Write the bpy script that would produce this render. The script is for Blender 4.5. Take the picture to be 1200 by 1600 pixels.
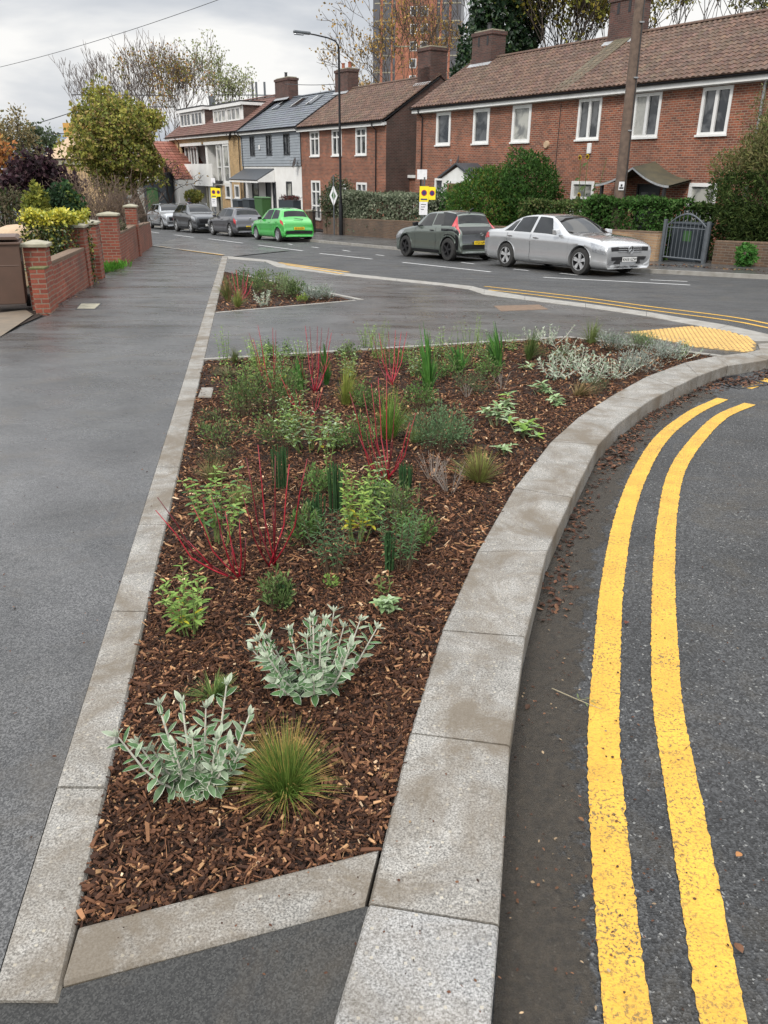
import bpy, math, random
import numpy as np
from mathutils import Vector, Matrix
from mathutils.geometry import tessellate_polygon
R=math.radians; PI=math.pi
for o in list(bpy.data.objects): bpy.data.objects.remove(o)
scene=bpy.context.scene; COL=scene.collection
# ------------------------------------------------------------------ camera
F=1220.; YH=270.; ROLL=R(0.55); G=0.034; H=1.65
PIT=math.atan((800-YH)/F)
fw=Vector((0,math.cos(PIT),-math.sin(PIT))); up0=Vector((0,math.sin(PIT),math.cos(PIT))); rt0=Vector((1,0,0))
cr=rt0*math.cos(ROLL)+up0*math.sin(ROLL); cu=up0*math.cos(ROLL)-rt0*math.sin(ROLL)
cam=bpy.data.cameras.new('camera'); camo=bpy.data.objects.new('camera',cam); COL.objects.link(camo)
cam.sensor_fit='VERTICAL'; cam.sensor_height=36; cam.lens=36*F/1600.; cam.clip_end=2500; cam.clip_start=0.05
camo.matrix_world=Matrix(((cr.x,cu.x,-fw.x,0),(cr.y,cu.y,-fw.y,0),(cr.z,cu.z,-fw.z,H),(0,0,0,1)))
scene.camera=camo
scene.render.resolution_x=768; scene.render.resolution_y=1024
vs=scene.view_settings; vs.view_transform='Standard'; vs.look='None'; vs.gamma=1; vs.exposure=0.12; vs.use_curve_mapping=False
# ------------------------------------------------------------------ sky and sun (bright overcast)
SUN_EL=R(42); SUN_ROT=R(205)
w=bpy.data.worlds.new('World'); scene.world=w; w.use_nodes=True
nt=w.node_tree; nt.nodes.clear(); N_=nt.nodes.new; Lk=nt.links.new
out=N_('ShaderNodeOutputWorld'); bg=N_('ShaderNodeBackground'); bg.inputs[1].default_value=0.10
sky=N_('ShaderNodeTexSky'); sky.sky_type='NISHITA'; sky.sun_disc=False; sky.sun_elevation=SUN_EL; sky.sun_rotation=SUN_ROT
sky.air_density=1.2; sky.dust_density=2.0
tc=N_('ShaderNodeTexCoord'); sep=N_('ShaderNodeSeparateXYZ'); Lk(tc.outputs['Generated'],sep.inputs[0])
mp=N_('ShaderNodeMapping'); mp.inputs['Scale'].default_value=(1.3,1.3,4.6); mp.inputs['Location'].default_value=(0.35,0.1,0.2); Lk(tc.outputs['Generated'],mp.inputs[0])
n1=N_('ShaderNodeTexNoise'); n1.inputs['Scale'].default_value=2.1; n1.inputs['Detail'].default_value=6; n1.inputs['Roughness'].default_value=.5; n1.inputs['Distortion'].default_value=.25; Lk(mp.outputs[0],n1.inputs[0])
cr1=N_('ShaderNodeValToRGB'); e=cr1.color_ramp.elements
e[0].position=.36; e[0].color=(4.9,5.25,5.8,1); e[1].position=.58; e[1].color=(9.3,9.2,9.0,1)
em=cr1.color_ramp.elements.new(.48); em.color=(6.9,7.05,7.3,1)
Lk(n1.outputs[0],cr1.inputs[0])
# the cloud layer is thicker and brighter overhead than at the horizon
mr=N_('ShaderNodeMapRange'); mr.inputs[1].default_value=.25; mr.inputs[2].default_value=.95; mr.inputs[3].default_value=1; mr.inputs[4].default_value=3.1; Lk(sep.outputs[2],mr.inputs[0])
vm=N_('ShaderNodeVectorMath'); vm.operation='SCALE'; Lk(cr1.outputs[0],vm.inputs[0]); Lk(mr.outputs[0],vm.inputs[3])
mx=N_('ShaderNodeMix'); mx.data_type='RGBA'; mx.inputs[0].default_value=.96; Lk(sky.outputs[0],mx.inputs[6]); Lk(vm.outputs[0],mx.inputs[7])
Lk(mx.outputs[2],bg.inputs[0]); Lk(bg.outputs[0],out.inputs[0])
sl=bpy.data.lights.new('sun','SUN'); sl.energy=1.9; sl.angle=R(10); sl.color=(1,.95,.88)
so=bpy.data.objects.new('sun',sl); COL.objects.link(so)
sd=Vector((math.sin(SUN_ROT)*math.cos(SUN_EL),math.cos(SUN_ROT)*math.cos(SUN_EL),math.sin(SUN_EL)))
so.rotation_euler=sd.to_track_quat('Z','Y').to_euler(); so.location=sd*60
# ------------------------------------------------------------------ measuring helpers
rng=random.Random(11)
def ray(px,py): return fw*F+cr*(px-600)-cu*(py-800)
def at(px,py,dz=0.0):
    d=ray(px,py); k=(dz-H)/(d.z+G*d.y); return Vector((0,0,H))+d*k
def far(px,py,y):
    d=ray(px,py); return Vector((0,0,H))+d*(y/d.y)
def pxm(p): # metres covered by one photograph pixel at p
    return (Vector(p)-Vector((0,0,H))).dot(fw)/F
def gz(y):
    return -G*y if y<70 else -G*70-G*30*(1-math.exp(-(y-70)/30.))
AZ=R(32); LV=Vector((-math.sin(AZ),math.cos(AZ),0)); NV=Vector((math.cos(AZ),math.sin(AZ),0))
SROT=math.atan2(-LV.y,-LV.x)
def ST(s,t,z=0): v=LV*s+NV*t; return Vector((v.x,v.y,z))
def STg(s,t,dz=0): v=LV*s+NV*t; return Vector((v.x,v.y,gz(v.y)+dz))
# ------------------------------------------------------------------ materials
def new_mat(name):
    m=bpy.data.materials.new(name); m.use_nodes=True; n=m.node_tree; b=n.nodes['Principled BSDF']; return m,n,b
def NN(n,t,**k):
    x=n.nodes.new(t)
    for a,v in k.items(): setattr(x,a,v)
    return x
def noise(n,vec,scale,detail=4,rough=.55,dist=0):
    x=NN(n,'ShaderNodeTexNoise'); x.inputs['Scale'].default_value=scale; x.inputs['Detail'].default_value=detail
    x.inputs['Roughness'].default_value=rough; x.inputs['Distortion'].default_value=dist; n.links.new(vec,x.inputs[0]); return x.outputs[0]
def ramp(n,fac,stops):
    r=NN(n,'ShaderNodeValToRGB'); els=r.color_ramp.elements
    while len(els)<len(stops): els.new(.5)
    for el,(p,c) in zip(els,stops):
        el.position=p; el.color=(c,c,c,1) if isinstance(c,(int,float)) else (c[0],c[1],c[2],1)
    n.links.new(fac,r.inputs[0]); return r.outputs[0]
def mixc(n,fac,a,b,mode='MIX'):
    m=NN(n,'ShaderNodeMix',data_type='RGBA',blend_type=mode)
    for i,v in ((0,fac),(6,a),(7,b)):
        if isinstance(v,(int,float)): m.inputs[i].default_value=v
        elif isinstance(v,tuple): m.inputs[i].default_value=(v[0],v[1],v[2],1)
        else: n.links.new(v,m.inputs[i])
    return m.outputs[2]
def bump(n,b,h,strength=.4,dist=.01,prev=None):
    x=NN(n,'ShaderNodeBump'); x.inputs['Strength'].default_value=strength; x.inputs['Distance'].default_value=dist
    n.links.new(h,x.inputs['Height'])
    if prev: n.links.new(prev,x.inputs['Normal'])
    n.links.new(x.outputs[0],b.inputs['Normal']); return x.outputs[0]
def objc(n): return NN(n,'ShaderNodeTexCoord').outputs['Object']
def simple(name,c,rough=.6,metal=0,c2=None,scale=8,bs=0,bscale=40,spec=.5,coat=0,bd=.01):
    m,n,b=new_mat(name); b.inputs['Roughness'].default_value=rough; b.inputs['Metallic'].default_value=metal
    b.inputs['Specular IOR Level'].default_value=spec; b.inputs['Coat Weight'].default_value=coat; b.inputs['Coat Roughness'].default_value=.05
    v=objc(n)
    c2=c2 or tuple(x*.78 for x in c)
    f=ramp(n,noise(n,v,scale,5),[(.3,0.),(.7,1.)])
    n.links.new(mixc(n,f,c,c2),b.inputs[0])
    if bs: bump(n,b,noise(n,v,bscale,4),bs,bd)
    return m
def paint(name,c,metal=.3,rough=.28):
    m,n,b=new_mat(name); b.inputs['Metallic'].default_value=metal; b.inputs['Roughness'].default_value=rough+.05
    b.inputs['Coat Weight'].default_value=1.0; b.inputs['Coat Roughness'].default_value=.02; b.inputs['Coat IOR'].default_value=1.6
    v=objc(n); f=noise(n,v,600,1); g=noise(n,v,3,3)
    c1=mixc(n,f,tuple(x*.9 for x in c),tuple(min(1,x*1.1) for x in c))
    n.links.new(mixc(n,ramp(n,g,[(.5,0.),(.9,.12)]),c1,(.12,.11,.10)),b.inputs[0])
    return m
def foliage(name,rough=.6,trans=.3,spec=.2):
    m,n,b=new_mat(name); a=NN(n,'ShaderNodeAttribute',attribute_name='Col'); v=objc(n)
    f=ramp(n,noise(n,v,14,3),[(.3,.72),(.7,1.22)])
    c=mixc(n,1.0,a.outputs['Color'],f,'MULTIPLY'); n.links.new(c,b.inputs[0])
    b.inputs['Roughness'].default_value=rough; b.inputs['Specular IOR Level'].default_value=spec
    t=NN(n,'ShaderNodeBsdfTranslucent'); n.links.new(c,t.inputs[0]); mxs=NN(n,'ShaderNodeMixShader'); mxs.inputs[0].default_value=trans
    n.links.new(b.outputs[0],mxs.inputs[1]); n.links.new(t.outputs[0],mxs.inputs[2]); n.links.new(mxs.outputs[0],n.nodes['Material Output'].inputs[0])
    return m
def asphalt(name,c0,c1,speck,sscale,r0,r1,bs,stain=(.09,.08,.065),stain_amt=.0,bd=.004,pscale=.9,agg=.16):
    m,n,b=new_mat(name); v=objc(n)
    f=noise(n,v,pscale,6,.6,.4); base=mixc(n,ramp(n,f,[(.32,0.),(.68,1.)]),c0,c1)
    vo=NN(n,'ShaderNodeTexVoronoi'); vo.inputs['Scale'].default_value=sscale; n.links.new(v,vo.inputs[0])
    spc=ramp(n,vo.outputs['Color'],[(.25,.40),(.5,.85),(.8,1.7)])
    base=mixc(n,1.0,base,spc,'MULTIPLY')
    s2=ramp(n,noise(n,v,sscale*.45,2,.5),[(.66,0.),(.69,1.)])
    base=mixc(n,mult(n,s2,agg*5 if agg<.2 else 1),base,(speck,speck,speck*.95))
    if stain_amt:
        sf=ramp(n,noise(n,v,1.7,7,.7,.6),[(.52,0.),(.72,stain_amt)]); base=mixc(n,sf,base,stain)
    n.links.new(base,b.inputs[0])
    mpn=NN(n,'ShaderNodeMapping'); mpn.inputs['Scale'].default_value=(.55,1.6,1); n.links.new(v,mpn.inputs[0])
    rf=NN(n,'ShaderNodeMapRange'); rf.inputs[1].default_value=.3; rf.inputs[2].default_value=.7; rf.inputs[3].default_value=r0; rf.inputs[4].default_value=r1
    n.links.new(noise(n,mpn.outputs[0],1.5,6,.62,.5),rf.inputs[0]); n.links.new(rf.outputs[0],b.inputs['Roughness'])
    bump(n,b,vo.outputs['Distance'],bs,bd)
    return m
def mult(n,a,k):
    x=NN(n,'ShaderNodeMath',operation='MULTIPLY',use_clamp=True); n.links.new(a,x.inputs[0]); x.inputs[1].default_value=k; return x.outputs[0]
def granite(name,c0=(.30,.29,.27),c1=(.42,.41,.39),dirt=.5,dcol=(.17,.14,.10)):
    m,n,b=new_mat(name); v=objc(n)
    base=mixc(n,ramp(n,noise(n,v,5,4),[(.3,0.),(.7,1.)]),c0,c1)
    sp=noise(n,v,170,4,.75); base=mixc(n,1.0,base,ramp(n,sp,[(.36,.30),(.5,1.),(.64,1.7)]),'MULTIPLY')
    vo=NN(n,'ShaderNodeTexVoronoi'); vo.inputs['Scale'].default_value=75; n.links.new(v,vo.inputs[0])
    vsel=ramp(n,vo.outputs['Color'],[(.80,0.),(.84,1.)]); vd=ramp(n,vo.outputs['Distance'],[(.25,.8),(.34,0.)]); vo.distance='CHEBYCHEV'; vo.inputs['Randomness'].default_value=1
    base=mixc(n,mixm(n,vsel,vd),base,(.46,.42,.34))
    if dirt:
        base=mixc(n,ramp(n,noise(n,v,2.6,7,.68,.5),[(.42,0.),(.60,dirt)]),base,dcol)
    n.links.new(base,b.inputs[0]); b.inputs['Roughness'].default_value=.72
    bump(n,b,sp,.35,.003)
    return m
def mixm(n,a,c):
    x=NN(n,'ShaderNodeMath',operation='MULTIPLY',use_clamp=True); n.links.new(a,x.inputs[0]); n.links.new(c,x.inputs[1]); return x.outputs[0]
def brick(name,c1,c2,mortar,grime=.25,bw=.225,bh=.075,msize=.010,grimecol=(.07,.06,.05),white=0.0):
    m,n,b=new_mat(name); v=objc(n); s=NN(n,'ShaderNodeSeparateXYZ'); n.links.new(v,s.inputs[0])
    ad=NN(n,'ShaderNodeMath',operation='ADD'); n.links.new(s.outputs[0],ad.inputs[0]); n.links.new(s.outputs[1],ad.inputs[1])
    cb=NN(n,'ShaderNodeCombineXYZ'); n.links.new(ad.outputs[0],cb.inputs[0]); n.links.new(s.outputs[2],cb.inputs[1])
    bt=NN(n,'ShaderNodeTexBrick'); bt.offset=.5; n.links.new(cb.outputs[0],bt.inputs[0])
    bt.inputs['Scale'].default_value=1; bt.inputs['Brick Width'].default_value=bw; bt.inputs['Row Height'].default_value=bh
    bt.inputs['Mortar Size'].default_value=msize; bt.inputs['Mortar Smooth'].default_value=.15; bt.inputs['Bias'].default_value=-.1
    bt.inputs['Color1'].default_value=(*c1,1); bt.inputs['Color2'].default_value=(*c2,1); bt.inputs['Mortar'].default_value=(*mortar,1)
    var=ramp(n,noise(n,v,1.3,6,.65),[(.3,.72),(.7,1.25)])
    c=mixc(n,1.0,bt.outputs[0],var,'MULTIPLY')
    gf=ramp(n,noise(n,v,.55,6,.6,.3),[(.45,0.),(.75,grime)]); c=mixc(n,gf,c,grimecol)
    if white:
        wf=ramp(n,noise(n,v,3.5,6,.7),[(.6,0.),(.72,white)]); c=mixc(n,wf,c,(.55,.50,.45))
    c=mixc(n,1.0,c,ramp(n,noise(n,v,45,3),[(.3,.85),(.7,1.15)]),'MULTIPLY')
    n.links.new(c,b.inputs[0]); b.inputs['Roughness'].default_value=.85
    inv=NN(n,'ShaderNodeMath',operation='SUBTRACT'); inv.inputs[0].default_value=1; n.links.new(bt.outputs['Fac'],inv.inputs[1])
    bump(n,b,inv.outputs[0],.6,.008)
    return m
def glassy(name,c=(.02,.025,.03),rough=.06,curtain=None):
    m,n,b=new_mat(name); v=objc(n); b.inputs['Roughness'].default_value=rough; b.inputs['Specular IOR Level'].default_value=.75
    c2=curtain or tuple(x*2.2 for x in c)
    n.links.new(mixc(n,ramp(n,noise(n,v,1.7,3,.5,.6),[(.42,0.),(.58,1.)]),c,c2),b.inputs[0]); return m
def tiles(name,ca,cb,cc,moss=.3,rough=.8):
    m,n,b=new_mat(name); v=objc(n)
    a=NN(n,'ShaderNodeAttribute',attribute_name='Col')
    c=mixc(n,ramp(n,noise(n,v,9,3,.7),[(.3,0.),(.7,1.)]),ca,cb); c=mixc(n,ramp(n,noise(n,v,.8,6,.7,.4),[(.45,0.),(.75,moss)]),c,cc)
    c=mixc(n,1.0,c,a.outputs['Color'],'MULTIPLY')
    n.links.new(c,b.inputs[0]); b.inputs['Roughness'].default_value=rough; bump(n,b,noise(n,v,60,3),.3,.005); return m
M={}
M['road']=asphalt('road_asphalt',(.028,.029,.030),(.058,.059,.060),.26,130,.42,.75,.65,stain=(.10,.08,.05),stain_amt=.40,bd=.010)
M['path']=asphalt('path_asphalt',(.042,.0415,.041),(.108,.107,.106),.16,230,.16,.46,.2,stain=(.095,.08,.06),stain_amt=.5,bd=.002,pscale=.75)
M['path_dark']=asphalt('fresh_asphalt',(.022,.022,.021),(.036,.035,.032),.07,260,.5,.7,.2,stain=(.075,.058,.038),stain_amt=.5,bd=.002,pscale=1.4)
M['granite']=granite('granite_kerb',(.20,.19,.172),(.295,.282,.258),dirt=.85,dcol=(.135,.108,.076))
M['granite_clean']=granite('granite_kerb_clean',(.225,.222,.215),(.315,.31,.30),.45)
M['concrete']=simple('concrete_edging',(.33,.32,.295),.8,c2=(.22,.205,.18),scale=6,bs=.3,bscale=120)
M['white_line']=simple('white_road_paint',(.72,.72,.70),.6,c2=(.42,.42,.42),scale=30)
def yellow_mat():
    m,n,b=new_mat('yellow_road_paint'); v=objc(n)
    c=mixc(n,ramp(n,noise(n,v,6,5,.6),[(.3,0.),(.7,1.)]),(.72,.42,.045),(.55,.30,.035))
    wf=ramp(n,noise(n,v,95,5,.72),[(.51,0.),(.585,1.)]); wf2=ramp(n,noise(n,v,2.2,6,.75),[(.36,.25),(.62,1.)])
    c=mixc(n,mixm(n,wf,wf2),c,(.10,.075,.04)); n.links.new(c,b.inputs[0]); b.inputs['Roughness'].default_value=.6
    vo=NN(n,'ShaderNodeTexVoronoi'); vo.inputs['Scale'].default_value=140; n.links.new(v,vo.inputs[0]); bump(n,b,vo.outputs['Distance'],.5,.004); return m
M['yellow_line']=yellow_mat()
M['soil']=simple('mulch_base',(.035,.020,.012),.95,c2=(.016,.010,.007),scale=30,bs=.9,bscale=60,bd=.03)
M['tactile']=simple('buff_tactile',(.62,.40,.13),.8,c2=(.48,.30,.10),scale=5,bs=.3,bscale=100); M['tactile_base']=simple('shaded_buff_slab',(.21,.145,.06),.85,c2=(.14,.10,.05),scale=8)  # slab colour is darkened to paint in shade between the blisters
M['canopy']=simple('dark_felt_canopy',(.060,.058,.040),.8,c2=(.10,.085,.05),scale=3)
M['brick_left']=brick('red_brick_garden_wall',(.27,.068,.038),(.175,.042,.027),(.23,.165,.12),.4,white=.35)
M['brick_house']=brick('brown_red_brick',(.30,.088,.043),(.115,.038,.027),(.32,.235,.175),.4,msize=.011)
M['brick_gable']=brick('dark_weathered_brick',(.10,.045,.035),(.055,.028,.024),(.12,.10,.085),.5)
M['brick_chim']=brick('sooty_chimney_brick',(.12,.05,.038),(.06,.032,.028),(.11,.09,.08),.5)
M['brick_yellow']=brick('yellow_stock_brick',(.52,.34,.15),(.36,.22,.095),(.48,.40,.29),.2)
M['brick_front']=brick('low_front_wall_brick',(.13,.075,.045),(.075,.047,.033),(.16,.13,.10),.5)
M['brick_buff']=brick('buff_front_wall_brick',(.38,.24,.13),(.28,.17,.10),(.33,.27,.2),.3)
M['brick_tower']=brick('tower_brick',(.36,.14,.085),(.31,.12,.075),(.42,.18,.10),.15,bw=.9,bh=.3,msize=.02)
M['stone']=simple('coping_stone',(.38,.35,.27),.85,c2=(.25,.24,.17),scale=7,bs=.4,bscale=60)
M['coping']=simple('brick_on_edge_coping',(.20,.13,.085),.9,c2=(.12,.085,.06),scale=12,bs=.4,bscale=40)
M['moss']=simple('mossy_top',(.09,.11,.03),.95,c2=(.14,.12,.06),scale=20,bs=.6,bscale=80)
M['white']=simple('white_upvc',(.80,.80,.79),.45,c2=(.70,.70,.68),scale=3)
M['render']=simple('white_render',(.80,.80,.78),.85,c2=(.70,.69,.66),scale=1.5,bs=.2,bscale=80)
M['glass']=glassy('window_glass',(.022,.026,.03),curtain=(.10,.105,.11))
M['glass_net']=glassy('window_net_curtain',(.16,.165,.16),.12,curtain=(.42,.42,.38))
M['carglass']=glassy('car_glass',(.006,.008,.009),.02,curtain=(.014,.016,.018)); M['carglass'].node_tree.nodes['Principled BSDF'].inputs['Specular IOR Level'].default_value=.42
M['blind']=simple('slatted_blind',(.45,.45,.42),.6)
M['black']=simple('black_plastic',(.018,.018,.020),.45,c2=(.03,.03,.032))
M['black_gloss']=simple('black_gloss_metal',(.010,.010,.012),.3,c2=(.018,.018,.02),spec=.35)
M['rubber']=simple('tyre_rubber',(.020,.020,.020),.8,c2=(.035,.034,.032),scale=20)
M['grey_clad']=simple('grey_boarding',(.30,.33,.36),.6,c2=(.26,.29,.32),scale=2)
M['anth']=simple('anthracite_frame',(.03,.034,.04),.4)
M['slate']=tiles('slate_roof',(.095,.11,.13),(.14,.155,.175),(.08,.09,.10),.3,.42)
M['pantile']=tiles('brown_pantile_roof',(.165,.092,.062),(.070,.045,.037),(.125,.12,.085),.45)
M['redtile']=tiles('red_clay_pantile',(.27,.095,.062),(.19,.07,.05),(.17,.12,.08),.4)
M['browntile']=tiles('brown_plain_tile',(.17,.085,.065),(.12,.06,.05),(.10,.09,.06),.25)
M['lead']=simple('lead_flashing',(.42,.43,.44),.5,.2,c2=(.28,.29,.30))
M['pot']=simple('clay_chimney_pot',(.34,.12,.07),.8)
M['dish']=simple('satellite_dish_grey',(.30,.31,.32),.5)
M['leaf']=foliage('leaf_foliage'); M['leafw']=foliage('waxy_leaf',.38,.2,.5); M['felt']=foliage('felted_leaf',.9,.15,.1)
M['bark']=foliage('woody_stem',.85,0,.2)
M['redstem']=foliage('red_stem',.4,0,.5)
M['chips']=foliage('bark_chip',.85,0,.25)
M['timber']=simple('weathered_pole_timber',(.17,.12,.09),.9,c2=(.09,.065,.052),scale=6,bs=.5,bscale=30)
M['steel']=simple('galvanised_steel',(.35,.36,.37),.45,.6)
M['gatepaint']=simple('grey_gate_paint',(.13,.145,.16),.4,.2)
M['binbrown']=simple('brown_bin_plastic',(.125,.075,.055),.5,c2=(.10,.062,.046),scale=4)
M['bingreen']=simple('green_bin_plastic',(.05,.13,.04),.5)
M['bindark']=simple('dark_bin_plastic',(.035,.045,.055),.5)
M['tan']=simple('tan_plastic',(.52,.38,.25),.7,c2=(.44,.31,.2))
M['yellow_sign']=simple('yellow_sign_face',(.90,.74,.02),.45,c2=(.86,.70,.02))
M['white_sign']=simple('white_sign_face',(.82,.82,.84),.45)
M['navy']=simple('navy_ink',(.03,.03,.16),.5); M['signred']=simple('red_ink',(.50,.03,.04),.5); M['ink']=simple('black_ink',(.015,.015,.015),.5)
M['plate_y']=simple('yellow_number_plate',(.85,.60,.03),.4,c2=(.82,.57,.03)); M['plate_w']=simple('white_number_plate',(.82,.82,.80),.4)
M['silver']=paint('silver_car_paint',(.47,.48,.49),.5,.2); M['silver2']=paint('pale_silver_paint',(.42,.44,.46),.5,.3)
M['grey']=paint('grey_car_paint',(.085,.085,.095),.5,.3); M['grey2']=paint('dark_grey_paint',(.06,.065,.072),.5,.3)
M['green']=paint('bright_green_paint',(.05,.42,.065),.15,.22); M['sage']=paint('sage_green_paint',(.13,.155,.135),.5,.3); M['blackpaint']=simple('black_car_paint',(.008,.009,.010),.18,c2=(.012,.013,.014),spec=.35); M['slab']=simple('old_paving_slab',(.20,.155,.11),.85,c2=(.13,.11,.085),scale=4,bs=.3,bscale=60)
M['whitepaint']=paint('white_car_paint',(.7,.71,.72),.05,.3)
M['lampred']=simple('red_lamp_lens',(.50,.015,.02),.15,c2=(.35,.01,.015),coat=.8); M['lampclear']=simple('clear_lamp_lens',(.50,.52,.54),.12,.5,c2=(.22,.23,.25),scale=20,coat=.8)
M['alloy']=simple('alloy_wheel',(.60,.61,.62),.35,.35); M['alloyblack']=simple('black_alloy',(.03,.03,.032),.35,.3); M['chrome']=simple('chrome_trim',(.62,.63,.64),.15,.9)
M['skin']=simple('skin',(.42,.25,.18),.6); M['cloth']=simple('dark_navy_coat',(.015,.02,.04),.9); M['hair']=simple('dark_hair',(.02,.014,.01),.8); M['trouser']=simple('dark_trousers',(.03,.03,.035),.9)
M['fern']=M['leaf']

def silt_mat():
    m,n,b=new_mat('gutter_silt'); v=objc(n); a=NN(n,'ShaderNodeAttribute',attribute_name='Col'); sp=NN(n,'ShaderNodeSeparateColor'); n.links.new(a.outputs['Color'],sp.inputs[0])
    c=mixc(n,ramp(n,noise(n,v,40,5,.7),[(.35,0.),(.65,1.)]),(.030,.025,.019),(.062,.050,.036)); n.links.new(c,b.inputs[0]); b.inputs['Roughness'].default_value=.75; bump(n,b,noise(n,v,160,3),.5,.004)
    ad=NN(n,'ShaderNodeMath',operation='ADD'); n.links.new(sp.outputs[0],ad.inputs[0]); n.links.new(noise(n,v,6.5,8,.78,.4),ad.inputs[1])
    n.links.new(ramp(n,ad.outputs[0],[(.92,0.),(1.28,.72)]),b.inputs['Alpha']); return m
M['silt']=silt_mat()
# ------------------------------------------------------------------ mesh builder
def cc(c,j=0.0):
    if j: k=1+rng.uniform(-j,j); c=(c[0]*k,c[1]*k,c[2]*k)
    return c
class MB:
    def __init__(s): s.v=[]; s.f=[]; s.c=[]; s.usec=False
    def add(s,vs,fs,col=None):
        o=len(s.v); s.v.extend([tuple(p) for p in vs]); s.f.extend([tuple(i+o for i in f) for f in fs])
        if col is not None: s.usec=True
        s.c.extend([col if col is not None else (1,1,1)]*len(fs))
    def box(s,x0,x1,y0,y1,z0,z1,col=None):
        s.add([(x0,y0,z0),(x1,y0,z0),(x1,y1,z0),(x0,y1,z0),(x0,y0,z1),(x1,y0,z1),(x1,y1,z1),(x0,y1,z1)],
              [(0,3,2,1),(4,5,6,7),(0,1,5,4),(1,2,6,5),(2,3,7,6),(3,0,4,7)],col)
    def quad(s,a,b,c,d,col=None): s.add([a,b,c,d],[(0,1,2,3)],col)
    def slab(s,a,b,c,d,th,col=None):
        a,b,c,d=map(Vector,(a,b,c,d)); n=(b-a).cross(c-a).normalized()*th
        vs=[a,b,c,d,a-n,b-n,c-n,d-n]; s.add(vs,[(0,1,2,3),(7,6,5,4),(0,4,5,1),(1,5,6,2),(2,6,7,3),(3,7,4,0)],col)
    def poly(s,pts,h0,h1=None,col=None):
        # pts xyz list of a flat polygon; extruded down by h0 when given
        k=len(pts); tris=tessellate_polygon([[Vector(p) for p in pts]])
        a=Vector((0,0,0))
        for i in range(k): a+=Vector(pts[i]).cross(Vector(pts[(i+1)%k]))
        flip=a.z<0
        vs=list(pts)+[(p[0],p[1],p[2]-h0) for p in pts] if h0 else list(pts)
        fs=[]
        for t in tris:
            p=[Vector(pts[i]) for i in t]; nz=(p[1]-p[0]).cross(p[2]-p[0]).z
            fs.append(t if nz>0 else t[::-1])
        if h0:
            for i in range(k):
                j=(i+1)%k; q=(i,i+k,j+k,j); fs.append(q if not flip else q[::-1])
        s.add(vs,fs,col)
    def tube(s,pts,rads,n=6,col=None,cap=True):
        pts=[Vector(p) for p in pts]; o=[]; prev=None
        if isinstance(rads,(int,float)): rads=[rads]*len(pts)
        for i,p in enumerate(pts):
            d=(pts[min(i+1,len(pts)-1)]-pts[max(i-1,0)]);
            d=d.normalized() if d.length>1e-9 else Vector((0,0,1))
            a=prev if prev is not None else (Vector((1,0,0)) if abs(d.x)<.8 else Vector((0,1,0)))
            a=(a-d*a.dot(d)); a=a.normalized() if a.length>1e-6 else d.orthogonal().normalized(); prev=a; b=d.cross(a)
            o.append([p+(a*math.cos(2*PI*k/n)+b*math.sin(2*PI*k/n))*rads[i] for k in range(n)])
        vs=[q for r in o for q in r]; fs=[]
        for i in range(len(pts)-1):
            for k in range(n): fs.append((i*n+k,i*n+(k+1)%n,(i+1)*n+(k+1)%n,(i+1)*n+k))
        if cap: fs.append(tuple(range(n))[::-1]); fs.append(tuple((len(pts)-1)*n+k for k in range(n)))
        s.add(vs,fs,col)
    def lathe(s,prof,n=24,axis='z',c=(0,0,0),col=None,a0=0,a1=2*PI):
        full=abs(a1-a0-2*PI)<1e-6; m=n if full else n+1; vs=[]
        for (r,h) in prof:
            for k in range(m):
                t=a0+(a1-a0)*k/n; x,y=r*math.cos(t),r*math.sin(t)
                p=(x,y,h) if axis=='z' else ((x,h,y) if axis=='y' else (h,x,y))
                vs.append((p[0]+c[0],p[1]+c[1],p[2]+c[2]))
        fs=[]
        for i in range(len(prof)-1):
            for k in range(n):
                q=(i*m+k,i*m+(k+1)%m,(i+1)*m+(k+1)%m,(i+1)*m+k); fs.append(q)
        s.add(vs,fs,col)
    def build(s,name,mat,parent=None,smooth=False,bevel=0,loc=None,rot=None,angle=None):
        me=bpy.data.meshes.new(name); me.from_pydata([tuple(v) for v in s.v],[],s.f); me.materials.append(M[mat] if isinstance(mat,str) else mat)
        if s.usec:
            at_=me.color_attributes.new('Col','FLOAT_COLOR','CORNER'); L_=[len(f) for f in s.f]
            arr=np.ones((sum(L_),4),dtype=np.float32); arr[:,:3]=np.repeat(np.array(s.c,dtype=np.float32),L_,axis=0)
            at_.data.foreach_set('color',arr.ravel())
        if smooth: me.polygons.foreach_set('use_smooth',[True]*len(me.polygons))
        me.update(); o=bpy.data.objects.new(name,me); COL.objects.link(o)
        if parent: o.parent=parent
        if loc is not None: o.location=loc
        if rot is not None: o.rotation_euler=rot
        if smooth and angle:
            try: me.set_sharp_from_angle(angle=R(angle))
            except Exception: pass
        if bevel:
            b=o.modifiers.new('bevel','BEVEL'); b.width=bevel; b.segments=2; b.limit_method='ANGLE'
        return o
def tag(o,label,cat,group=None):
    o['label']=label; o['category']=cat
    if group: o['group']=group
    return o
def thing(name,label,cat,loc=(0,0,0),rz=0,group=None,matrix=None):
    o=bpy.data.objects.new(name,None); COL.objects.link(o); o.empty_display_size=.2
    if matrix is not None: o.matrix_world=matrix
    else: o.location=loc; o.rotation_euler=(0,0,rz)
    return tag(o,label,cat,group)
def struct(o,kind='structure',label=None):
    o['kind']=kind
    if label: o['label']=label
    return o
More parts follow.
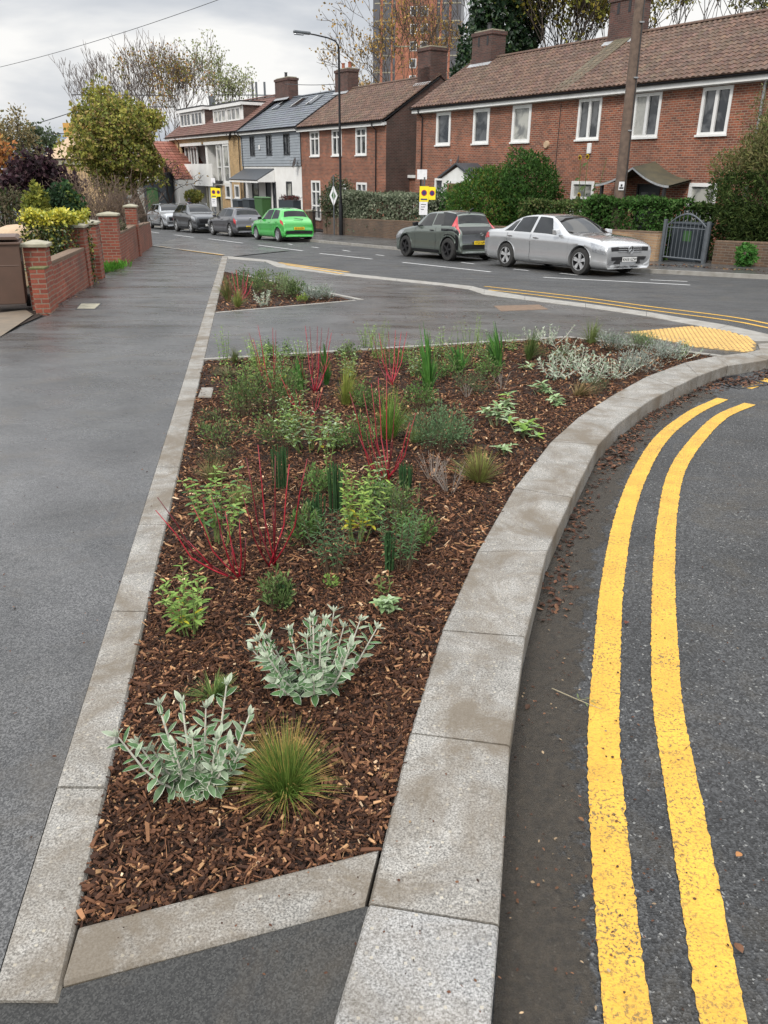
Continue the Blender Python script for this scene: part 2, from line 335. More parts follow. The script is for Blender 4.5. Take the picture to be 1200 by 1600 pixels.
def text_mesh(txt,size,mat,parent,name,origin,xdir,ydir,depth=.002,bold=0.0):
    cu_=bpy.data.curves.new('lettering','FONT'); cu_.body=txt; cu_.size=size; cu_.align_x='CENTER'; cu_.align_y='CENTER'; cu_.extrude=depth; cu_.offset=bold; cu_.resolution_u=3
    to=bpy.data.objects.new('lettering',cu_); COL.objects.link(to); bpy.context.view_layer.update()
    me=bpy.data.meshes.new_from_object(to.evaluated_get(bpy.context.evaluated_depsgraph_get())); bpy.data.objects.remove(to)
    x=Vector(xdir).normalized(); y=Vector(ydir).normalized(); z=x.cross(y)
    for v in me.vertices: v.co=Vector(origin)+x*v.co.x+y*v.co.y+z*v.co.z
    me.materials.clear(); me.materials.append(M[mat]); o=bpy.data.objects.new(name,me); COL.objects.link(o); o.parent=parent; return o
# ------------------------------------------------------------------ ground sheets
def sm(a,b,x): t=max(0,min(1,(x-a)/(b-a))); return t*t*(3-2*t)
def road_dep(x,y): return .145+(.03-.145)*sm(7.9,11.2,y-0.15*max(0,x-4))
def road_z(x,y): return gz(y)-road_dep(x,y)
xs=sorted(set([-900,-400,-200,-120,-80,-60,-45,-34,-26]+[-20+i for i in range(0,21)]+[i*.5 for i in range(1,26)]+[14,17,21,27,35,50,80,120,200,400,900]))
ys=sorted(set([-12,-6,-3]+[i*.5 for i in range(-4,30)]+[15+i for i in range(0,16)]+[32,35,38,42,46,50,55,60,65,70,76,84,94,110,130,160,220,320,500,800,1500]))
b=MB(); b.v=[(x,y,road_z(x,y)) for y in ys for x in xs]; nx=len(xs)
b.f=[(j*nx+i,j*nx+i+1,(j+1)*nx+i+1,(j+1)*nx+i) for j in range(len(ys)-1) for i in range(nx-1)]; b.c=[(1,1,1)]*len(b.f)
struct(b.build('road','road',smooth=True),label='dark wet tarmac road surface')
def P(l,dz=0): return [at(x,y,dz) for x,y in l]
def px(l,dz=0): return [at(*p,dz) for p in l]
# left granite strip between path and beds: straight in the world
sL=[at(0,1510),at(347,400)]; sR=[at(118,1445),at(356,401)]
dL=(sL[1]-sL[0]); dR=(sR[1]-sR[0])
def onL(y): k=(y-sL[0].y)/dL.y; return sL[0]+dL*k
def onR(y): k=(y-sR[0].y)/dR.y; return sR[0]+dR*k
# joint list of the big kerb: (inner, outer) pixels
J=[((690,985),(821,995)),((745,862),(855,860)),((803,762),(893,777)),((860,690),(935,694)),((905,650),(966,661)),((955,618),(1012,627)),((1010,588),(1054,605)),((1070,566.5),(1091,587)),((1118,556),(1137,571)),((1166,551),(1200,561.5))]
JW=[(at(*a),at(*c)) for a,c in J]
j1=(at(640,1145),at(797,1165)); j0=(at(575,1412),at(780,1445))
dvec=(j0[0]-j1[0]); jm=(j0[0]+dvec*1.15+Vector((-.035,0,0)),j0[1]+dvec*1.15+Vector((-.02,0,0)))
jm2=(jm[0]+dvec*2.2+Vector((-.1,0,0)),jm[1]+dvec*2.2+Vector((-.1,0,0)))
KJ=[jm2,jm,j0,j1]+JW
# the nose of the kerb turns round the tactile paving
tipo=[at(1262,546),at(1262,532)]; tipi=[at(1186,545),at(1183,537)]
KJ+= [(at(1187,546),at(1262,548)),(at(1184,537),at(1262,532))]
def stones(pairs,h,mat,name,gap=.004,side_bev=.012,arc=3):
    mb=MB()
    for (a0,b0),(a1,b1) in zip(pairs[:-1],pairs[1:]):
        # shrink along the length for the joint
        da=(a1-a0); db=(b1-b0); la=max(da.length,.05); lb=max(db.length,.05)
        A0=a0+da*(gap/la); A1=a1-da*(gap/la); B0=b0+db*(gap/lb); B1=b1-db*(gap/lb)
        w0=(B0-A0).normalized(); w1=(B1-A1).normalized(); e=side_bev; ez=Vector((0,0,-e*.8)); up=Vector((0,0,rng.uniform(-.0015,.0015)))
        row0=[A0+ez*6,A0+ez+w0*.001,A0+w0*e*.7,B0-w0*e,B0-w0*e*.3+ez*.35,B0+ez,B0+ez-Vector((0,0,h))]
        row1=[A1+ez*6,A1+ez+w1*.001,A1+w1*e*.7,B1-w1*e,B1-w1*e*.3+ez*.35,B1+ez,B1+ez-Vector((0,0,h))]
        vs=[p+up for p in row0+row1]; n=len(row0); fs=[(i,i+1,n+i+1,n+i) for i in range(n-1)]
        fs.append(tuple(range(n))[::-1]); fs.append(tuple(n+i for i in range(n))); mb.add(vs,fs)
    o=mb.build(name,mat); return o
ko=stones(KJ[2:],.19,'granite','granite_kerb'); struct(ko,label='wide granite kerb curving round the planting bed')
ko=stones(KJ[:3],.19,'granite_clean','granite_kerb'); struct(ko,label='cleaner granite kerb stone nearest the viewer')
yj=[1.15,1.83,2.92,3.9,4.9,5.85,6.8,7.8,9,10.2,11.4,12.6,14,15.5,17,18.5,20,21.5,23,24.6,26.9]
pairs=[(onR(y)+Vector((0,0,0)),onL(y)) for y in yj]
mb=MB()
struct(stones([(a,b) for a,b in pairs],.05,'granite','granite_strip'),label='pale granite strip between the footpath and the beds')
dgT=[at(122,1447),at(594,1325)]; dgB=[at(95,1538),at(572,1412)]
q=(dgT[1]-dgT[0])*.0
struct(stones([(dgB[0],dgT[0]),(dgB[1],dgT[1])],.05,'granite','granite_strip'),label='diagonal granite edging across the front of the bed')
# asphalt footways (three pieces, flush just below the kerbs)
FZ=-.006
def sheet(name,pts,mat,dz,label=None,h=0):
    mb=MB(); mb.poly([(p[0],p[1],gz(p[1])+dz) for p in pts],h); o=mb.build(name,mat); struct(o,label=label); return o
WL=[Vector((-5.45,12.6,0)),Vector((-5.50,13.0,0)),Vector((-6.22,16.9,0)),Vector((-6.55,18.6,0)),Vector((-6.95,20.4,0)),Vector((-7.35,22.6,0)),Vector((-8.15,26.7,0)),Vector((-9.6,34,0))]
prop=[Vector((-4.1,-3,0)),Vector((-4.45,4,0)),Vector((-4.9,9.0,0)),Vector((-5.25,12.4,0))]+[v+Vector((.0,0,0)) for v in WL]
sheet('footpath',[onL(-1.2)]+[Vector((-1.2,-3,0))]+prop+[ST(41,13.35),ST(28,13.2),at(352,401)+Vector((.2,.3,0)),onL(24.6)],'path',FZ,'smooth grey footpath beside the granite strip')
bedfar=[at(320,562),at(611,544),at(887,527)]; tipb=at(1118,556)
bandB=px([(356,404),(415,409),(432,417),(530,430),(620,439),(690,446),(732,452),(756,460),(820,468.5),(915,480),(1010,494),(1121,514.5),(1152,521),(1180,533)])
bandT=px([(356,400),(418,406),(440,411),(545,427),(620,435),(700,443),(738,447),(757,452),(820,462.5),(915,474),(1010,487),(1137,508),(1200,522),(1262,532)])
b2=[at(349,424),at(337,488),at(553,469)]
cen=[onR(25.6)]+bandB+[at(1187,546),at(1166,551),at(1118,555.5)]+[bedfar[2],bedfar[1],onR(bedfar[0].y)]
# centre footway with the second bed cut out of it along the strip side
cen=[onR(bedfar[0].y),onR(b2[1].y),b2[2],onR(b2[0].y)]+[onR(25.6)]+bandB+[at(1187,546),at(1166,551),tipb,bedfar[2],bedfar[1]]
sheet('footway',cen,'path',FZ,'smooth grey raised crossing between the two beds')
sheet('footway',[onL(-1.2)+Vector((.001,0,0)),onL(1.145)+Vector((.001,0,0)),dgB[0]-Vector((.0,.004,0)),dgB[1],KJ[2][0],KJ[1][0],KJ[0][0],KJ[0][0]-Vector((.1,1.5,0))],'path_dark',FZ-.004,'fresh black tarmac patch at the near end of the bed')
# light kerb band between the crossing and the main road
def band(bt,bb,name,mat,label,h=.05,dz=0):
    k=min(len(bt),len(bb)); mb=MB()
    for i in range(k-1):
        e=.004; a0,a1,c0,c1=bb[i],bb[i+1],bt[i],bt[i+1]
        d=(a1-a0).normalized()*e; d2=(c1-c0).normalized()*e
        v=[a0+d,a1-d,c1-d2,c0+d2]; v=[(p.x,p.y,gz(p.y)+dz) for p in v]; mb.poly(v,h)
    return struct(mb.build(name,mat),label=label)
band(bandT[:13]+[bandT[13]],bandB,'kerb_band','concrete','flush pale kerb band along the edge of the crossing')
# thin concrete edgings round the beds
def edging(pts,wd,name,label,dz=.004):
    mb=MB()
    for a,c in zip(pts[:-1],pts[1:]):
        d=(c-a).normalized(); n=Vector((-d.y,d.x,0))*wd; v=[a,c,c+n,a+n]; mb.poly([(p.x,p.y,gz(p.y)+dz) for p in v],.06)
    return struct(mb.build(name,'concrete'),label=label)
edging([onR(bedfar[0].y),bedfar[1],bedfar[2]],.07,'concrete_edging','thin concrete edging along the far side of the large bed')
edging([bedfar[2],tipb+Vector((.05,-.02,0))],.07,'concrete_edging','thin concrete edging beside the tactile paving')
edging([onR(b2[1].y),b2[2]],-.07,'concrete_edging','thin concrete edging on the near side of the small bed')
edging([b2[2]+Vector((.1,0.05,0)),onR(b2[0].y)+Vector((.6,-1.0,0))],-.10,'concrete_edging','thin concrete edging on the far side of the small bed')
# kerb block crossing into the bed and old slab
sheet('concrete_edging',px([(309,622),(315,606),(334,606),(330,622)]),'granite',.004,'short concrete stub running into the bed')
# far pavement, its kerb and the gardens behind it
def kline(s): # kerb offset t along the street
    return 17.35 if s>15.5 else 17.35+(15.5-s)*.47
ss=[-8,0,6,10,12,13.5,15.5,20,26,32,38,44,50,58,66,76,90,110,140]
mb=MB()
for s0,s1 in zip(ss[:-1],ss[1:]):
    for (ta,tb_) in ((0,.13),):
        q=[STg(s0,kline(s0)+ta,.075),STg(s0,kline(s0)+tb_,.075),STg(s1,kline(s1)+tb_,.075),STg(s1,kline(s1)+ta,.075)]; mb.poly(q[::-1],.16)
struct(mb.build('far_kerb','concrete'),label='low kerb of the pavement across the road')
mb=MB(); mg=MB()
for s0,s1 in zip(ss[:-1],ss[1:]):
    q=[STg(s0,kline(s0)+.131,.07),STg(s0,kline(s0)+5.2,.07),STg(s1,kline(s1)+5.2,.07),STg(s1,kline(s1)+.131,.07)]; mb.poly(q[::-1],.14)
    q=[STg(s0,kline(s0)+5.2,.10),STg(s0,70,.10),STg(s1,70,.10),STg(s1,kline(s1)+5.2,.10)]; mg.poly(q[::-1],0)
struct(mb.build('pavement','path'),label='pavement in front of the terraced houses')
struct(mg.build('garden_ground','soil'),label='earth of the front gardens across the road')
# gardens on the left, behind the brick walls
lw=[v-Vector((.1,0,0)) for v in prop]
struct_o=sheet('garden_ground',[Vector((-40,-3,0))]+[v for v in lw]+[Vector((-13.6,45,0)),Vector((-19.5,62,0)),Vector((-70,62,0))],'soil',-.012,'ground of the left hand gardens')
sheet('paving_slabs',[at(-90,560),at(-2,528),at(52,492),at(40,484),at(-90,500)],'slab',.004,'old buff paving slabs at the garden entrance')
# tactile paving with rows of blisters
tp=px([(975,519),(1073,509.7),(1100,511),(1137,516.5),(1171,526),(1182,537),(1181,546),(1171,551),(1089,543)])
mb=MB(); mb.poly([(p.x,p.y,gz(p.y)-.001) for p in tp],.02); struct(mb.build('tactile_paving','tactile_base'),label='slabs under the tactile blisters, darkened as painted shade'); mb=MB()
def inpoly(x,y,P_):
    c=False; j=len(P_)-1
    for i in range(len(P_)):
        if ((P_[i].y>y)!=(P_[j].y>y)) and (x<(P_[j].x-P_[i].x)*(y-P_[i].y)/(P_[j].y-P_[i].y)+P_[i].x): c=not c
        j=i
    return c
ax=(tp[0]-tp[1]).normalized(); ay=Vector((-ax.y,ax.x,0))
for i in range(-70,70):
    for j in range(-70,70):
        p=tp[3]+ax*i*.082+ay*j*.082
        if inpoly(p.x,p.y,tp) and all(inpoly(p.x+dx,p.y+dy,tp) for dx,dy in ((.03,0),(-.03,0),(0,.03),(0,-.03))):
            z=gz(p.y)+.002; vs=[(p.x+.031*math.cos(k*PI/4),p.y+.031*math.sin(k*PI/4),z-.003) for k in range(8)]+[(p.x+.019*math.cos(k*PI/4),p.y+.019*math.sin(k*PI/4),z+.009) for k in range(8)]
            mb.add(vs,[(k,(k+1)%8,8+(k+1)%8,8+k) for k in range(8)]+[tuple(range(8,16))])
struct(mb.build('tactile_paving','tactile'),label='buff blister tactile paving at the crossing corner')
# ------------------------------------------------------------------ road markings
def catmull(p,n=8):
    o=[]; q=[p[0]*2-p[1]]+list(p)+[p[-1]*2-p[-2]]
    for i in range(1,len(q)-2):
        for k in range(n):
            t=k/n; a,b_,c,d=q[i-1],q[i],q[i+1],q[i+2]
            o.append(((b_*2)+(c-a)*t+(a*2-b_*5+c*4-d)*t*t+(b_*3-a-c*3+d)*t*t*t)*.5)
    o.append(p[-1]); return o
def line(pts,wd,name,mat,label,zf,jit=0.0,n=1,taper=0):
    pts=[Vector((p.x,p.y,0)) for p in pts]
    if n>1: pts=catmull(pts,n)
    d=[]
    for a,c in zip(pts[:-1],pts[1:]):
        k=max(1,int((c-a).length/(.012 if jit else 2)))
        d+= [a+(c-a)*(i/k) for i in range(k)]
    d.append(pts[-1]); mb=MB(); vs=[]; jl=jr=0
    for i,p in enumerate(d):
        t=(d[min(i+1,len(d)-1)]-d[max(i-1,0)]).normalized(); nn=Vector((-t.y,t.x,0))
        jl=jl*.25+rng.gauss(0,jit*.8); jr=jr*.25+rng.gauss(0,jit*.8)
        for s_,j in ((1,jl),(-1,jr)):
            q=p+nn*(s_*(wd/2)+j); vs.append((q.x,q.y,zf(q.x,q.y)+.004))
    mb.add(vs,[(2*i+1,2*i+3,2*i+2,2*i) for i in range(len(d)-1)])
    return struct(mb.build(name,mat),label=label)
y1=[(1006,1700),(983,1600),(958,1375),(945,1210),(943.5,1130),(947,1050),(957,910),(976,805),(1002,735),(1036,682),(1083,645),(1129,623)]
y2=[(1160,1700),(1131,1600),(1091,1375),(1062,1210),(1046,1120),(1040,1050),(1037,910),(1043,805),(1058,735),(1089,688),(1127,651),(1172,631)]
line([at(x,y,-.142) for x,y in y1],.112,'yellow_line','yellow_line','inner yellow line following the curved kerb',road_z,.0022,6)
line([at(x,y,-.142) for x,y in y2],.112,'yellow_line','yellow_line','outer yellow line following the curved kerb',road_z,.0022,6)
line([at(1167,605,-.13),at(1230,582,-.12)],.11,'yellow_line','yellow_line','yellow line beyond the drain',road_z,.002)
rz2=lambda x,y: road_z(x,y)
for yy,lb in (((757,447.5),(820,454.5),(915,465.5),(1010,478.5),(1137,494.5),(1200,506),(1290,524)),'upper yellow line where the main road meets the crossing'),(((763,453),(820,459),(915,470.5),(1010,484),(1137,500.5),(1200,512.5),(1290,531)),'lower yellow line where the main road meets the crossing'):
    line([at(x,y,-.03) for x,y in yy],.085,'yellow_line','yellow_line',lb,rz2,.0,3)
for yy,lb in (((436,410.5),(545,425.5)),'upper short yellow line beside the small bed'),(((446,413.5),(536,428.2)),'lower short yellow line beside the small bed'):
    line([at(x,y,.0) for x,y in yy],.11,'yellow_line','yellow_line',lb,lambda x,y:gz(y)+.002,.0)
line([at(x,y,-.03) for x,y in ((248,386.5),(300,394),(349,400.5))],.12,'yellow_line','yellow_line','yellow line at the far end of the footpath',lambda x,y:gz(y)+.01,.0)
line([at(x,y,0) for x,y in ((212,380),(250,386),(300,392.2),(350,398.5))],.13,'kerb_band','concrete','pale kerb at the far end of the footpath',lambda x,y:gz(y)+.012,.0)
dz_=-.03
DS=[((220,360),(248,364)),((272,367),(303,371)),((325,373),(380,380)),((403,383),(473,392)),((499,396),(582,405)),((629,410),(767,425)),((849,433.5),(1078,445.5))]
for i,(a,c) in enumerate(DS):
    line([at(*a,dz_),at(*c,dz_)],.10,'white_line','white_line','white dash in the middle of the road',rz2)
for a,c in [((720,410),(741,412.5)),((802,420.5),(826,423)),((875,427),(902,430)),((450,381),(457,382.3)),((487,386),(498,387.4)),((535,391),(547,392.7)),((587,398),(600,399.5)),((1016,437.5),(1074,440))]:
    line([at(*a,dz_),at(*c,dz_)],.09,'white_line','white_line','short white parking bay mark',rz2)
# manhole patch and small cover in the paths
def patch(pxs,name,mat,label,dz,cat):
    mb=MB(); pts=[at(*p) for p in pxs]; mb.poly([(p.x,p.y,gz(p.y)+dz) for p in pts],.01); o=mb.build(name,mat); return tag(o,label,cat)
patch([(771,477.5),(842,475.5),(857,483),(783,486)],'access_cover','coping','rusty reddish access cover set in the grey crossing','.0' and -.002,'cover')
cv=thing('access_cover','small pale concrete cover near the red brick wall','cover',at(138,478))
mb=MB(); c0=cv.location; pts=[at(*p)-c0 for p in [(120,482),(127,474),(157,474),(148,482)]]; mb.poly([(p.x,p.y,p.z-.001) for p in pts],.01); mb.build('lid','stone',cv)
mb=MB(); q=[at(*p)-c0 for p in [(117,483),(125.5,473.3),(160,473.3),(150,483)]]; mb.poly([(p.x,p.y,p.z-.003) for p in q],.01); mb.build('rim','black',cv)
# gully grate by the kerb
gp=at(1152,598,-.14); gr=thing('drain_grate','black iron drain grate among leaves by the curved kerb','drain',(gp.x,gp.y,road_z(gp.x,gp.y)),R(28))
mb=MB()
for i in range(9): mb.box(-.22+i*.052,-.20+i*.052,-.2,.2,-.03,.010)
mb.build('grate','black',gr,bevel=.002)
mb=MB(); mb.box(-.26,-.23,-.23,.23,-.03,.012); mb.box(.23,.26,-.23,.23,-.03,.012); mb.box(-.23,.23,.20,.23,-.03,.012); mb.box(-.23,.23,-.23,-.2,-.03,.012); mb.build('frame','black',gr)
# ------------------------------------------------------------------ mulch
big=[onR(dgT[0].y+.01)]+[dgT[1]]+[p[0] for p in KJ[3:12]]+[tipb,bedfar[2],bedfar[1],onR(bedfar[0].y)]
small=[onR(b2[1].y),b2[2],onR(b2[0].y)]
def mulch(poly,label,dens):
    mb=MB(); mb.poly([(p.x,p.y,gz(p.y)-.022) for p in poly],0); struct(mb.build('planting_bed','soil'),label=label)
    xs_=[p.x for p in poly]; ys_=[p.y for p in poly]; V=[];Fc=[];C=[]; r=rng
    y=min(ys_)
    x0,x1,y0,y1_=min(xs_),max(xs_),min(ys_),max(ys_)
    cell=.25; 
    for i in range(int((x1-x0)/cell)+1):
        for j in range(int((y1_-y0)/cell)+1):
            cx,cy=x0+i*cell,y0+j*cell
            n=int(dens(cy)*cell*cell)
            for _ in range(n):
                x,y=cx+r.random()*cell,cy+r.random()*cell
                if not inpoly(x,y,poly): continue
                sc=1+max(0,(cy-2.5))*.13; sc=min(sc,2.0)
                ln=(.0035+.019*r.random()**2.4+(.020 if r.random()<.03 else 0))*sc; wd=min(ln*.75,(.0010+.0075*r.random()**1.8))*sc; th=.0007+.0022*r.random()
                a=r.random()*2*PI; ti=r.gauss(0,.38); d=Vector((math.cos(a)*math.cos(ti),math.sin(a)*math.cos(ti),math.sin(ti)))
                s_=Vector((-math.sin(a),math.cos(a),r.gauss(0,.4))).normalized(); nn=d.cross(s_).normalized()
                z=gz(y)-.016+abs(r.gauss(0,.009)); p=Vector((x,y,z)); o=len(V)
                k=r.uniform(.35,1)
                for (a_,b_,c_) in ((-1,-1*k,1),(1,-.6,1),(.85,.8*k,1),(-.8,1,1),(-1,-1*k,-1),(1,-.6,-1),(.85,.8*k,-1),(-.8,1,-1)):
                    V.append(tuple(p+d*(a_*ln)+s_*(b_*wd)+nn*(c_*th)))
                up_=1
                Fc+= [(o,o+1,o+2,o+3),(o+7,o+6,o+5,o+4),(o,o+4,o+5,o+1),(o+1,o+5,o+6,o+2),(o+2,o+6,o+7,o+3),(o+3,o+7,o+4,o)]
                t=r.random(); q=r.uniform(.7,1.3)
                col=(.038,.019,.012) if t<.40 else (.085,.040,.022) if t<.70 else (.15,.072,.038) if t<.87 else (.27,.14,.07) if t<.955 else (.40,.24,.12) if t<.992 else (.56,.42,.27)
                q*=1.0; C+=[(col[0]*q*1.04,col[1]*q,col[2]*q)]*6
    mb=MB(); mb.v=V; mb.f=Fc; mb.c=C; mb.usec=True; o=mb.build('bark_mulch','chips'); struct(o,'stuff','brown bark mulch chips covering the bed'); return len(Fc)
mulch(big,'soil under the large planting bed',lambda y: 15500 if y<2.4 else 9500 if y<3.4 else 5500 if y<5 else 2900 if y<7 else 1500)
mulch(small,'soil under the small planting bed',lambda y:500)
# ------------------------------------------------------------------ cars
class CarBody:
    def __init__(s,st,wheels,ra,zc,hoodk=None):
        s.st=st; s.wh=wheels; s.ra=ra; s.zc=zc; s.n=len(st)
    def par(s,u):
        u=max(0,min(s.n-1.0001,u)); i=int(u); t=u-i; P_=s.st
        p0=P_[max(i-1,0)];p1=P_[i];p2=P_[i+1];p3=P_[min(i+2,s.n-1)]; o=[]
        for k in range(6):
            m1=(p2[k]-p0[k])*.5; m2=(p3[k]-p1[k])*.5; d=p2[k]-p1[k]
            # monotone limiting keeps the profile from overshooting
            if d==0 or m1*d<0: m1=0
            elif abs(m1)>2*abs(d): m1=2*d
            if d==0 or m2*d<0: m2=0
            elif abs(m2)>2*abs(d): m2=2*d
            t2=t*t;t3=t2*t
            o.append((2*t3-3*t2+1)*p1[k]+(t3-2*t2+t)*m1+(-2*t3+3*t2)*p2[k]+(t3-t2)*m2)
        return o
    def ring(s,u):
        x,zb,zl,zt,w,wr=s.par(u); zl=min(zl,zt-.012); h=zl-zb; q=[]
        q=[(0,zb),(w*.91,zb),(w*.985,zb+.16*h),(w*.968,zb+.46*h),(w*1.0,zb+.80*h),(w*.945,zl)]
        gm=(zl+zt)/2; cr_=min(.045,(zt-zl)*.28)
        q+=[(w*.945*.42+wr*.58+.012,gm+.0*h),(wr,zt-cr_),(wr*.62,zt-cr_*.25),(0,zt)]
        a=0
        for xw in s.wh:
            dx=abs(x-xw)
            if dx<s.ra: a=max(a,s.zc+math.sqrt(s.ra**2-dx*dx))
        if a:
            q=[(y,max(z,a-( .012 if k==1 else 0)) if k<=3 else (z if z>a+.0 else z+.0) ) for k,(y,z) in enumerate(q)]
        return x,q
    def S(s,u,k,side=1,off=0):
        def pt(u,k):
            x,q=s.ring(u); k=max(0,min(8.9999,k)); i=int(k); t=k-i
            a,b_=q[i],q[i+1]; return Vector((x,side*(a[0]+(b_[0]-a[0])*t),a[1]+(b_[1]-a[1])*t))
        p=pt(u,k)
        if off:
            e=.04; du=pt(u+e,k)-pt(u-e,k); dk=pt(u,min(k+.08,8.99))-pt(u,k-.08); n=du.cross(dk)
            if n.length<1e-9: n=Vector((0,side,0))
            n.normalize()
            cen=Vector((p.x*.8,0,.55));
            if n.dot(p-cen)<0: n=-n
            p=p+n*off
        return p
    def U(s,x):
        lo,hi=s.u_lo,s.u_hi
        for _ in range(40):
            m=(lo+hi)/2
            if s.par(m)[0]>x: lo=m
            else: hi=m
        return (lo+hi)/2
    def body(s,name,mat,parent):
        us=[]
        for i in range(s.n-1): us+= [i+k/6 for k in range(6)]
        us.append(s.n-1.001)
        for xw in s.wh:
            for k in range(25):
                x=xw+s.ra*math.cos(PI*k/24)*1.0; us.append(s.U(x)); 
            us.append(s.U(xw+s.ra+.004)); us.append(s.U(xw-s.ra-.004))
        us=sorted(set(round(u,4) for u in us)); mb=MB(); vs=[]
        ks=[0,1,1.5,2,2.5,3,3.4,3.8,4,4.3,4.7,5,6,6.6,7,7.4,8,8.99]
        for u in us:
            row=[s.S(u,k,1) for k in ks]; row+= [Vector((p.x,-p.y,p.z)) for p in row[::-1]][0:]
            vs+=row
        m=len(ks)*2; fs=[]
        for i in range(len(us)-1):
            for k in range(m): fs.append((i*m+k,(i+1)*m+k,(i+1)*m+(k+1)%m,i*m+(k+1)%m))
        fs.append(tuple(range(m))); fs.append(tuple((len(us)-1)*m+k for k in range(m))[::-1])
        mb.add(vs,fs); return mb.build(name,mat,parent,smooth=True,angle=62)
    def patch(s,mb,ul,ur,k0,k1,side=1,off=.004,nu=8,nk=6,ul2=None,ur2=None):
        # ul/ur at k0, ul2/ur2 at k1 : quad patch lying on the skin
        ul2=ul if ul2 is None else ul2; ur2=ur if ur2 is None else ur2; vs=[]
        for j in range(nk+1):
            t=j/nk; a=ul+(ul2-ul)*t; b_=ur+(ur2-ur)*t; k=k0+(k1-k0)*t
            for i in range(nu+1): vs.append(s.S(a+(b_-a)*i/nu,k,side,off))
        fs=[]
        for j in range(nk):
            for i in range(nu):
                q=(j*(nu+1)+i,j*(nu+1)+i+1,(j+1)*(nu+1)+i+1,(j+1)*(nu+1)+i); fs.append(q)
        mb.add(vs,fs)
def make_wheel(parent,x,y,r,wd,side,rim,style,spokes=5):
    t=MB(); h=wd/2; c=(x,y,r)
    t.lathe([(r*.62,-h*.95),(r*.80,-h),(r*.95,-h*.9),(r,-h*.6),(r,h*.6),(r*.95,h*.9),(r*.80,h),(r*.62,h*.95),(r*.60,0)],28,'y',c)
    tt=t.build('tyre','rubber',parent,smooth=True,angle=50)
    w=MB(); yo=side*h*.72
    w.lathe([(r*.66,side*h*.98),(r*.63,side*h*.99),(r*.60,side*h*.80),(r*.58,side*h*.1),(r*.0,side*h*.1)],28,'y',c)
    rr=w.build('rim','alloyblack' if style!='cover' else rim,parent,smooth=True,angle=40)
    sp=MB()
    sp.lathe([(0.001,side*h*.86),(r*.12,side*h*.86),(r*.14,side*h*.7)],12,'y',c)
    for k in range(spokes):
        for dd in ((-.13,.13) if style=='double' else (0,)):
            a=2*PI*k/spokes+dd+.3; d=Vector((math.cos(a),0,math.sin(a))); n=Vector((-math.sin(a),0,math.cos(a)))
            w0=r*(.055 if style=='double' else .10 if style!='cover' else .12); w1=r*(.065 if style=='double' else .07 if style=='blade' else .14)
            tw=n*(r*.18 if style=='blade' else 0)
            C_=Vector(c)+Vector((0,yo,0)); a0=C_+d*r*.10; a1=C_+d*r*.61+tw
            e=Vector((0,side*.016,0))
            vs=[a0-n*w0,a0+n*w0,a1+n*w1,a1-n*w1]; vs=[p+e for p in vs]+[p-e*1.5 for p in vs]
            sp.add(vs,[(0,1,2,3),(7,6,5,4),(0,4,5,1),(1,5,6,2),(2,6,7,3),(3,7,4,0)])
    sp.lathe([(r*.63,side*h*.99),(r*.665,side*h*1.0),(r*.655,side*h*.93)],28,'y',c)
    sp.build('spokes',rim,rr,smooth=False)
    return tt
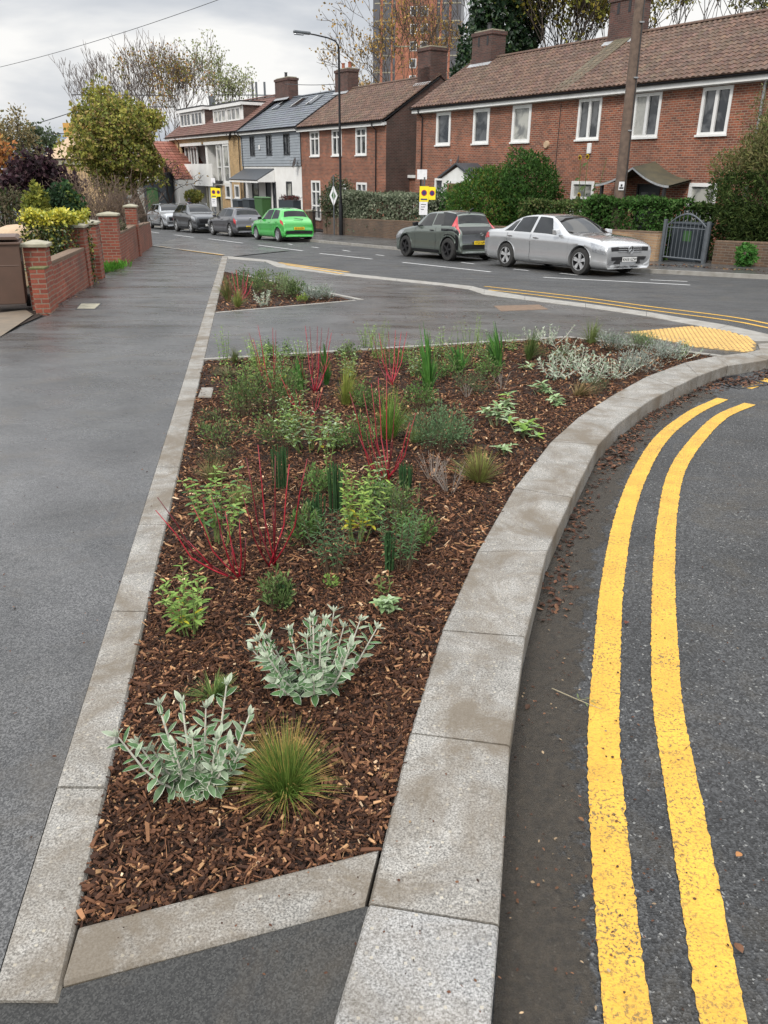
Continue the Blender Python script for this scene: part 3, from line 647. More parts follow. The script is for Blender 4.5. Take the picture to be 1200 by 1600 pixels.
def car(name,label,cfg,s_mid,t_c,heading,group='cars parked along the far kerb',matrix=None):
    # heading +1 : front towards the near right end of the street; -1 : front towards the far end
    if matrix is None:
        p=STg(s_mid,t_c,-.03); X=(-LV if heading>0 else LV)*1.0; X=Vector((X.x,X.y,-G*X.y)).normalized(); Zn=Vector((0,G,1)).normalized(); Y=Zn.cross(X).normalized(); Zn=X.cross(Y)
        matrix=Matrix(((X.x,Y.x,Zn.x,p.x),(X.y,Y.y,Zn.y,p.y),(X.z,Y.z,Zn.z,p.z),(0,0,0,1)))
    r=cfg['r']; wb=cfg['wb']/2; root=thing(name,label,'car',group=group,matrix=matrix)
    B=CarBody(cfg['st'],(wb,-wb),r+.055,r); B.u_lo=cfg['u'][0]; B.u_hi=cfg['u'][1]
    B.body('body',cfg['paint'],root)
    # underside and inner arches
    mb=MB(); W=cfg['W']; mb.box(-wb-.45,wb+.45,-W*.78+.20,W*.78-.20,.17,r*2+.0); mb.box(-wb+r+.08,wb-r-.08,-W*.86,W*.86,.19,.34); mb.build('underbody','black',root)
    for xw in (wb,-wb):
        for sd_ in (1,-1): make_wheel(thing_part('wheel',root),xw,sd_*(W-.125),r,.215,sd_,cfg['rim'],cfg['style'],cfg.get('spokes',5))
    # glass
    for sd_ in (1,-1):
        for (xa,xb,xa2,xb2,k0,k1) in cfg['side']:
            m=MB(); B.patch(m,B.U(xa),B.U(xb),k0,k1,sd_,.005,10,6,B.U(xa2),B.U(xb2)); m.build('side_window','carglass',root,smooth=True)
        if cfg.get('trim'):
            for (xa,xb,xa2,xb2,k0,k1,mt,nm) in cfg['trim']:
                m=MB(); B.patch(m,B.U(xa),B.U(xb),k0,k1,sd_,.0035,10,4,B.U(xa2),B.U(xb2)); m.build(nm,mt,root,smooth=True)
    for nm,(xa,xb,kk) in (('windscreen',cfg['ws']),('rear_window',cfg['rw'])):
        m=MB()
        if isinstance(kk,tuple): k0a,k0b=kk
        else: k0a=k0b=kk
        ua,ub=(B.U(xa),B.U(xb))
        vs=[]; NU=12
        for i in range(NU+1):
            u=ua+(ub-ua)*i/NU; k0=k0a+(k0b-k0a)*i/NU
            ks=[k0+(8.99-k0)*j/6 for j in range(7)]
            row=[B.S(u,k,1,.005) for k in ks]; row+= [Vector((p.x,-p.y,p.z)) for p in row[::-1]]; vs+=row
        m.add(vs,[(i*14+j,i*14+j+1,(i+1)*14+j+1,(i+1)*14+j) for i in range(NU) for j in range(13)])
        m.build(nm,'carglass',root,smooth=True)
    # lamps
    for (nm,mt,ua,ub,ua2,ub2,k0,k1) in cfg['lamps']:
        for sd_ in (1,-1):
            m=MB(); B.patch(m,ua,ub,k0,k1,sd_,.007,6,5,ua2,ub2); m.build(nm,mt,root,smooth=True)
    # nose and tail panels (across the whole front)
    for (nm,mt,ua,ub,k0) in cfg['panels']:
        vs=[]; m=MB(); NU=4
        for i in range(NU+1):
            u=ua+(ub-ua)*i/NU; ks=[k0+(8.99-k0)*j/6 for j in range(7)]
            row=[B.S(u,k,1,.008) for k in ks]; row+= [Vector((p.x,-p.y,p.z)) for p in row[::-1]]; vs+=row
        m.add(vs,[(i*14+j,i*14+j+1,(i+1)*14+j+1,(i+1)*14+j) for i in range(NU) for j in range(13)]); m.build(nm,mt,root,smooth=True)
    # door gaps, handles, mirrors
    for xd in cfg['doors']:
        for sd_ in (1,-1):
            m=MB(); u=B.U(xd); B.patch(m,u-.012*cfg.get('gs',1),u+.012*cfg.get('gs',1),1.3,4.9,sd_,.002,1,10); m.build('door_gap','black',root)
    for xh in cfg['handles']:
        for sd_ in (1,-1):
            p=B.S(B.U(xh),4.35,sd_,.02); m=MB(); m.box(p.x-.09,p.x+.09,p.y-.018,p.y+.018,p.z-.014,p.z+.014); m.build('door_handle',cfg.get('hmat',cfg['paint']),root,bevel=.006)
    for sd_ in (1,-1):
        xm,zm=cfg['mirror']; m=MB(); yb=sd_*(W*.93); 
        vs=[]; 
        for (dx,dy,dz) in ((.09,0,-.02),(.10,.17,-.05),(.07,.20,.06),(.05,.03,.08),(-.05,.02,-.04),(-.05,.19,-.06),(-.06,.20,.07),(-.06,.04,.09)):
            vs.append((xm+dx,yb+sd_*dy,zm+dz))
        m.add(vs,[(0,1,2,3),(7,6,5,4),(0,4,5,1),(1,5,6,2),(2,6,7,3),(3,7,4,0)]); m.build('wing_mirror',cfg.get('mmat',cfg['paint']),root,bevel=.015)
    # number plate
    for (txt,front) in cfg['plates']:
        xp,zp=cfg['pf'] if front else cfg['pr']; sgn=1 if front else -1
        m=MB(); m.box(xp,xp+sgn*.012,-.26,.26,zp-.055,zp+.055) if front else m.box(xp-.012,xp,-.26,.26,zp-.055,zp+.055); pl=m.build('number_plate','plate_w' if front else 'plate_y',root)
        text_mesh(txt,.098,'ink',pl,'lettering',(xp+sgn*.014,0,zp-.004),(0,1 if front else -1,0),(0,0,1),.001,.0015)
    for e_ in cfg.get('extra',[]): e_(root,B)
    return root
def thing_part(name,parent):
    o=bpy.data.objects.new(name,None); COL.objects.link(o); o.parent=parent; return o
# wheel assemblies: an empty part holding tyre and rim
def ebox(name,mat,*bx,bev=.01):
    def f(root,B):
        m=MB(); m.box(*bx); m.build(name,mat,root,bevel=bev)
    return f
def saloon_extra(root,B):
    # round star emblem and grille bars, lower intakes
    for z in (.60,.655,.705):
        m=MB(); m.box(2.325,2.345,-.42,.42,z-.011,z+.011); m.build('grille_bar','chrome',root,bevel=.004)
    m=MB(); pts=[Vector((2.36,math.cos(t)*.088,.650+math.sin(t)*.088)) for t in [2*PI*k/24 for k in range(25)]]; m.tube(pts,.011,6)
    for a in (90,210,330): m.tube([(2.36,0,.650),(2.36,math.cos(R(a))*.085,.650+math.sin(R(a))*.085)],[.014,.006],6)
    m.build('emblem','chrome',root)
    for s_ in (1,-1):
        m=MB(); vs=[(2.315,s_*.30,.30),(2.18,s_*.78,.31),(2.16,s_*.80,.40),(2.24,s_*.62,.45),(2.325,s_*.30,.38)]; m.add(vs,[tuple(range(5)) if s_>0 else tuple(range(5))[::-1]]); 
        o=m.build('air_intake','black',root); so_=o.modifiers.new('t','SOLIDIFY'); so_.thickness=.02; so_.offset=0
    m=MB(); m.box(2.29,2.335,-.45,.45,.255,.275); m.build('splitter_trim','chrome',root,bevel=.004)
def toyota_like(root,B):
    X=-1.83
    m=MB(); t_=[2*PI*k/20 for k in range(21)]
    for (a,c_,dz) in ((.062,.040,0),(.020,.038,-.002),(.040,.014,.016)): m.tube([Vector((X-.055,math.cos(t)*a,.815+dz+math.sin(t)*c_)) for t in t_],.0055,5)
    m.build('emblem','chrome',root)
    m=MB(); m.box(X-.10,X-.06,-.62,.62,.27,.285); m.build('bumper_trim','chrome',root,bevel=.003)
    m=MB(); m.tube([(-1.25,0,1.50),(-1.36,0,1.57),(-1.42,0,1.57)],[.04,.015,.01],6); m.build('aerial','black',root)
def wiper(x0,x1,z0,z1):
    def f(root,B):
        m=MB(); m.tube([(x0,-.30,z0),(x1,.12,z1)],[.016,.010],5); m.build('rear_wiper','black',root)
    return f
def rails(x0,x1,z,y):
    def f(root,B):
        for s_ in (1,-1):
            m=MB(); m.tube([(x0,s_*y,z-.06),(x0-.12,s_*y,z),(x1+.12,s_*y,z),(x1,s_*y,z-.05)],.018,6); m.build('roof_rail','chrome',root)
    return f
saloon=dict(W=.926,r=.335,wb=2.94,paint='silver',rim='alloy',style='double',u=(3,15.9),
 st=[(2.26,.24,.28,.30,.62,.50),(2.31,.20,.42,.44,.74,.60),(2.325,.19,.60,.62,.80,.66),(2.31,.19,.70,.735,.83,.68),(2.22,.19,.74,.80,.86,.71),(2.0,.19,.79,.88,.905,.74),(1.6,.20,.86,.945,.925,.76),(1.1,.20,.905,.985,.926,.76),(.92,.20,.92,1.005,.926,.75),(.35,.20,.935,1.325,.926,.64),(.05,.20,.945,1.435,.926,.60),(-.5,.20,.955,1.468,.926,.585),(-1.0,.20,.965,1.44,.922,.585),(-1.4,.20,.975,1.33,.915,.60),(-1.92,.21,.985,1.09,.895,.66),(-2.3,.23,.965,1.06,.865,.68),(-2.52,.26,.93,1.03,.80,.66),(-2.60,.29,.76,.80,.77,.62),(-2.60,.30,.50,.54,.76,.6),(-2.56,.33,.37,.40,.70,.55)],
 side=[(.52,-.40,.10,-.40,5.12,6.86),(-.50,-1.22,-.50,-1.12,5.12,6.86),(-1.27,-1.62,-1.19,-1.36,5.15,6.6)],
 ws=(.90,.10,(7.02,7.12)),rw=(-1.10,-1.86,(7.1,7.05)),
 lamps=[('headlight','lampclear',3.3,5.25,4.0,5.55,3.55,4.85),('tail_light','lampred',16.2,14.9,16.2,15.2,3.9,4.9)],
 panels=[('grille','black_gloss',2.0,2.85,7.0),('lower_grille','black',.75,1.25,6.6)],
 doors=[1.02,-.45,-1.45],handles=[-.22,-1.30],mirror=(.62,1.02),plates=[('KN18 GZW',True)],pf=(2.345,.415),pr=(-2.62,.8),hmat='chrome',
 trim=[(1.0,-1.0,1.0,-1.0,1.0,1.25,'chrome','sill_trim')],extra=[saloon_extra])
def hatch(L,W,Hh,wb,fo,ro,belt,hood,paint,rim,style,r,plate,tail,zb=.18,rwz=None,steep=.35,sp=5,extra=[],lampsR=None,lampsF=None,panels=[],trim=[],sidew=None,mir='same',platef=None,roofw=.6,hump=0):
    f=wb/2+fo; b_=-(wb/2+ro); cow=wb/2-.42; rf=cow-.78; rr=b_+.62+hump; we=b_+.30
    zw=rwz or belt+.02; W_=W
    st=[(f-.10,zb+.08,zb+.11,zb+.13,W*.66,W*.52),(f-.03,zb+.02,.42,.44,W*.80,W*.62),(f,zb,.58,.60,W*.86,W*.68),(f-.03,zb,hood-.20,hood-.16,W*.90,W*.74),(f-.16,zb,hood-.13,hood-.06,W*.94,W*.78),(f-.45,zb,hood-.06,hood+.02,W*.98,W*.80),(cow+.12,zb,belt-.05,hood+.10,W,W*.80),(cow,zb,belt-.03,hood+.14,W,W*.79),
        ((cow+rf)/2,zb,belt-.01,(hood+.14+Hh)/2+.06,W,W*.70),(rf,zb,belt,Hh-.03,W,W*(roofw+.06)),(rf-.7,zb,belt+.01,Hh,W,W*(roofw+.04)),(rr+.35,zb,belt+.03,Hh-.015,W*.995,W*(roofw+.03)),(rr,zb,belt+.04,Hh-.05,W*.985,W*(roofw+.02)),(rr-.10,zb,belt+.04,Hh-.10,W*.98,W*(roofw+.02)),
        (we,zb+.01,belt+.03,zw+.04,W*.95,W*.74),(b_+.10,zb+.03,zw-.16,zw-.12,W*.90,W*.74),(b_+.04,zb+.04,.60,.64,W*.88,W*.74),(b_,zb+.05,.46,.50,W*.86,W*.74),(b_+.03,zb+.08,zb+.14,zb+.17,W*.80,W*.64)]
    cfg=dict(W=W,r=r,wb=wb,paint=paint,rim=rim,style=style,spokes=sp,u=(3,14.9),st=st,
      side=sidew or [(cow-.36,cow-1.32,cow-.72,cow-1.32,5.12,6.82),(cow-1.40,rr-.02,cow-1.40,rr+.18,5.15,6.78)],
      ws=(cow-.02,rf+.03,(7.05,7.15)),rw=(rr-.12,we+.06,(7.12,7.08)),
      lamps=(lampsF or [('headlight','lampclear',3.15,5.0,3.7,5.4,3.5,4.85)])+(lampsR or [('tail_light','lampred',15.6,14.35,15.2,14.3,3.7,4.85)]),
      panels=panels,doors=[cow-.18,cow-1.36,rr-.15 if False else b_+.95],handles=[cow-1.16,rr+.12],mirror=(cow-.30,belt+.06),
      plates=plate,pf=(f+.01,.45),pr=(b_+.01,.60),trim=trim,extra=extra)
    if mir!='same': cfg['mmat']=mir
    return cfg
aygo=hatch(3.70,.87,1.51,2.43,.70,.60,1.0,.93,'sage','alloyblack','blade',.345,[('ST23 NFW',False)],None,zb=.2,rwz=1.0,mir='black_gloss',hump=-.02,roofw=.62,
  lampsR=[('tail_light','lampred',15.15,13.3,14.1,13.05,5.0,6.95)],
  panels=[('tailgate','black_gloss',14.05,15.3,6.9),('rear_bumper','grey2',15.35,16.6,6.3),('lower_bumper','black',16.9,17.9,5.5),('spoiler','black_gloss',12.0,12.75,7.0)],
  trim=[(1.0,-1.0,1.0,-1.0,.95,1.9,'black','sill_cladding'),(-1.03,-1.60,-.62,-1.58,3.3,6.95,'blackpaint','rear_quarter'),(-1.56,-1.80,-1.58,-1.80,1.1,4.9,'blackpaint','rear_corner')],
  sidew=[(.52,-.28,.16,-.28,5.12,6.80),(-.35,-.92,-.35,-.76,5.25,6.75)],extra=[toyota_like])
aygo['hmat']='black'; aygo['pr']=(-1.855,.565)
green=hatch(3.89,.85,1.475,2.49,.74,.62,.93,.88,'green','silver2','cover',.30,[('EF10 KZN',False)],None,zb=.19,rwz=.98,mir='black_gloss',
  lampsR=[('tail_light','lampred',15.2,13.95,14.6,13.6,4.1,4.95)],panels=[('bumper_underside','black',17.0,17.9,5.0)],extra=[wiper(-1.66,-1.62,.98,1.03)],sp=7)
green['pr']=(-1.875,.60)
golf=hatch(4.25,.895,1.45,2.62,.82,.80,.94,.90,'grey','alloy','double',.32,[('LN65 VGX',False)],None,zb=.18,rwz=.98,
  lampsR=[('tail_light','lampred',15.3,14.2,15.0,14.0,3.6,4.7)],panels=[('bumper_underside','black',17.0,17.9,5.0),('spoiler','black_gloss',12.4,12.95,7.0)],extra=[ebox('emblem','chrome',-2.085,-2.06,-.05,.05,.86,.95,bev=.02)],sp=5)
golf['pr']=(-2.10,.50)
suvp=[('grille','black_gloss',1.8,2.7,7.1),('lower_grille','black',.6,1.2,5.3)]
qash=hatch(4.38,.90,1.59,2.65,.86,.84,1.06,1.0,'grey2','alloy','double',.345,[('YT16 OLC',True)],None,zb=.23,rwz=1.05,panels=suvp,trim=[(1.0,-1.0,1.0,-1.0,.95,1.8,'black','sill_cladding')],extra=[rails(.35,-1.35,1.60,.56)])
troc=hatch(4.23,.91,1.573,2.59,.82,.82,1.05,1.0,'silver2','alloy','double',.345,[('LV70 KHE',True)],None,zb=.23,rwz=1.05,panels=suvp,trim=[(1.0,-1.0,1.0,-1.0,.95,1.8,'black','sill_cladding')],extra=[rails(.35,-1.3,1.585,.56)])
white=hatch(4.1,.88,1.50,2.55,.78,.75,.96,.92,'whitepaint','alloy','double',.31,[('RE64 BXT',True)],None)
car('parked_car','silver saloon car nearest the gate with a star emblem on its grille',saloon,16.78,16.35,1)
car('parked_car','sage green and black hatchback with black wheels parked behind the silver saloon',aygo,22.35,16.32,-1)
car('parked_car','bright green hatchback parked in front of the low brick house wall',green,36.25,16.75,-1)
car('parked_car','mid grey hatchback parked between the bright green car and the dark grey tall car',golf,42.4,16.85,-1)
car('parked_car','dark grey tall crossover car with roof rails facing the viewer',qash,48.3,16.75,1)
car('parked_car','pale silver crossover car at the far end of the parked row',troc,54.6,17.0,1)
wc=far(5,345,20.5); wcz=gz(20.5)
car('parked_car','white car half hidden behind the variegated hedge on the left',white,0,0,1,group=None,matrix=Matrix.Translation((wc.x-2.1,20.5,wcz))@Matrix.Rotation(R(8),4,'Z'))
# ------------------------------------------------------------------ buildings
class Bld:
    # local frame: x towards the near right end of the street, y away from the road, z up
    def __init__(s,name,label,s0,t0,z0,cat='house',group=None):
        s.s0,s.t0,s.z0=s0,t0,z0; s.root=thing(name,label,cat,ST(s0,t0,z0),SROT,group)
    def x(s,sv): return s.s0-sv
    def z(s,zv): return zv-s.z0
def wall_with_holes(mb,x0,x1,z0,z1,y,holes,depth=.10):
    # front wall (facing -y) as panels round the openings, with reveals
    xs_=sorted(set([x0,x1]+[h[0] for h in holes]+[h[1] for h in holes])); zs=sorted(set([z0,z1]+[h[2] for h in holes]+[h[3] for h in holes]))
    for a,c in zip(xs_[:-1],xs_[1:]):
        for d,e in zip(zs[:-1],zs[1:]):
            mx_,mz=(a+c)/2,(d+e)/2
            if mx_<x0 or mx_>x1 or mz<z0 or mz>z1: continue
            if any(h[0]<mx_<h[1] and h[2]<mz<h[3] for h in holes): continue
            mb.quad((a,y,d),(c,y,d),(c,y,e),(a,y,e))
    for (a,c,d,e) in holes:
        yb=y+depth
        mb.quad((a,y,d),(a,y,e),(a,yb,e),(a,yb,d)); mb.quad((c,y,e),(c,y,d),(c,yb,d),(c,yb,e))
        mb.quad((a,y,e),(c,y,e),(c,yb,e),(a,yb,e)); mb.quad((c,y,d),(a,y,d),(a,yb,d),(c,yb,d))
def window(root,x0,x1,z0,z1,y,fr='white',glass='glass',mull=(),trans=(),fw_=.09,proud=.03,sill='white',bars=.045,net=False,name='window'):
    m=MB(); ya,yb=y-proud,y+.09
    m.box(x0,x1,ya,yb,z0,z0+fw_); m.box(x0,x1,ya,yb,z1-fw_,z1); m.box(x0,x0+fw_,ya,yb,z0+fw_,z1-fw_); m.box(x1-fw_,x1,ya,yb,z0+fw_,z1-fw_)
    for t in mull: xm=x0+(x1-x0)*t; m.box(xm-bars,xm+bars,ya+.003,yb-.003,z0+fw_,z1-fw_)
    for t in trans:
        zm=z0+(z1-z0)*t; m.box(x0+fw_,x1-fw_,ya+.006,yb-.006,zm-bars,zm+bars)
    if sill: m.box(x0-.05,x1+.05,ya-.05,ya-.002,z0-.03,z0+.035)
    w_=m.build(name,fr,root)
    g=MB(); g.quad((x0+.03,y+.04,z0+.03),(x1-.03,y+.04,z0+.03),(x1-.03,y+.04,z1-.03),(x0+.03,y+.04,z1-.03)); g.build('pane',glass,w_)
    if net:
        c=MB(); n=10
        for i in range(n):
            a=x0+.06+(x1-x0-.12)*i/n*net; b_=x0+.06+(x1-x0-.12)*(i+1)/n*net; d=.02*(i%2)
            c.quad((a,y+.032-d*.3,z0+.08),(b_,y+.032-.006+d*.3,z0+.08),(b_,y+.032-.006+d*.3,z1-.08),(a,y+.032-d*.3,z1-.08))
        c.build('curtain','blind',w_)
    return w_
def tile_slope(mb,x0,x1,y0,z0,y1,z1,course=.30,pitch=.24,amp=.028,flat=False,seg=5,jit=.18,sag=0):
    # courses of tiles from the eave (y0,z0) to the ridge (y1,z1)
    L_=math.hypot(y1-y0,z1-z0); n=max(1,int(round(L_/course))); dy,dz=(y1-y0)/L_,(z1-z0)/L_; ny,nz=-dz,dy
    if dy<0: ny,nz=dz,-dy
    cols=int(math.ceil((x1-x0)/pitch))
    for i in range(n):
        a=i*L_/n; b_=(i+1)*L_/n+.02
        for c in range(cols):
            xa=x0+c*pitch; xb=min(x1,xa+pitch); k=1+rng.uniform(-jit,jit); col=(k,k*rng.uniform(.94,1.04),k*rng.uniform(.92,1.05)); lift=.030+rng.uniform(-.004,.004)
            if flat:
                vs=[]; 
                for d,h in ((a,lift),(b_,.004)): vs+= [(xa+.004,y0+dy*d+ny*h,z0+dz*d+nz*h),(xb-.004,y0+dy*d+ny*h,z0+dz*d+nz*h)]
                vs+=[(xa+.004,y0+dy*a,z0+dz*a),(xb-.004,y0+dy*a,z0+dz*a)]
                mb.add(vs,[(0,1,3,2),(4,5,1,0)],col)
            else:
                vs=[]
                for d,h in ((a,0),(a,lift),(b_,0.004)):
                    for q in range(seg+1):
                        t=q/seg; xx=xa+(xb-xa)*t; hh=h+(amp*(1-math.cos(2*PI*t))*.5 if h else 0)
                        if h==0.004: hh=.004+amp*(1-math.cos(2*PI*t))*.5
                        vs.append((xx,y0+dy*d+ny*hh,z0+dz*d+nz*hh))
                m_=seg+1; mb.add(vs,[(r*m_+q,r*m_+q+1,(r+1)*m_+q+1,(r+1)*m_+q) for r in range(2) for q in range(seg)],col)
def ridge_row(root,x0,x1,y,z,mat,r=.12,L_=.45,name='ridge'):
    mb=MB(); x=x0
    while x<x1:
        k=1+rng.uniform(-.15,.15); a,b_=x,min(x+L_,x1); vs=[]
        for xx in (a,b_-.01):
            for q in range(7): t=PI*q/6; vs.append((xx,y-r*math.cos(t),z+r*math.sin(t)*.8-.03))
        mb.add(vs,[(q,q+1,7+q+1,7+q) for q in range(6)]+[tuple(range(7)),tuple(range(7,14))[::-1]],(k,k,k)); x+=L_
    return mb.build(name,mat,root)
def chimney(root,x0,x1,y0,y1,z0,z1,pots=1,potm='pot',slots=False,flash=True,mat='brick_chim',cap=True):
    mb=MB(); mb.box(x0,x1,y0,y1,z0,z1-.16); mb.box(x0-.05,x1+.05,y0-.05,y1+.05,z1-.16,z1); c=mb.build('chimney',mat,root)
    mb=MB(); mb.box(x0+.06,x1-.06,y0+.06,y1-.06,z1+.001,z1+.07); mb.build('flaunching','stone',c)
    for i in range(pots):
        xx=x0+(x1-x0)*(i+.5)/pots if pots>1 else (x0+x1)/2; yy=(y0+y1)/2
        mb=MB(); mb.lathe([(.13,z1+.07),(.11,z1+.14),(.10,z1+.36),(.125,z1+.38),(.125,z1+.42),(.08,z1+.42)],14,'z',(xx,yy,0)); mb.build('chimney_pot',potm,c,smooth=True,angle=40)
    if slots:
        for t in ((.35,.80) if True else ()):
            mb=MB(); xx=x0+(x1-x0)*t; mb.box(xx-.07,xx+.07,y0-.012,y0-.004,z1-.62,z1-.22); mb.build('vent','black',c)
    if flash:
        mb=MB(); zf=z0+.05; mb.slab((x0-.12,y0-.22,zf-.02),(x1+.12,y0-.22,zf-.02),(x1+.12,y0-.01,zf+.14),(x0-.12,y0-.01,zf+.14),.02); mb.build('flashing','lead',c)
    return c
def dish(root,x,y,z,r=.30,mat='dish'):
    mb=MB(); prof=[(0.001,0),(r*.5,-.02),(r*.8,-.055),(r,-.10)]; mb.lathe([(a,h) for a,h in prof],20,'y')
    mb.lathe([(a,h+.012) for a,h in prof[::-1]],20,'y')
    o=mb.build('satellite_dish',mat,root,smooth=True); o.location=(x,y-.25,z); o.rotation_euler=(R(-18),0,R(-38))
    a=MB(); a.tube([(0,-.02,-r),(0,-.30,-r*.6),(0,-.36,-.02)],.012,5); a.box(-.03,.03,-.42,-.33,-.04,.03); a.tube([(0,.0,0),(0,.24,-.05)],.02,5); a.build('dish_arm',mat,o)
def gutter(root,x0,x1,y,z,zf0,zf1,dp=(),fas='white',gut='black_gloss',base=0):
    mb=MB(); mb.box(x0,x1,y+.16,y+.30-.003,zf0,zf1); mb.box(x0-.02,x1+.02,y-.01,y+.16,z-.23,z-.07); mb.build('fascia',fas,root)
    mb=MB(); vs=[]
    for xx in (x0-.05,x1+.05):
        for q in range(9): t=PI+PI*q/8; vs.append((xx,y-.065+.062*math.cos(t),z-.02+.07*math.sin(t)))
    mb.add(vs,[(q,q+1,9+q+1,9+q) for q in range(8)]); g=mb.build('gutter',gut,root); so_=g.modifiers.new('t','SOLIDIFY'); so_.thickness=.008
    for x in dp:
        mb=MB(); mb.tube([(x,y-.065,z-.08),(x,y-.06,z-.18),(x,y+.22,z-.42),(x,y+.22,base)],.036,8); mb.build('downpipe',gut,root)
# ---- near terrace: two brick houses under one long pantile roof
B1=Bld('brick_terrace','long brown brick terrace with a pantiled roof behind the silver and sage cars',37.2,25.0,-1.25,'terrace'); rt=B1.root
W1=26.2; zz=lambda v:v-B1.z0
up_z0,up_z1=zz(2.91),zz(4.39)
first=[(1.78,2.98),(4.76,5.96),(7.55,8.77)]; second=[(11.57,12.80),(14.43,15.68),(17.40,18.58),(22.2,23.4)]
ground_=[(1.80,2.86,zz(-.55),zz(1.42)),(4.0,4.9,zz(-1.0),zz(1.26)),(11.58,12.84,zz(-.45),zz(1.41)),(15.05,16.15,zz(-1.0),zz(1.35)),(17.42,18.6,zz(-.4),zz(1.42))]
holes=[(a,c,up_z0,up_z1) for a,c in first+second]+[(a,c,d,e) for a,c,d,e in ground_]
mb=MB(); wall_with_holes(mb,0,W1,-.6,zz(4.60),0,holes)
mb.build('front_wall','brick_house',rt)
mb=MB(); ez,rz_,ry=zz(4.66),zz(6.93),3.45
for x,fl in ((0,1),(W1,0)):
    v=[(x,0.0,-.6),(x,2*ry-.1,-.6),(x,2*ry-.1,ez-.02),(x,ry,rz_-.06),(x,0.0,ez-.02)]; mb.add(v,[(0,1,2,3,4) if not fl else (4,3,2,1,0)])
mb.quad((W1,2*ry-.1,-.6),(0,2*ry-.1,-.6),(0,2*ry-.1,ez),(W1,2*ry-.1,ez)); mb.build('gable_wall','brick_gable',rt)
mb=MB(); tile_slope(mb,-.12,W1+.1,-.32,zz(4.68),ry,rz_+.04,.30,.235,amp=.05,jit=.3); tile_slope(mb,-.12,W1+.1,2*ry+.2,zz(4.68),ry,rz_+.04,.6,.47)
roof=mb.build('roof','pantile',rt)
mb=MB(); mb.slab((-.10,-.30,zz(4.66)),(W1+.08,-.30,zz(4.66)),(W1+.08,ry,rz_),(-.10,ry,rz_),.08); mb.build('roof_underside','black',rt)
ridge_row(roof,-.12,W1+.1,ry,rz_+.09,'pantile')
chimney(roof,.45,2.0,ry-.45,ry+.45,zz(6.6),zz(8.15),1,'black',True)
chimney(roof,9.75,11.1,ry-.45,ry+.45,zz(6.6),zz(8.35),2,'pot',True)
# lichen stained strip of slates below the second chimney
mb=MB(); n=22
for i in range(n):
    t0,t1=i/n,(i+1)/n
    for j in range(3):
        xa=10.2+j*.3; y0=-.25+(ry+.1)*t0; z0=zz(4.73)+(rz_+.06-zz(4.70))*t0*.98; y1=-.25+(ry+.1)*t1; z1=zz(4.73)+(rz_+.06-zz(4.70))*t1*.98
        k=rng.uniform(.95,1.45); mb.slab((xa,y0,z0+.045),(xa+.27,y0,z0+.045),(xa+.27,y1,z1+.038),(xa,y1,z1+.038),.02,(k*.82,k*1.05,k*.95))
mb.build('verge_tiles','pantile',roof)
gutter(rt,0,W1,-.30,zz(4.66),zz(4.41),zz(4.62),dp=(.62,))
mb=MB(); mb.tube([(19.75,-.06,zz(4.5)),(19.75,-.06,-.4)],.05,8); mb.build('downpipe','steel',rt)
for i,(a,c) in enumerate(first): window(rt,a,c,up_z0,up_z1,0,glass='glass_net' if i==2 else 'glass',fw_=.14,bars=.04,sill='white')
for i,(a,c) in enumerate(second): window(rt,a,c,up_z0,up_z1,0,glass='glass',mull=(.5,),fw_=.11,bars=.06,net=(.45 if i==1 else False))
a,c,d,e=ground_[0]; window(rt,a,c,d,e,0,trans=(.70,),fw_=.10)
a,c,d,e=ground_[2]; window(rt,a,c,d,e,0,trans=(.66,),fw_=.12,glass='glass_net')
a,c,d,e=ground_[4]; window(rt,a,c,d,e,0,trans=(.56,),fw_=.12,glass='glass_net')
def door(root,x0,x1,z0,z1,mat,y=0,lights=True,fr='white',nm='front_door'):
    m=MB(); m.box(x0,x0+.07,y-.02,y+.09,z0,z1); m.box(x1-.07,x1,y-.02,y+.09,z0,z1); m.box(x0+.07,x1-.07,y-.02,y+.09,z1-.08,z1); f=m.build('door_frame',fr,root)
    m=MB(); m.box(x0+.07,x1-.07,y+.03,y+.07,z0,z1-.08)
    m.box(x0+.18,x1-.18,y+.015,y+.03,z0+.2,z0+.8); d=m.build(nm,mat,f)
    if lights:
        for k in (0,1):
            m=MB(); w_=(x1-x0-.44)/2; xa=x0+.2+k*(w_+.04); m.box(xa,xa+w_,y+.018,y+.03,z0+1.0,z1-.28); m.build('door_pane','glass',d)
    m=MB(); m.tube([(x1-.15,y-.02,z0+1.0),(x1-.25,y-.02,z0+1.0)],.015,6); m.build('handle','chrome',d)
door(rt,4.0,4.9,zz(-1.0),zz(1.26),'white')
door(rt,15.05,16.15,zz(-1.0),zz(1.35),'anth',fr='black')
# white gabled porch
pr=thing_part('porch',rt); y=-1.15; xa,xb,xm=3.9,6.45,5.2; ze,za=zz(1.44),zz(1.98)
mb=MB(); mb.add([(xa+.1,y,ze-.12),(xb-.1,y,ze-.12),(xb-.1,y,ze+.02),(xm,y,za-.05),(xa+.1,y,ze+.02)],[(0,1,2,3,4)]); mb.box(xa+.1,xb-.1,y+.005,y+.10,ze-.22,ze-.12); mb.box(xa+.08,xa+.2,y+.01,y+.13,0,ze-.22); mb.box(xb-.2,xb-.08,y+.01,y+.13,0,ze-.22); mb.box(xm+.35,xm+.45,y+.01,y+.1,0,ze-.22); mb.build('porch_front','white',pr)
mb=MB(); mb.slab((xa-.1,y-.12,ze-.02),(xm,y-.12,za+.06),(xm,-.0,za+.06),(xa-.1,0,ze-.02),-.07,(.5,.5,.5)); mb.slab((xm,y-.12,za+.06),(xb+.1,y-.12,ze-.02),(xb+.1,0,ze-.02),(xm,0,za+.06),-.07,(.5,.5,.5)); mb.build('porch_roof','slate',pr)
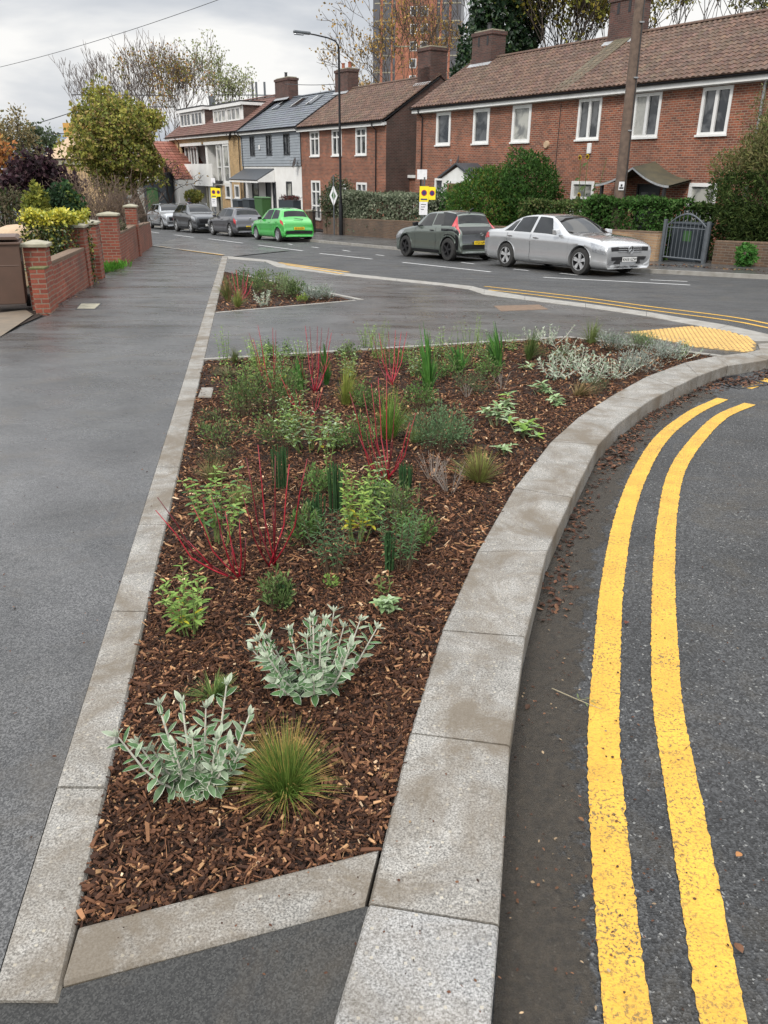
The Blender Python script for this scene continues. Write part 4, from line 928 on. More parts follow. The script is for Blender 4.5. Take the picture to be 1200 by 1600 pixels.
mb=MB(); mb.box(xa+.25,xb-.5,-.12,-.005,0,ze-.2); mb.build('porch_wall','brick_house',pr)
# swept black door canopy
cn=thing_part('door_canopy',rt); mb=MB(); y0,y1=-1.15,-.005; xs_=[14.02+i*(3.45/24) for i in range(25)]
def cz(t): u=abs(t*2-1); return zz(1.40)+.62*(1-u)**1.7+.03*u*u
vs=[]; 
for i,x in enumerate(xs_): zc_=cz(i/24); vs+=[(x,y0,zc_-.10),(x,y1,zc_+.10),(x,y0,zc_-.17),(x,y1,zc_+.03)]
mb.add(vs,[(4*i,4*i+4,4*i+5,4*i+1) for i in range(24)]+[(4*i+2,4*i+3,4*i+7,4*i+6) for i in range(24)],None); mb.build('canopy_roof','canopy',cn)
mb=MB(); mb.add([(p[0],p[1]-.012,p[2]) for p in vs if True],[(4*i+2,4*i+6,4*i+4,4*i) for i in range(24)]); o=mb.build('canopy_edge','lead',cn)
for x in (14.25,17.2):
    mb=MB(); mb.box(x-.05,x+.05,-1.08,-.98,0,zz(1.36)); mb.build('canopy_post','black',cn)
dish(rt,4.1,-.05,zz(2.12),.34)
mb=MB(); mb.lathe([(0.001,-.10),(.13,-.10),(.15,-.05),(.15,0)],16,'y',(9.9,0,zz(2.80))); mb.build('flue_vent','tan',rt,smooth=True,angle=40)
mb=MB(); mb.box(12.3,12.5,-.09,-.002,zz(2.42),zz(2.80)); mb.build('alarm_box','white',rt,bevel=.02)
mb=MB(); mb.tube([(10.55,-.02,zz(4.3)),(10.5,-.02,zz(-.8))],.012,5); mb.build('cable','black',rt)
# ---- middle brick house (half of a pair)
B2=Bld('brick_house','smaller brown brick house with dark gable between grey boarded house and long terrace',50.66,25.0,-1.6); r2=B2.root; W2=10.5
zz=lambda v:v-B2.z0; u0,u1=zz(2.55),zz(4.02)
upw=[(1.35,2.62),(4.28,5.50),(7.18,8.42)]; gw_=[(1.35,2.62,zz(-1.2),zz(1.15)),(5.1,6.05,zz(-1.3),zz(1.0)),(7.25,8.45,zz(-.5),zz(1.12))]
mb=MB(); wall_with_holes(mb,0,W2,-.6,zz(4.2),0,[(a,c,u0,u1) for a,c in upw]+gw_); mb.build('front_wall','brick_house',r2)
ez,rz_,ry=zz(4.24),zz(6.55),3.4
mb=MB(); 
for x,fl in ((0,1),(W2,0)):
    v=[(x,0,-.6),(x,2*ry,-.6),(x,2*ry,ez-.02),(x,ry,rz_-.05),(x,0,ez-.02)]; mb.add(v,[(0,1,2,3,4) if not fl else (4,3,2,1,0)])
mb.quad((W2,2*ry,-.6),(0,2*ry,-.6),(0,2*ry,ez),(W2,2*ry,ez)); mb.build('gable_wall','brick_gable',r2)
mb=MB(); tile_slope(mb,0.0,W2+.1,-.3,zz(4.28),ry,rz_+.05,.30,.235,amp=.05,jit=.3); tile_slope(mb,0,W2+.1,2*ry+.2,zz(4.28),ry,rz_+.05,.6,.47); roof=mb.build('roof','pantile',r2)
mb=MB(); mb.slab((0,-.28,zz(4.25)),(W2+.06,-.28,zz(4.25)),(W2+.06,ry,rz_),(0,ry,rz_),.08); mb.build('roof_underside','black',r2)
ridge_row(roof,0,W2+.1,ry,rz_+.10,'pantile')
chimney(roof,W2-1.25,W2-.005,ry-.6,ry+.5,zz(6.1),zz(7.95),0,'pot')
mb=MB(); mb.box(W2-1.2,W2+.012,ry-.6,ry+.5,zz(5.6),zz(7.0)); mb.build('chimney_breast','brick_chim',r2)
chimney(roof,-.75,.95,ry-.4,ry+.4,zz(6.3),zz(7.75),2,'pot')
gutter(r2,0,W2,-.28,zz(4.24),zz(4.05),zz(4.2),dp=(9.5,))
for a,c in upw: window(r2,a,c,u0,u1,0,mull=(.5,),trans=(.70,),fw_=.13,bars=.04)
a,c,d,e=gw_[0]; window(r2,a,c,d,e,0,mull=(.5,),trans=(.36,.72),fw_=.12,bars=.045,name='french_window')
a,c,d,e=gw_[2]; window(r2,a,c,d,e,0,mull=(.5,),trans=(.7,),fw_=.12)
door(r2,5.1,6.05,zz(-1.3),zz(1.0),'white')
# ---- brick outhouse beside the gable
oh=Bld('outhouse','low flat roofed brick outhouse in the gap between the two brick houses',41.2,26.6,-1.5,'outhouse'); mb=MB(); mb.box(.15,2.9,0,3,-.3,2.9); mb.build('wall','brick_house',oh.root); mb=MB(); mb.box(0,3.05,-.15,3.1,2.9,3.05); mb.build('flat_roof','white',oh.root); window(oh.root,1.0,1.55,1.0,1.85,0,fw_=.08)
# ---- grey boarded and white rendered house
B3=Bld('grey_boarded_house','house with grey boarding above white render and a slate roof with skylights',60.72,25.0,-1.95); r3=B3.root; W3=10.04
zz=lambda v:v-B3.z0
up=[(1.70,2.62),(4.62,5.62),(7.48,8.5)]; gw_=[(1.62,2.82,zz(-1.0),zz(.97)),(4.1,5.0,zz(-1.6),zz(1.0)),(5.35,5.9,zz(-.8),zz(1.0)),(7.60,8.5,zz(-.9),zz(1.05))]
mb=MB(); wall_with_holes(mb,0,W3,-.6,zz(2.0),0,gw_); mb.build('rendered_wall','render',r3)
mb=MB(); wall_with_holes(mb,0,W3,zz(2.0),zz(4.3),-.03,[(a,c,zz(2.69),zz(4.0)) for a,c in up],.13)
mb.quad((0,-.03,zz(2.0)),(0,0,zz(2.0)),(W3,0,zz(2.0)),(W3,-.03,zz(2.0))); mb.build('boarded_wall','grey_clad',r3)
mb=MB()
for k in range(13):
    zb_=zz(2.02)+k*.175
    xsg=[0]+[v for a,c in up for v in (a,c)]+[W3]
    for a,c in zip(xsg[:-1],xsg[1:]):
        inw=any(abs(a-p)<1e-6 for p,_ in up)
        if inw and zz(2.5)<zb_<zz(4.0): continue
        mb.add([(a,-.034,zb_),(c,-.034,zb_),(c,-.034,zb_+.172),(a,-.034,zb_+.172),(a,-.062,zb_),(c,-.062,zb_)],[(4,5,2,3),(0,1,5,4)])
mb.build('boards','grey_clad',r3)
ez,rz_,ry=zz(4.38),zz(6.6),3.4
mb=MB(); mb.quad((0,0,-.6),(0,0,ez),(0,2*ry,ez),(0,2*ry,-.6)); mb.quad((W3,2*ry,-.6),(0,2*ry,-.6),(0,2*ry,ez),(W3,2*ry,ez)); mb.add([(0,0,ez),(0,ry,rz_),(0,2*ry,ez)],[(0,1,2)]); mb.build('side_wall','brick_yellow',r3)
mb=MB(); tile_slope(mb,0,W3,-.3,zz(4.36),ry,rz_+.04,.30,.5,flat=True,jit=.10); tile_slope(mb,0,W3,2*ry+.2,zz(4.36),ry,rz_+.04,.6,1.0,flat=True,jit=.1); roof=mb.build('roof','slate',r3)
mb=MB(); mb.slab((0,-.28,zz(4.33)),(W3,-.28,zz(4.33)),(W3,ry,rz_),(0,ry,rz_),.08); mb.build('roof_underside','black',r3)
ridge_row(roof,0,W3,ry,rz_+.08,'slate',.10)
mb=MB(); mb.slab((W3-.12,-.3,zz(4.42)),(W3-.02,-.3,zz(4.42)),(W3-.02,ry,rz_+.12),(W3-.12,ry,rz_+.12),.05); mb.build('verge','black',roof)
sl_=(rz_-zz(4.36))/(ry+.3)
for xa in (1.2,4.3,6.7) :
    def rp(x,y,h=.06): return (x,y,zz(4.36)+(y+.3)*sl_+h)
    mb=MB(); mb.slab(rp(xa,2.05,.10),rp(xa+.95,2.05,.10),rp(xa+.95,3.05,.10),rp(xa,3.05,.10),.12); sk=mb.build('skylight','anth',roof); mb=MB(); mb.slab(rp(xa+.09,2.13,.115),rp(xa+.86,2.13,.115),rp(xa+.86,2.97,.115),rp(xa+.09,2.97,.115),.01); mb.build('pane','carglass',sk)
    mb=MB(); mb.slab(rp(xa,2.06,.113),rp(xa+.08,2.06,.113),rp(xa+.08,3.04,.113),rp(xa,3.04,.113),.01); mb.build('blind_edge','white',sk)
gutter(r3,0,W3,-.28,zz(4.34),zz(4.14),zz(4.3),dp=(.25,))
for a,c in up: window(r3,a,c,zz(2.69),zz(4.0),-.03,fr='anth',mull=(.5,),fw_=.08,bars=.03,sill=None)
window(r3,*gw_[0],0,fr='anth',trans=(.52,),fw_=.09,sill=None,glass='glass_net'); window(r3,*gw_[2],0,fr='anth',fw_=.08,sill=None); window(r3,*gw_[3],0,fr='anth',trans=(.52,),fw_=.09,sill=None,glass='glass_net')
door(r3,4.1,5.0,zz(-1.6),zz(1.0),'anth',fr='anth',lights=False)
pc=thing_part('porch',r3); zl,zh=zz(1.12),zz(1.86)
mb=MB(); mb.slab((.35,-1.35,zl),(5.7,-1.35,zl),(5.7,-.003,zh),(.35,-.003,zh),.07,(.55,.55,.55)); mb.build('lean_to_roof','slate',pc)
mb=MB(); mb.box(.4,5.68,-1.33,-1.25,zl-.2,zl-.09); mb.add([(5.72,-1.3,zl-.15),(5.72,-.01,zl-.15),(5.72,-.01,zh-.08),(5.72,-1.3,zl-.03)],[(0,1,2,3)]); mb.box(3.55,3.67,-1.3,-1.18,0,zl-.2); mb.box(.42,.54,-1.3,-1.18,0,zl-.2); mb.build('porch_frame','white',pc)
dish(r3,9.75,-.05,zz(2.2),.33); mb=MB(); mb.box(3.4,3.62,-.12,-.065,zz(3.1),zz(3.4)); mb.build('alarm_box','white',r3,bevel=.02)
# ---- yellow brick house with two dormers and a balcony
B4=Bld('yellow_brick_house','yellow brick house with two white dormers and a white balcony front',78.0,25.0,-2.35); r4=B4.root; W4=17.26
zz=lambda v:v-B4.z0
rec=(3.2,14.7,zz(.60),zz(3.74)); small=[(13.4,14.5,zz(-.35),zz(.66)),(15.35,16.4,zz(-.3),zz(.70))]; low=(3.2,12.6,-.3,zz(.56))
mb=MB(); wall_with_holes(mb,0,W4,-.6,zz(4.4),0,[rec,low]+small,.12)
mb.build('front_wall','brick_yellow',r4)
mb=MB(); mb.box(3.0,14.9,.12,1.6,zz(.50),zz(.58)); mb.box(3.2,14.7,1.5,1.55,-.3,zz(3.8)); mb.box(9.1,9.6,.12,1.5,-.3,zz(3.74)); mb.build('recess_wall','render',r4)
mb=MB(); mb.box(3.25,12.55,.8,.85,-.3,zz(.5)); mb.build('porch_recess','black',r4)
for x in (5.6,9.0,12.3): 
    mb=MB(); mb.box(x-.16,x+.16,.02,.3,-.3,zz(.55)); mb.build('pillar','stone',r4)
mb=MB(); mb.box(3.0,11.6,-.35,-.25,zz(.50),zz(2.2)); mb.box(3.0,11.6,-.25,-.003,zz(.50),zz(.58)); mb.build('balcony_front','render',r4)
mb=MB(); mb.box(3.15,8.6,-.05,.115,zz(3.62),zz(3.85)); mb.box(9.2,14.75,-.05,.115,zz(3.62),zz(3.85)); mb.build('lintel','white',r4)
window(r4,3.4,4.4,zz(2.1),zz(3.6),.3,fw_=.09); window(r4,4.9,6.5,zz(2.1),zz(3.6),.3,fw_=.10,mull=(.5,),glass='glass'); window(r4,6.9,8.5,zz(1.6),zz(3.6),.9,fw_=.10,fr='anth')
window(r4,11.7,12.7,zz(.75),zz(3.6),.1,fw_=.13,trans=(.42,),name='tall_window',glass='glass_net'); window(r4,13.3,14.6,zz(.8),zz(3.6),.02,fw_=.14,trans=(.42,),name='tall_window',glass='glass_net')
for h_ in small: window(r4,*h_,0,fw_=.13)
mb=MB(); mb.box(11.7,13.0,-.30,-.02,zz(.7),zz(.95)); mb.build('planter','black',r4)
ez,rz_,ry=zz(4.5),zz(6.95),3.4
mb=MB(); mb.quad((0,0,-.6),(0,0,ez),(0,2*ry,ez),(0,2*ry,-.6)); mb.add([(0,0,ez),(0,ry,rz_),(0,2*ry,ez)],[(0,1,2)]); mb.quad((W4,2*ry,-.6),(0,2*ry,-.6),(0,2*ry,ez),(W4,2*ry,ez)); mb.build('side_wall','brick_yellow',r4)
mb=MB(); tile_slope(mb,0,W4,-.35,zz(4.42),ry,rz_,.28,.3,flat=True); tile_slope(mb,0,W4,2*ry+.2,zz(4.42),ry,rz_,.6,.6,flat=True); roof=mb.build('roof','browntile',r4)
mb=MB(); mb.slab((0,-.33,zz(4.40)),(W4,-.33,zz(4.40)),(W4,ry,rz_-.04),(0,ry,rz_-.04),.08); mb.build('roof_underside','black',r4)
ridge_row(roof,0,W4,ry,rz_+.08,'browntile',.11)
chimney(roof,W4-.1,W4+2.2,ry-.4,ry+.4,zz(6.5),zz(7.95),1,'black')
gutter(r4,0,W4,-.33,zz(4.40),zz(4.25),zz(4.38),dp=(3.0,17.0))
for (xa,xb,zt) in ((.9,7.3,zz(6.72)),(9.3,15.7,zz(6.6))):
    dm=thing_part('dormer',roof); yd=.95; zb_=zz(5.12)
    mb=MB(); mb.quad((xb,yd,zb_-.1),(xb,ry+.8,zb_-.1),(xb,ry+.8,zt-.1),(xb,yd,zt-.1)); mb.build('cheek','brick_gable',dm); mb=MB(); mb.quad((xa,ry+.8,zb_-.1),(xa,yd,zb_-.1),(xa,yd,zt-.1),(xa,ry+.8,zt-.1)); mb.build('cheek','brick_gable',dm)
    mb=MB(); mb.box(xa-.12,xb+.12,yd-.3,ry+.9,zt-.1,zt); mb.build('flat_roof','black',dm); mb=MB(); mb.box(xa-.1,xb+.13,yd-.28,yd-.2,zt-.34,zt-.102); mb.box(xb+.02,xb+.12,yd-.2,ry+.5,zt-.30,zt-.102); mb.build('fascia','white',dm)
    mb=MB(); mb.box(xa,xb,yd-.02,yd+.02,zb_-.15,zt-.12); mb.build('dormer_front','white',dm)
    for q in (0,1):
        wa=xa+.35+q*(xb-xa-.5)/2; window(dm,wa,wa+(xb-xa-1.0)/2,zb_+.15,zt-.42,yd-.09,mull=(.34,.66),fw_=.10,bars=.05,sill=None,glass='glass_net' if xa>5 else 'glass')
dish(r4,16.1,-.05,zz(4.1),.33,'black')
# ---- little gabled building with red tiles
GB=Bld('gabled_building','small steep gabled building with orange red clay tiles beside the yellow brick house',79.4,23.3,-2.4,'building'); rg=GB.root; zz=lambda v:v-GB.z0
xr=8.3; zr=zz(4.05); ze=zz(.95); xm=xr*.33
mb=MB(); mb.add([(0,0,ze),(xr*.66,0,ze),(xm,0,zr-.1)],[(0,1,2)],None); mb.build('hung_tiles','brick_left',rg)
mb=MB(); wall_with_holes(mb,0,xr,-.4,ze,.02,[(1.2,2.3,.4,ze-.3),(3.0,4.0,.4,ze-.3)]); mb.quad((xr,0,-.4),(xr,6,-.4),(xr,6,ze),(xr,0,ze)); mb.build('wall','render',rg)
for a in (1.2,3.0): window(rg,a,a+1.05,.4,ze-.3,.02,fw_=.12,sill=None)
mb=MB(); 
# right slope built as courses running back
Lr=math.hypot(xr-xm,zr-ze); n=14
for i in range(n):
    for j in range(13):
        t0,t1=i/n,(i+1)/n; ya=-.25+j*.45; k=rng.uniform(.8,1.25)
        def q_(t,y,h): return (xm+(xr-xm)*(1-t)+h*.6,y,ze+(zr-ze)*t+h)
        mb.slab(q_(t0,ya,.06),q_(t0,ya+.42,.06),q_(t1,ya+.42,.03),q_(t1,ya,.03),.04,(k,k,k))
        def q2(t,y,h): return (xm*(t)-.2*(1-t),y,ze+(zr-ze)*t+h)
        mb.slab(q2(t1,ya,.03),q2(t1,ya+.42,.03),q2(t0,ya+.42,.06),q2(t0,ya,.06),.04,(k,k,k))
mb.build('roof','redtile',rg)
mb=MB(); 
for (xa,za,xb,zb_) in ((xm,zr,xr*.66+.1,ze-.1),(xm,zr,-.15,ze-.1)): mb.slab((xa,-.30,za+.10),(xb,-.30,zb_+.05),(xb,-.30,zb_-.12),(xa,-.30,za-.10),.05)
mb.build('bargeboard','white',rg)
# ---- shop at the far end and a few low buildings beyond
def fb(name,label,cat,p0,w_,d_,h_,rz,mat,parts):
    r_=thing(name,label,cat,p0,rz); mb=MB(); mb.box(0,w_,0,d_,-1,h_); mb.build('wall',mat,r_)
    for (nm,mt,bx) in parts: mb=MB(); mb.box(*bx); mb.build(nm,mt,r_)
    return r_
p=far(196,340,74); fb('shop_building','dark green shop front with a white sign board behind the leaning tree trunk','shop',(p.x,74,gz(74)),4.4,6,4.0,R(-18),'bindark',[('sign_board','white',(.3,3.9,-.12,-.01,3.3,3.75)),('shop_window','glass_net',(.5,2.2,-.05,-.006,.5,3.0)),('door','bingreen',(2.5,3.6,-.05,-.006,0,2.8))])
p=far(98,300,90); hb=fb('tan_building','tan brick building with a pale brown hipped roof behind the purple tree','building',(p.x-1.2,90,gz(90)),6.2,6,5.0,R(-10),'brick_yellow',[('parapet','stone',(-.2,6.4,-.2,6.2,5.0,5.6))])
mb=MB(); mb.add([(-.4,-.4,5.6),(6.6,-.4,5.6),(6.6,6.4,5.6),(-.4,6.4,5.6),(2.2,2.4,8.2),(4.4,2.4,8.2)],[(0,1,5,4),(1,2,5),(2,3,4,5),(3,0,4)]); mb.build('hipped_roof','tan',hb)
p=far(106,215,110); fb('white_building','white flat building with a golden cornice above the hipped roof','building',(p.x,110,gz(110)),5.6,6,9.9,R(-8),'render',[('cornice',simple('golden_panel',(.62,.34,.08),.7),(-.3,5.9,-.3,6.2,8.6,10.2)),('window','glass',(1,2,-.04,-.005,5.4,7.4))])
p=far(94,215,120); fb('blue_building','narrow pale blue building with dark windows between the masts','building',(p.x-.6,120,gz(120)),3.0,6,9.4,R(-4),simple('pale_blue_panel',(.40,.50,.66),.6),[('window','glass',(1.0,1.8,-.04,-.005,7.4,8.6)),('column','white',(-.3,0,-.2,.1,0,9.6)),('edge','black',(3.0,3.3,-.2,.1,0,9.0))])
# ---- tower block
tb=thing('tower_block','tall orange brick tower block rising behind the golden trees','tower block',(far(583,50,170).x,170,gz(170)),R(-7)); WT=16.3
mb=MB(); mb.box(4.2,11.8,0,14,-2,60); mb.build('brick_core','brick_tower',tb)
mb=MB(); mb.box(0,4.2,-.02,13,-2,60); mb.box(11.8,WT,.4,13,-2,60); mb.build('glazed_bay',simple('tower_glazing',(.11,.11,.12),.4,c2=(.07,.07,.08)),tb)
for (xa,xb,ya,yb,za,zb_) in ((1.35,1.8,-.10,0,-.6,1.9),(3.4,3.75,-.10,0,-.6,1.6),(12.4,12.8,.28,.39,0,2.2),(14.1,14.5,.28,.39,0,2.2)):
    mb=MB(); mb.box(xa,xb,ya+.04,yb,-1,59)
    for k in range(0,21): mb.box(xa,xb,ya,ya+.04,k*2.8+za,k*2.8+zb_)
    mb.build('brick_strip','brick_tower',tb)
mb=MB()
for k in range(0,21): mb.box(.3,4.1,-.07,-.03,k*2.8,k*2.8+.22); mb.box(11.9,WT-.1,.32,.39,k*2.8,k*2.8+.22)
mb.build('floor_band','stone',tb)
mb=MB()
for k in range(0,7): mb.box(4.2,11.8,-.05,-.01,k*8.4+1.5,k*8.4+1.72)
mb.build('string_course','stone',tb)
for k in range(4,16):
    for xw in (7.6,9.6):
        z=k*2.8+.9; m=MB(); m.box(xw-.65,xw+.65,-.06,.0,z-.08,z+1.5); f=m.build('window','white',tb); m=MB(); m.box(xw-.52,xw+.52,-.075,-.062,z+.05,z+1.38); m.build('pane','glass',f)
# ------------------------------------------------------------------ vegetation builders
def leafq(mb,p,d,n,L_,W_,col,bend=.15):
    # a small folded leaf: p base, d direction, n normal
    s_=d.cross(n).normalized()*(W_*.5); m=p+d*(L_*.5)-n*(L_*bend*-.3); t=p+d*L_-n*(L_*bend)
    mb.add([p,m+s_,t,m-s_],[(0,1,2),(0,2,3)],col)
def rv(r=rng):
    z=r.uniform(-1,1); a=r.random()*2*PI; k=math.sqrt(1-z*z); return Vector((k*math.cos(a),k*math.sin(a),z))
def clump(mb,c,rad,n,L_,W_,cols,up=.3,squash=(1,1,1),shell=.55,jit=.25):
    for _ in range(n):
        v=rv(); q=(shell+(1-shell)*rng.random())
        p=Vector((c[0]+v.x*rad*q*squash[0],c[1]+v.y*rad*q*squash[1],c[2]+v.z*rad*q*squash[2]))
        d=(v*.6+rv()*.8+Vector((0,0,up))).normalized(); nn=(v+rv()*.9).normalized(); nn=(nn-d*nn.dot(d))
        if nn.length<.05: continue
        leafq(mb,p,d,nn.normalized(),L_*rng.uniform(.7,1.3),W_*rng.uniform(.7,1.3),cc(rng.choice(cols),jit))
def grow(mb,tips,p,d,L_,r,depth,spread=.55,taper=.68,up=.12,nseg=3,col=(.07,.055,.045),kids=(2,3),minr=.012,shrink=.72,n=5):
    pts=[p]; rads=[r]; q=p; dd=d
    for i in range(nseg):
        dd=(dd+rv()*.16+Vector((0,0,up*.3))).normalized(); q=q+dd*(L_/nseg); pts.append(q); rads.append(max(minr*.6,r*(1-(1-taper)*(i+1)/nseg)))
    mb.tube(pts,rads,n if depth>1 else 4,cc(col,.15),cap=False)
    if depth<=0: tips.append((q,dd)); return
    tips.append((q,dd)) if depth<=1 else None
    k=rng.randint(*kids)
    for i in range(k):
        ax_=dd.orthogonal().normalized(); a=2*PI*(i/k)+rng.uniform(-.6,.6); ax_=Matrix.Rotation(a,3,dd)@ax_
        nd=(dd*math.cos(spread*rng.uniform(.6,1.2))+ax_*math.sin(spread*rng.uniform(.6,1.2))+Vector((0,0,up))).normalized()
        o=pts[-1] if i<2 else pts[-2]
        grow(mb,tips,o,nd,L_*shrink*rng.uniform(.8,1.2),max(minr,rads[-1]*.75),depth-1,spread,taper,up,nseg,col,kids,minr,shrink,n)
def tree(name,label,cat,loc,height,crown_r,depth,cols,leaf=(.22,.15),nleaf=6,trunk_h=.3,trunk_r=.22,spread=.5,bark=(.075,.06,.05),lean=(0,0),group=None,clr=.6,up=.15,kids=(2,3),cmat='leaf',minr=.02,multi=1,base=-.3):
    root=thing(name,label,cat,loc,0,group); tb_=MB(); tips=[]
    for k in range(multi):
        dv=Vector((lean[0]+(rng.uniform(-.35,.35) if multi>1 else 0),lean[1]+(rng.uniform(-.35,.35) if multi>1 else 0),1)).normalized(); p0=Vector((0,0,base)); th=height*trunk_h
        q=p0+dv*(th-base)+Vector((rng.uniform(-.1,.1),0,0)); tb_.tube([p0,p0.lerp(q,.5)+Vector((.05,.03,0)),q],[trunk_r*1.15,trunk_r*.95,trunk_r*.8],8,cc(bark,.1))
        L_=(height-th)/sum(.72**i for i in range(depth+1))*1.05
        for i in range(rng.randint(3,4)):
            a=2*PI*i/3+rng.random(); nd=Vector((math.cos(a)*spread*crown_r/height*2.2,math.sin(a)*spread*crown_r/height*2.2,1)).normalized()
            nd=(nd+dv*.4).normalized()
            grow(tb_,tips,q-dv*rng.uniform(0,th*.25),nd,L_,trunk_r*.5,depth,spread,.62,up,3,bark,kids,minr)
    tb_.build('trunk','bark',root)
    if nleaf>0:
        cb=MB()
        for (p,d) in tips:
            n=int(nleaf*rng.uniform(.3,1.7)); clump(cb,p,clr,n,leaf[0],leaf[1],cols,up=0,shell=.1,jit=.3)
        cb.build('crown',cmat,root)
    return root,tips
def shrub(name,label,cat,loc,rx,ry,rz,n,L_,W_,cols,rot=0,group=None,blobs=14,stem=(.07,.05,.04),mat='leaf',boxy=False,up=.2,inner=(.02,.03,.012),jag=.22,stems=14):
    root=thing(name,label,cat,loc,rot,group); mb=MB(); 
    if stems:
        sb=MB()
        for i in range(stems):
            a=rng.random()*2*PI; e=rng.uniform(.2,.8); tip=Vector((math.cos(a)*rx*e,math.sin(a)*ry*e,rz*rng.uniform(1.0,1.8))); b0=Vector((tip.x*.35,tip.y*.35,-.05)); sb.tube([b0,b0.lerp(tip,.5)+Vector((rng.uniform(-.1,.1)*rx,0,0)),tip],[.014,.010,.004],4,cc(stem,.2),cap=False)
        sb.build('stems','bark',root)
    for k in range(n):
        if boxy:
            f=rng.random(); 
            x,y,z=rng.uniform(-1,1),rng.uniform(-1,1),rng.uniform(-.95,1); ax_=rng.choice([0,1,2,2]); dp=1-abs(rng.gauss(0,.10))
            v=[x,y,z]; v[ax_]=dp*(1 if (ax_==2 or rng.random()<.5) else -1)
            bmp=1+.07*math.sin(x*5+y*3)+.06*math.sin(z*7+x*9)
            nv=Vector([0,0,0]); nv[ax_]=v[ax_]; p=Vector((v[0]*rx*bmp,v[1]*ry*bmp,rz+v[2]*rz*bmp))
        else:
            v=rv(); b_=1+jag*(math.sin(v.x*5.1+v.z*4+loc[0])*.5+math.sin(v.y*6.3-v.z*5.7+loc[1])*.35+math.sin(v.x*11+v.z*13)*.3); q=b_*(1-abs(rng.gauss(0,.17)))
            nv=v; p=Vector((v.x*rx*q,v.y*ry*q,max(.02,rz+v.z*rz*q)))
        d=(nv*.5+rv()*.8+Vector((0,0,up))).normalized(); nn=(nv+rv()*.8); nn=nn-d*nn.dot(d)
        if nn.length<.05: continue
        c=cols(p.z/(2*rz),nv) if callable(cols) else rng.choice(cols)
        leafq(mb,p,d,nn.normalized(),L_*rng.uniform(.6,1.3),W_*rng.uniform(.6,1.3),cc(c,.28))
    mb.build('foliage',mat,root); return root
# ------------------------------------------------------------------ street furniture
lp=at(533,368,.05); lm=thing('street_lamp','tall black street lamp with a curved arm in front of the smaller brick house','street lamp',(lp.x,lp.y,gz(lp.y)+.05))
mb=MB(); mb.lathe([(.11,0),(.11,1.5),(.085,1.6),(.085,1.62),(.062,2.0),(.055,8.3),(.05,8.6)],12,'z'); mb.build('post','black_gloss',lm,smooth=True,angle=40)
mb=MB(); mb.tube([(0,0,8.4),(-.02,0,8.8),(-.15,-.05,9.0),(-.5,-.15,9.12),(-1.1,-.3,9.22),(-1.45,-.4,9.26)],[.05,.045,.04,.035,.035,.03],8); mb.tube([(-.9,-.2,8.62),(0,0,8.62)],.012,5); mb.build('arm','black_gloss',lm,smooth=True)
mb=MB(); mb.box(-.42,.42,-.12,.12,-.05,.08); hd=mb.build('lamp_head','gatepaint',lm,bevel=.05,loc=(-1.75,-.48,9.28),rot=(0,R(3),R(15)))
mb=MB(); mb.box(-.38,.10,-.10,.10,-.11,-.052); mb.build('lens','lampclear',hd,bevel=.03)
p0=at(958,400,.05); tpx=far(1007,-60,p0.y); tp_=Vector((tpx.x,p0.y,tpx.z)); ln=(tp_-Vector((p0.x,p0.y,gz(p0.y))))
pl=thing('telegraph_pole','leaning weathered wooden telegraph pole behind the bonnet of the silver saloon','telegraph pole',(p0.x,p0.y,gz(p0.y)+.03))
k=10.5/ln.z; mb=MB(); mb.tube([ln*k*t for t in (0,.25,.5,.75,1)],[.20,.185,.17,.155,.14],14); mb.build('post','timber',pl,smooth=True,angle=60)
def onp(z,dx=0,dy=0): v=ln*(z/ln.z); return (v.x+dx,v.y+dy,z)
mb=MB(); q=onp(2.25,-.03,-.21); mb.box(q[0]-.09,q[0]+.09,q[1]-.01,q[1],q[2]-.13,q[2]+.13); pp=mb.build('plate','white_sign',pl); mb=MB(); mb.box(q[0]-.07,q[0]+.07,q[1]-.014,q[1]-.0105,q[2]-.09,q[2]-.04); mb.box(q[0]-.03,q[0]+.03,q[1]-.014,q[1]-.0105,q[2]-.02,q[2]+.05); mb.build('mark','ink',pp)
mb=MB()
for z in (3.9,5.4,6.9): q=onp(z,.02,-.17); mb.box(q[0]-.02,q[0]+.12,q[1]-.03,q[1]+.02,z-.02,z+.02)
mb.build('step_bolts','steel',pl)
mb=MB(); a=Vector(onp(3,.2,-.05)); mb.tube([onp(.2,.12,-.17),onp(5,.10,-.15),onp(10,.08,-.12)],.018,5); mb.build('cable','black',pl)
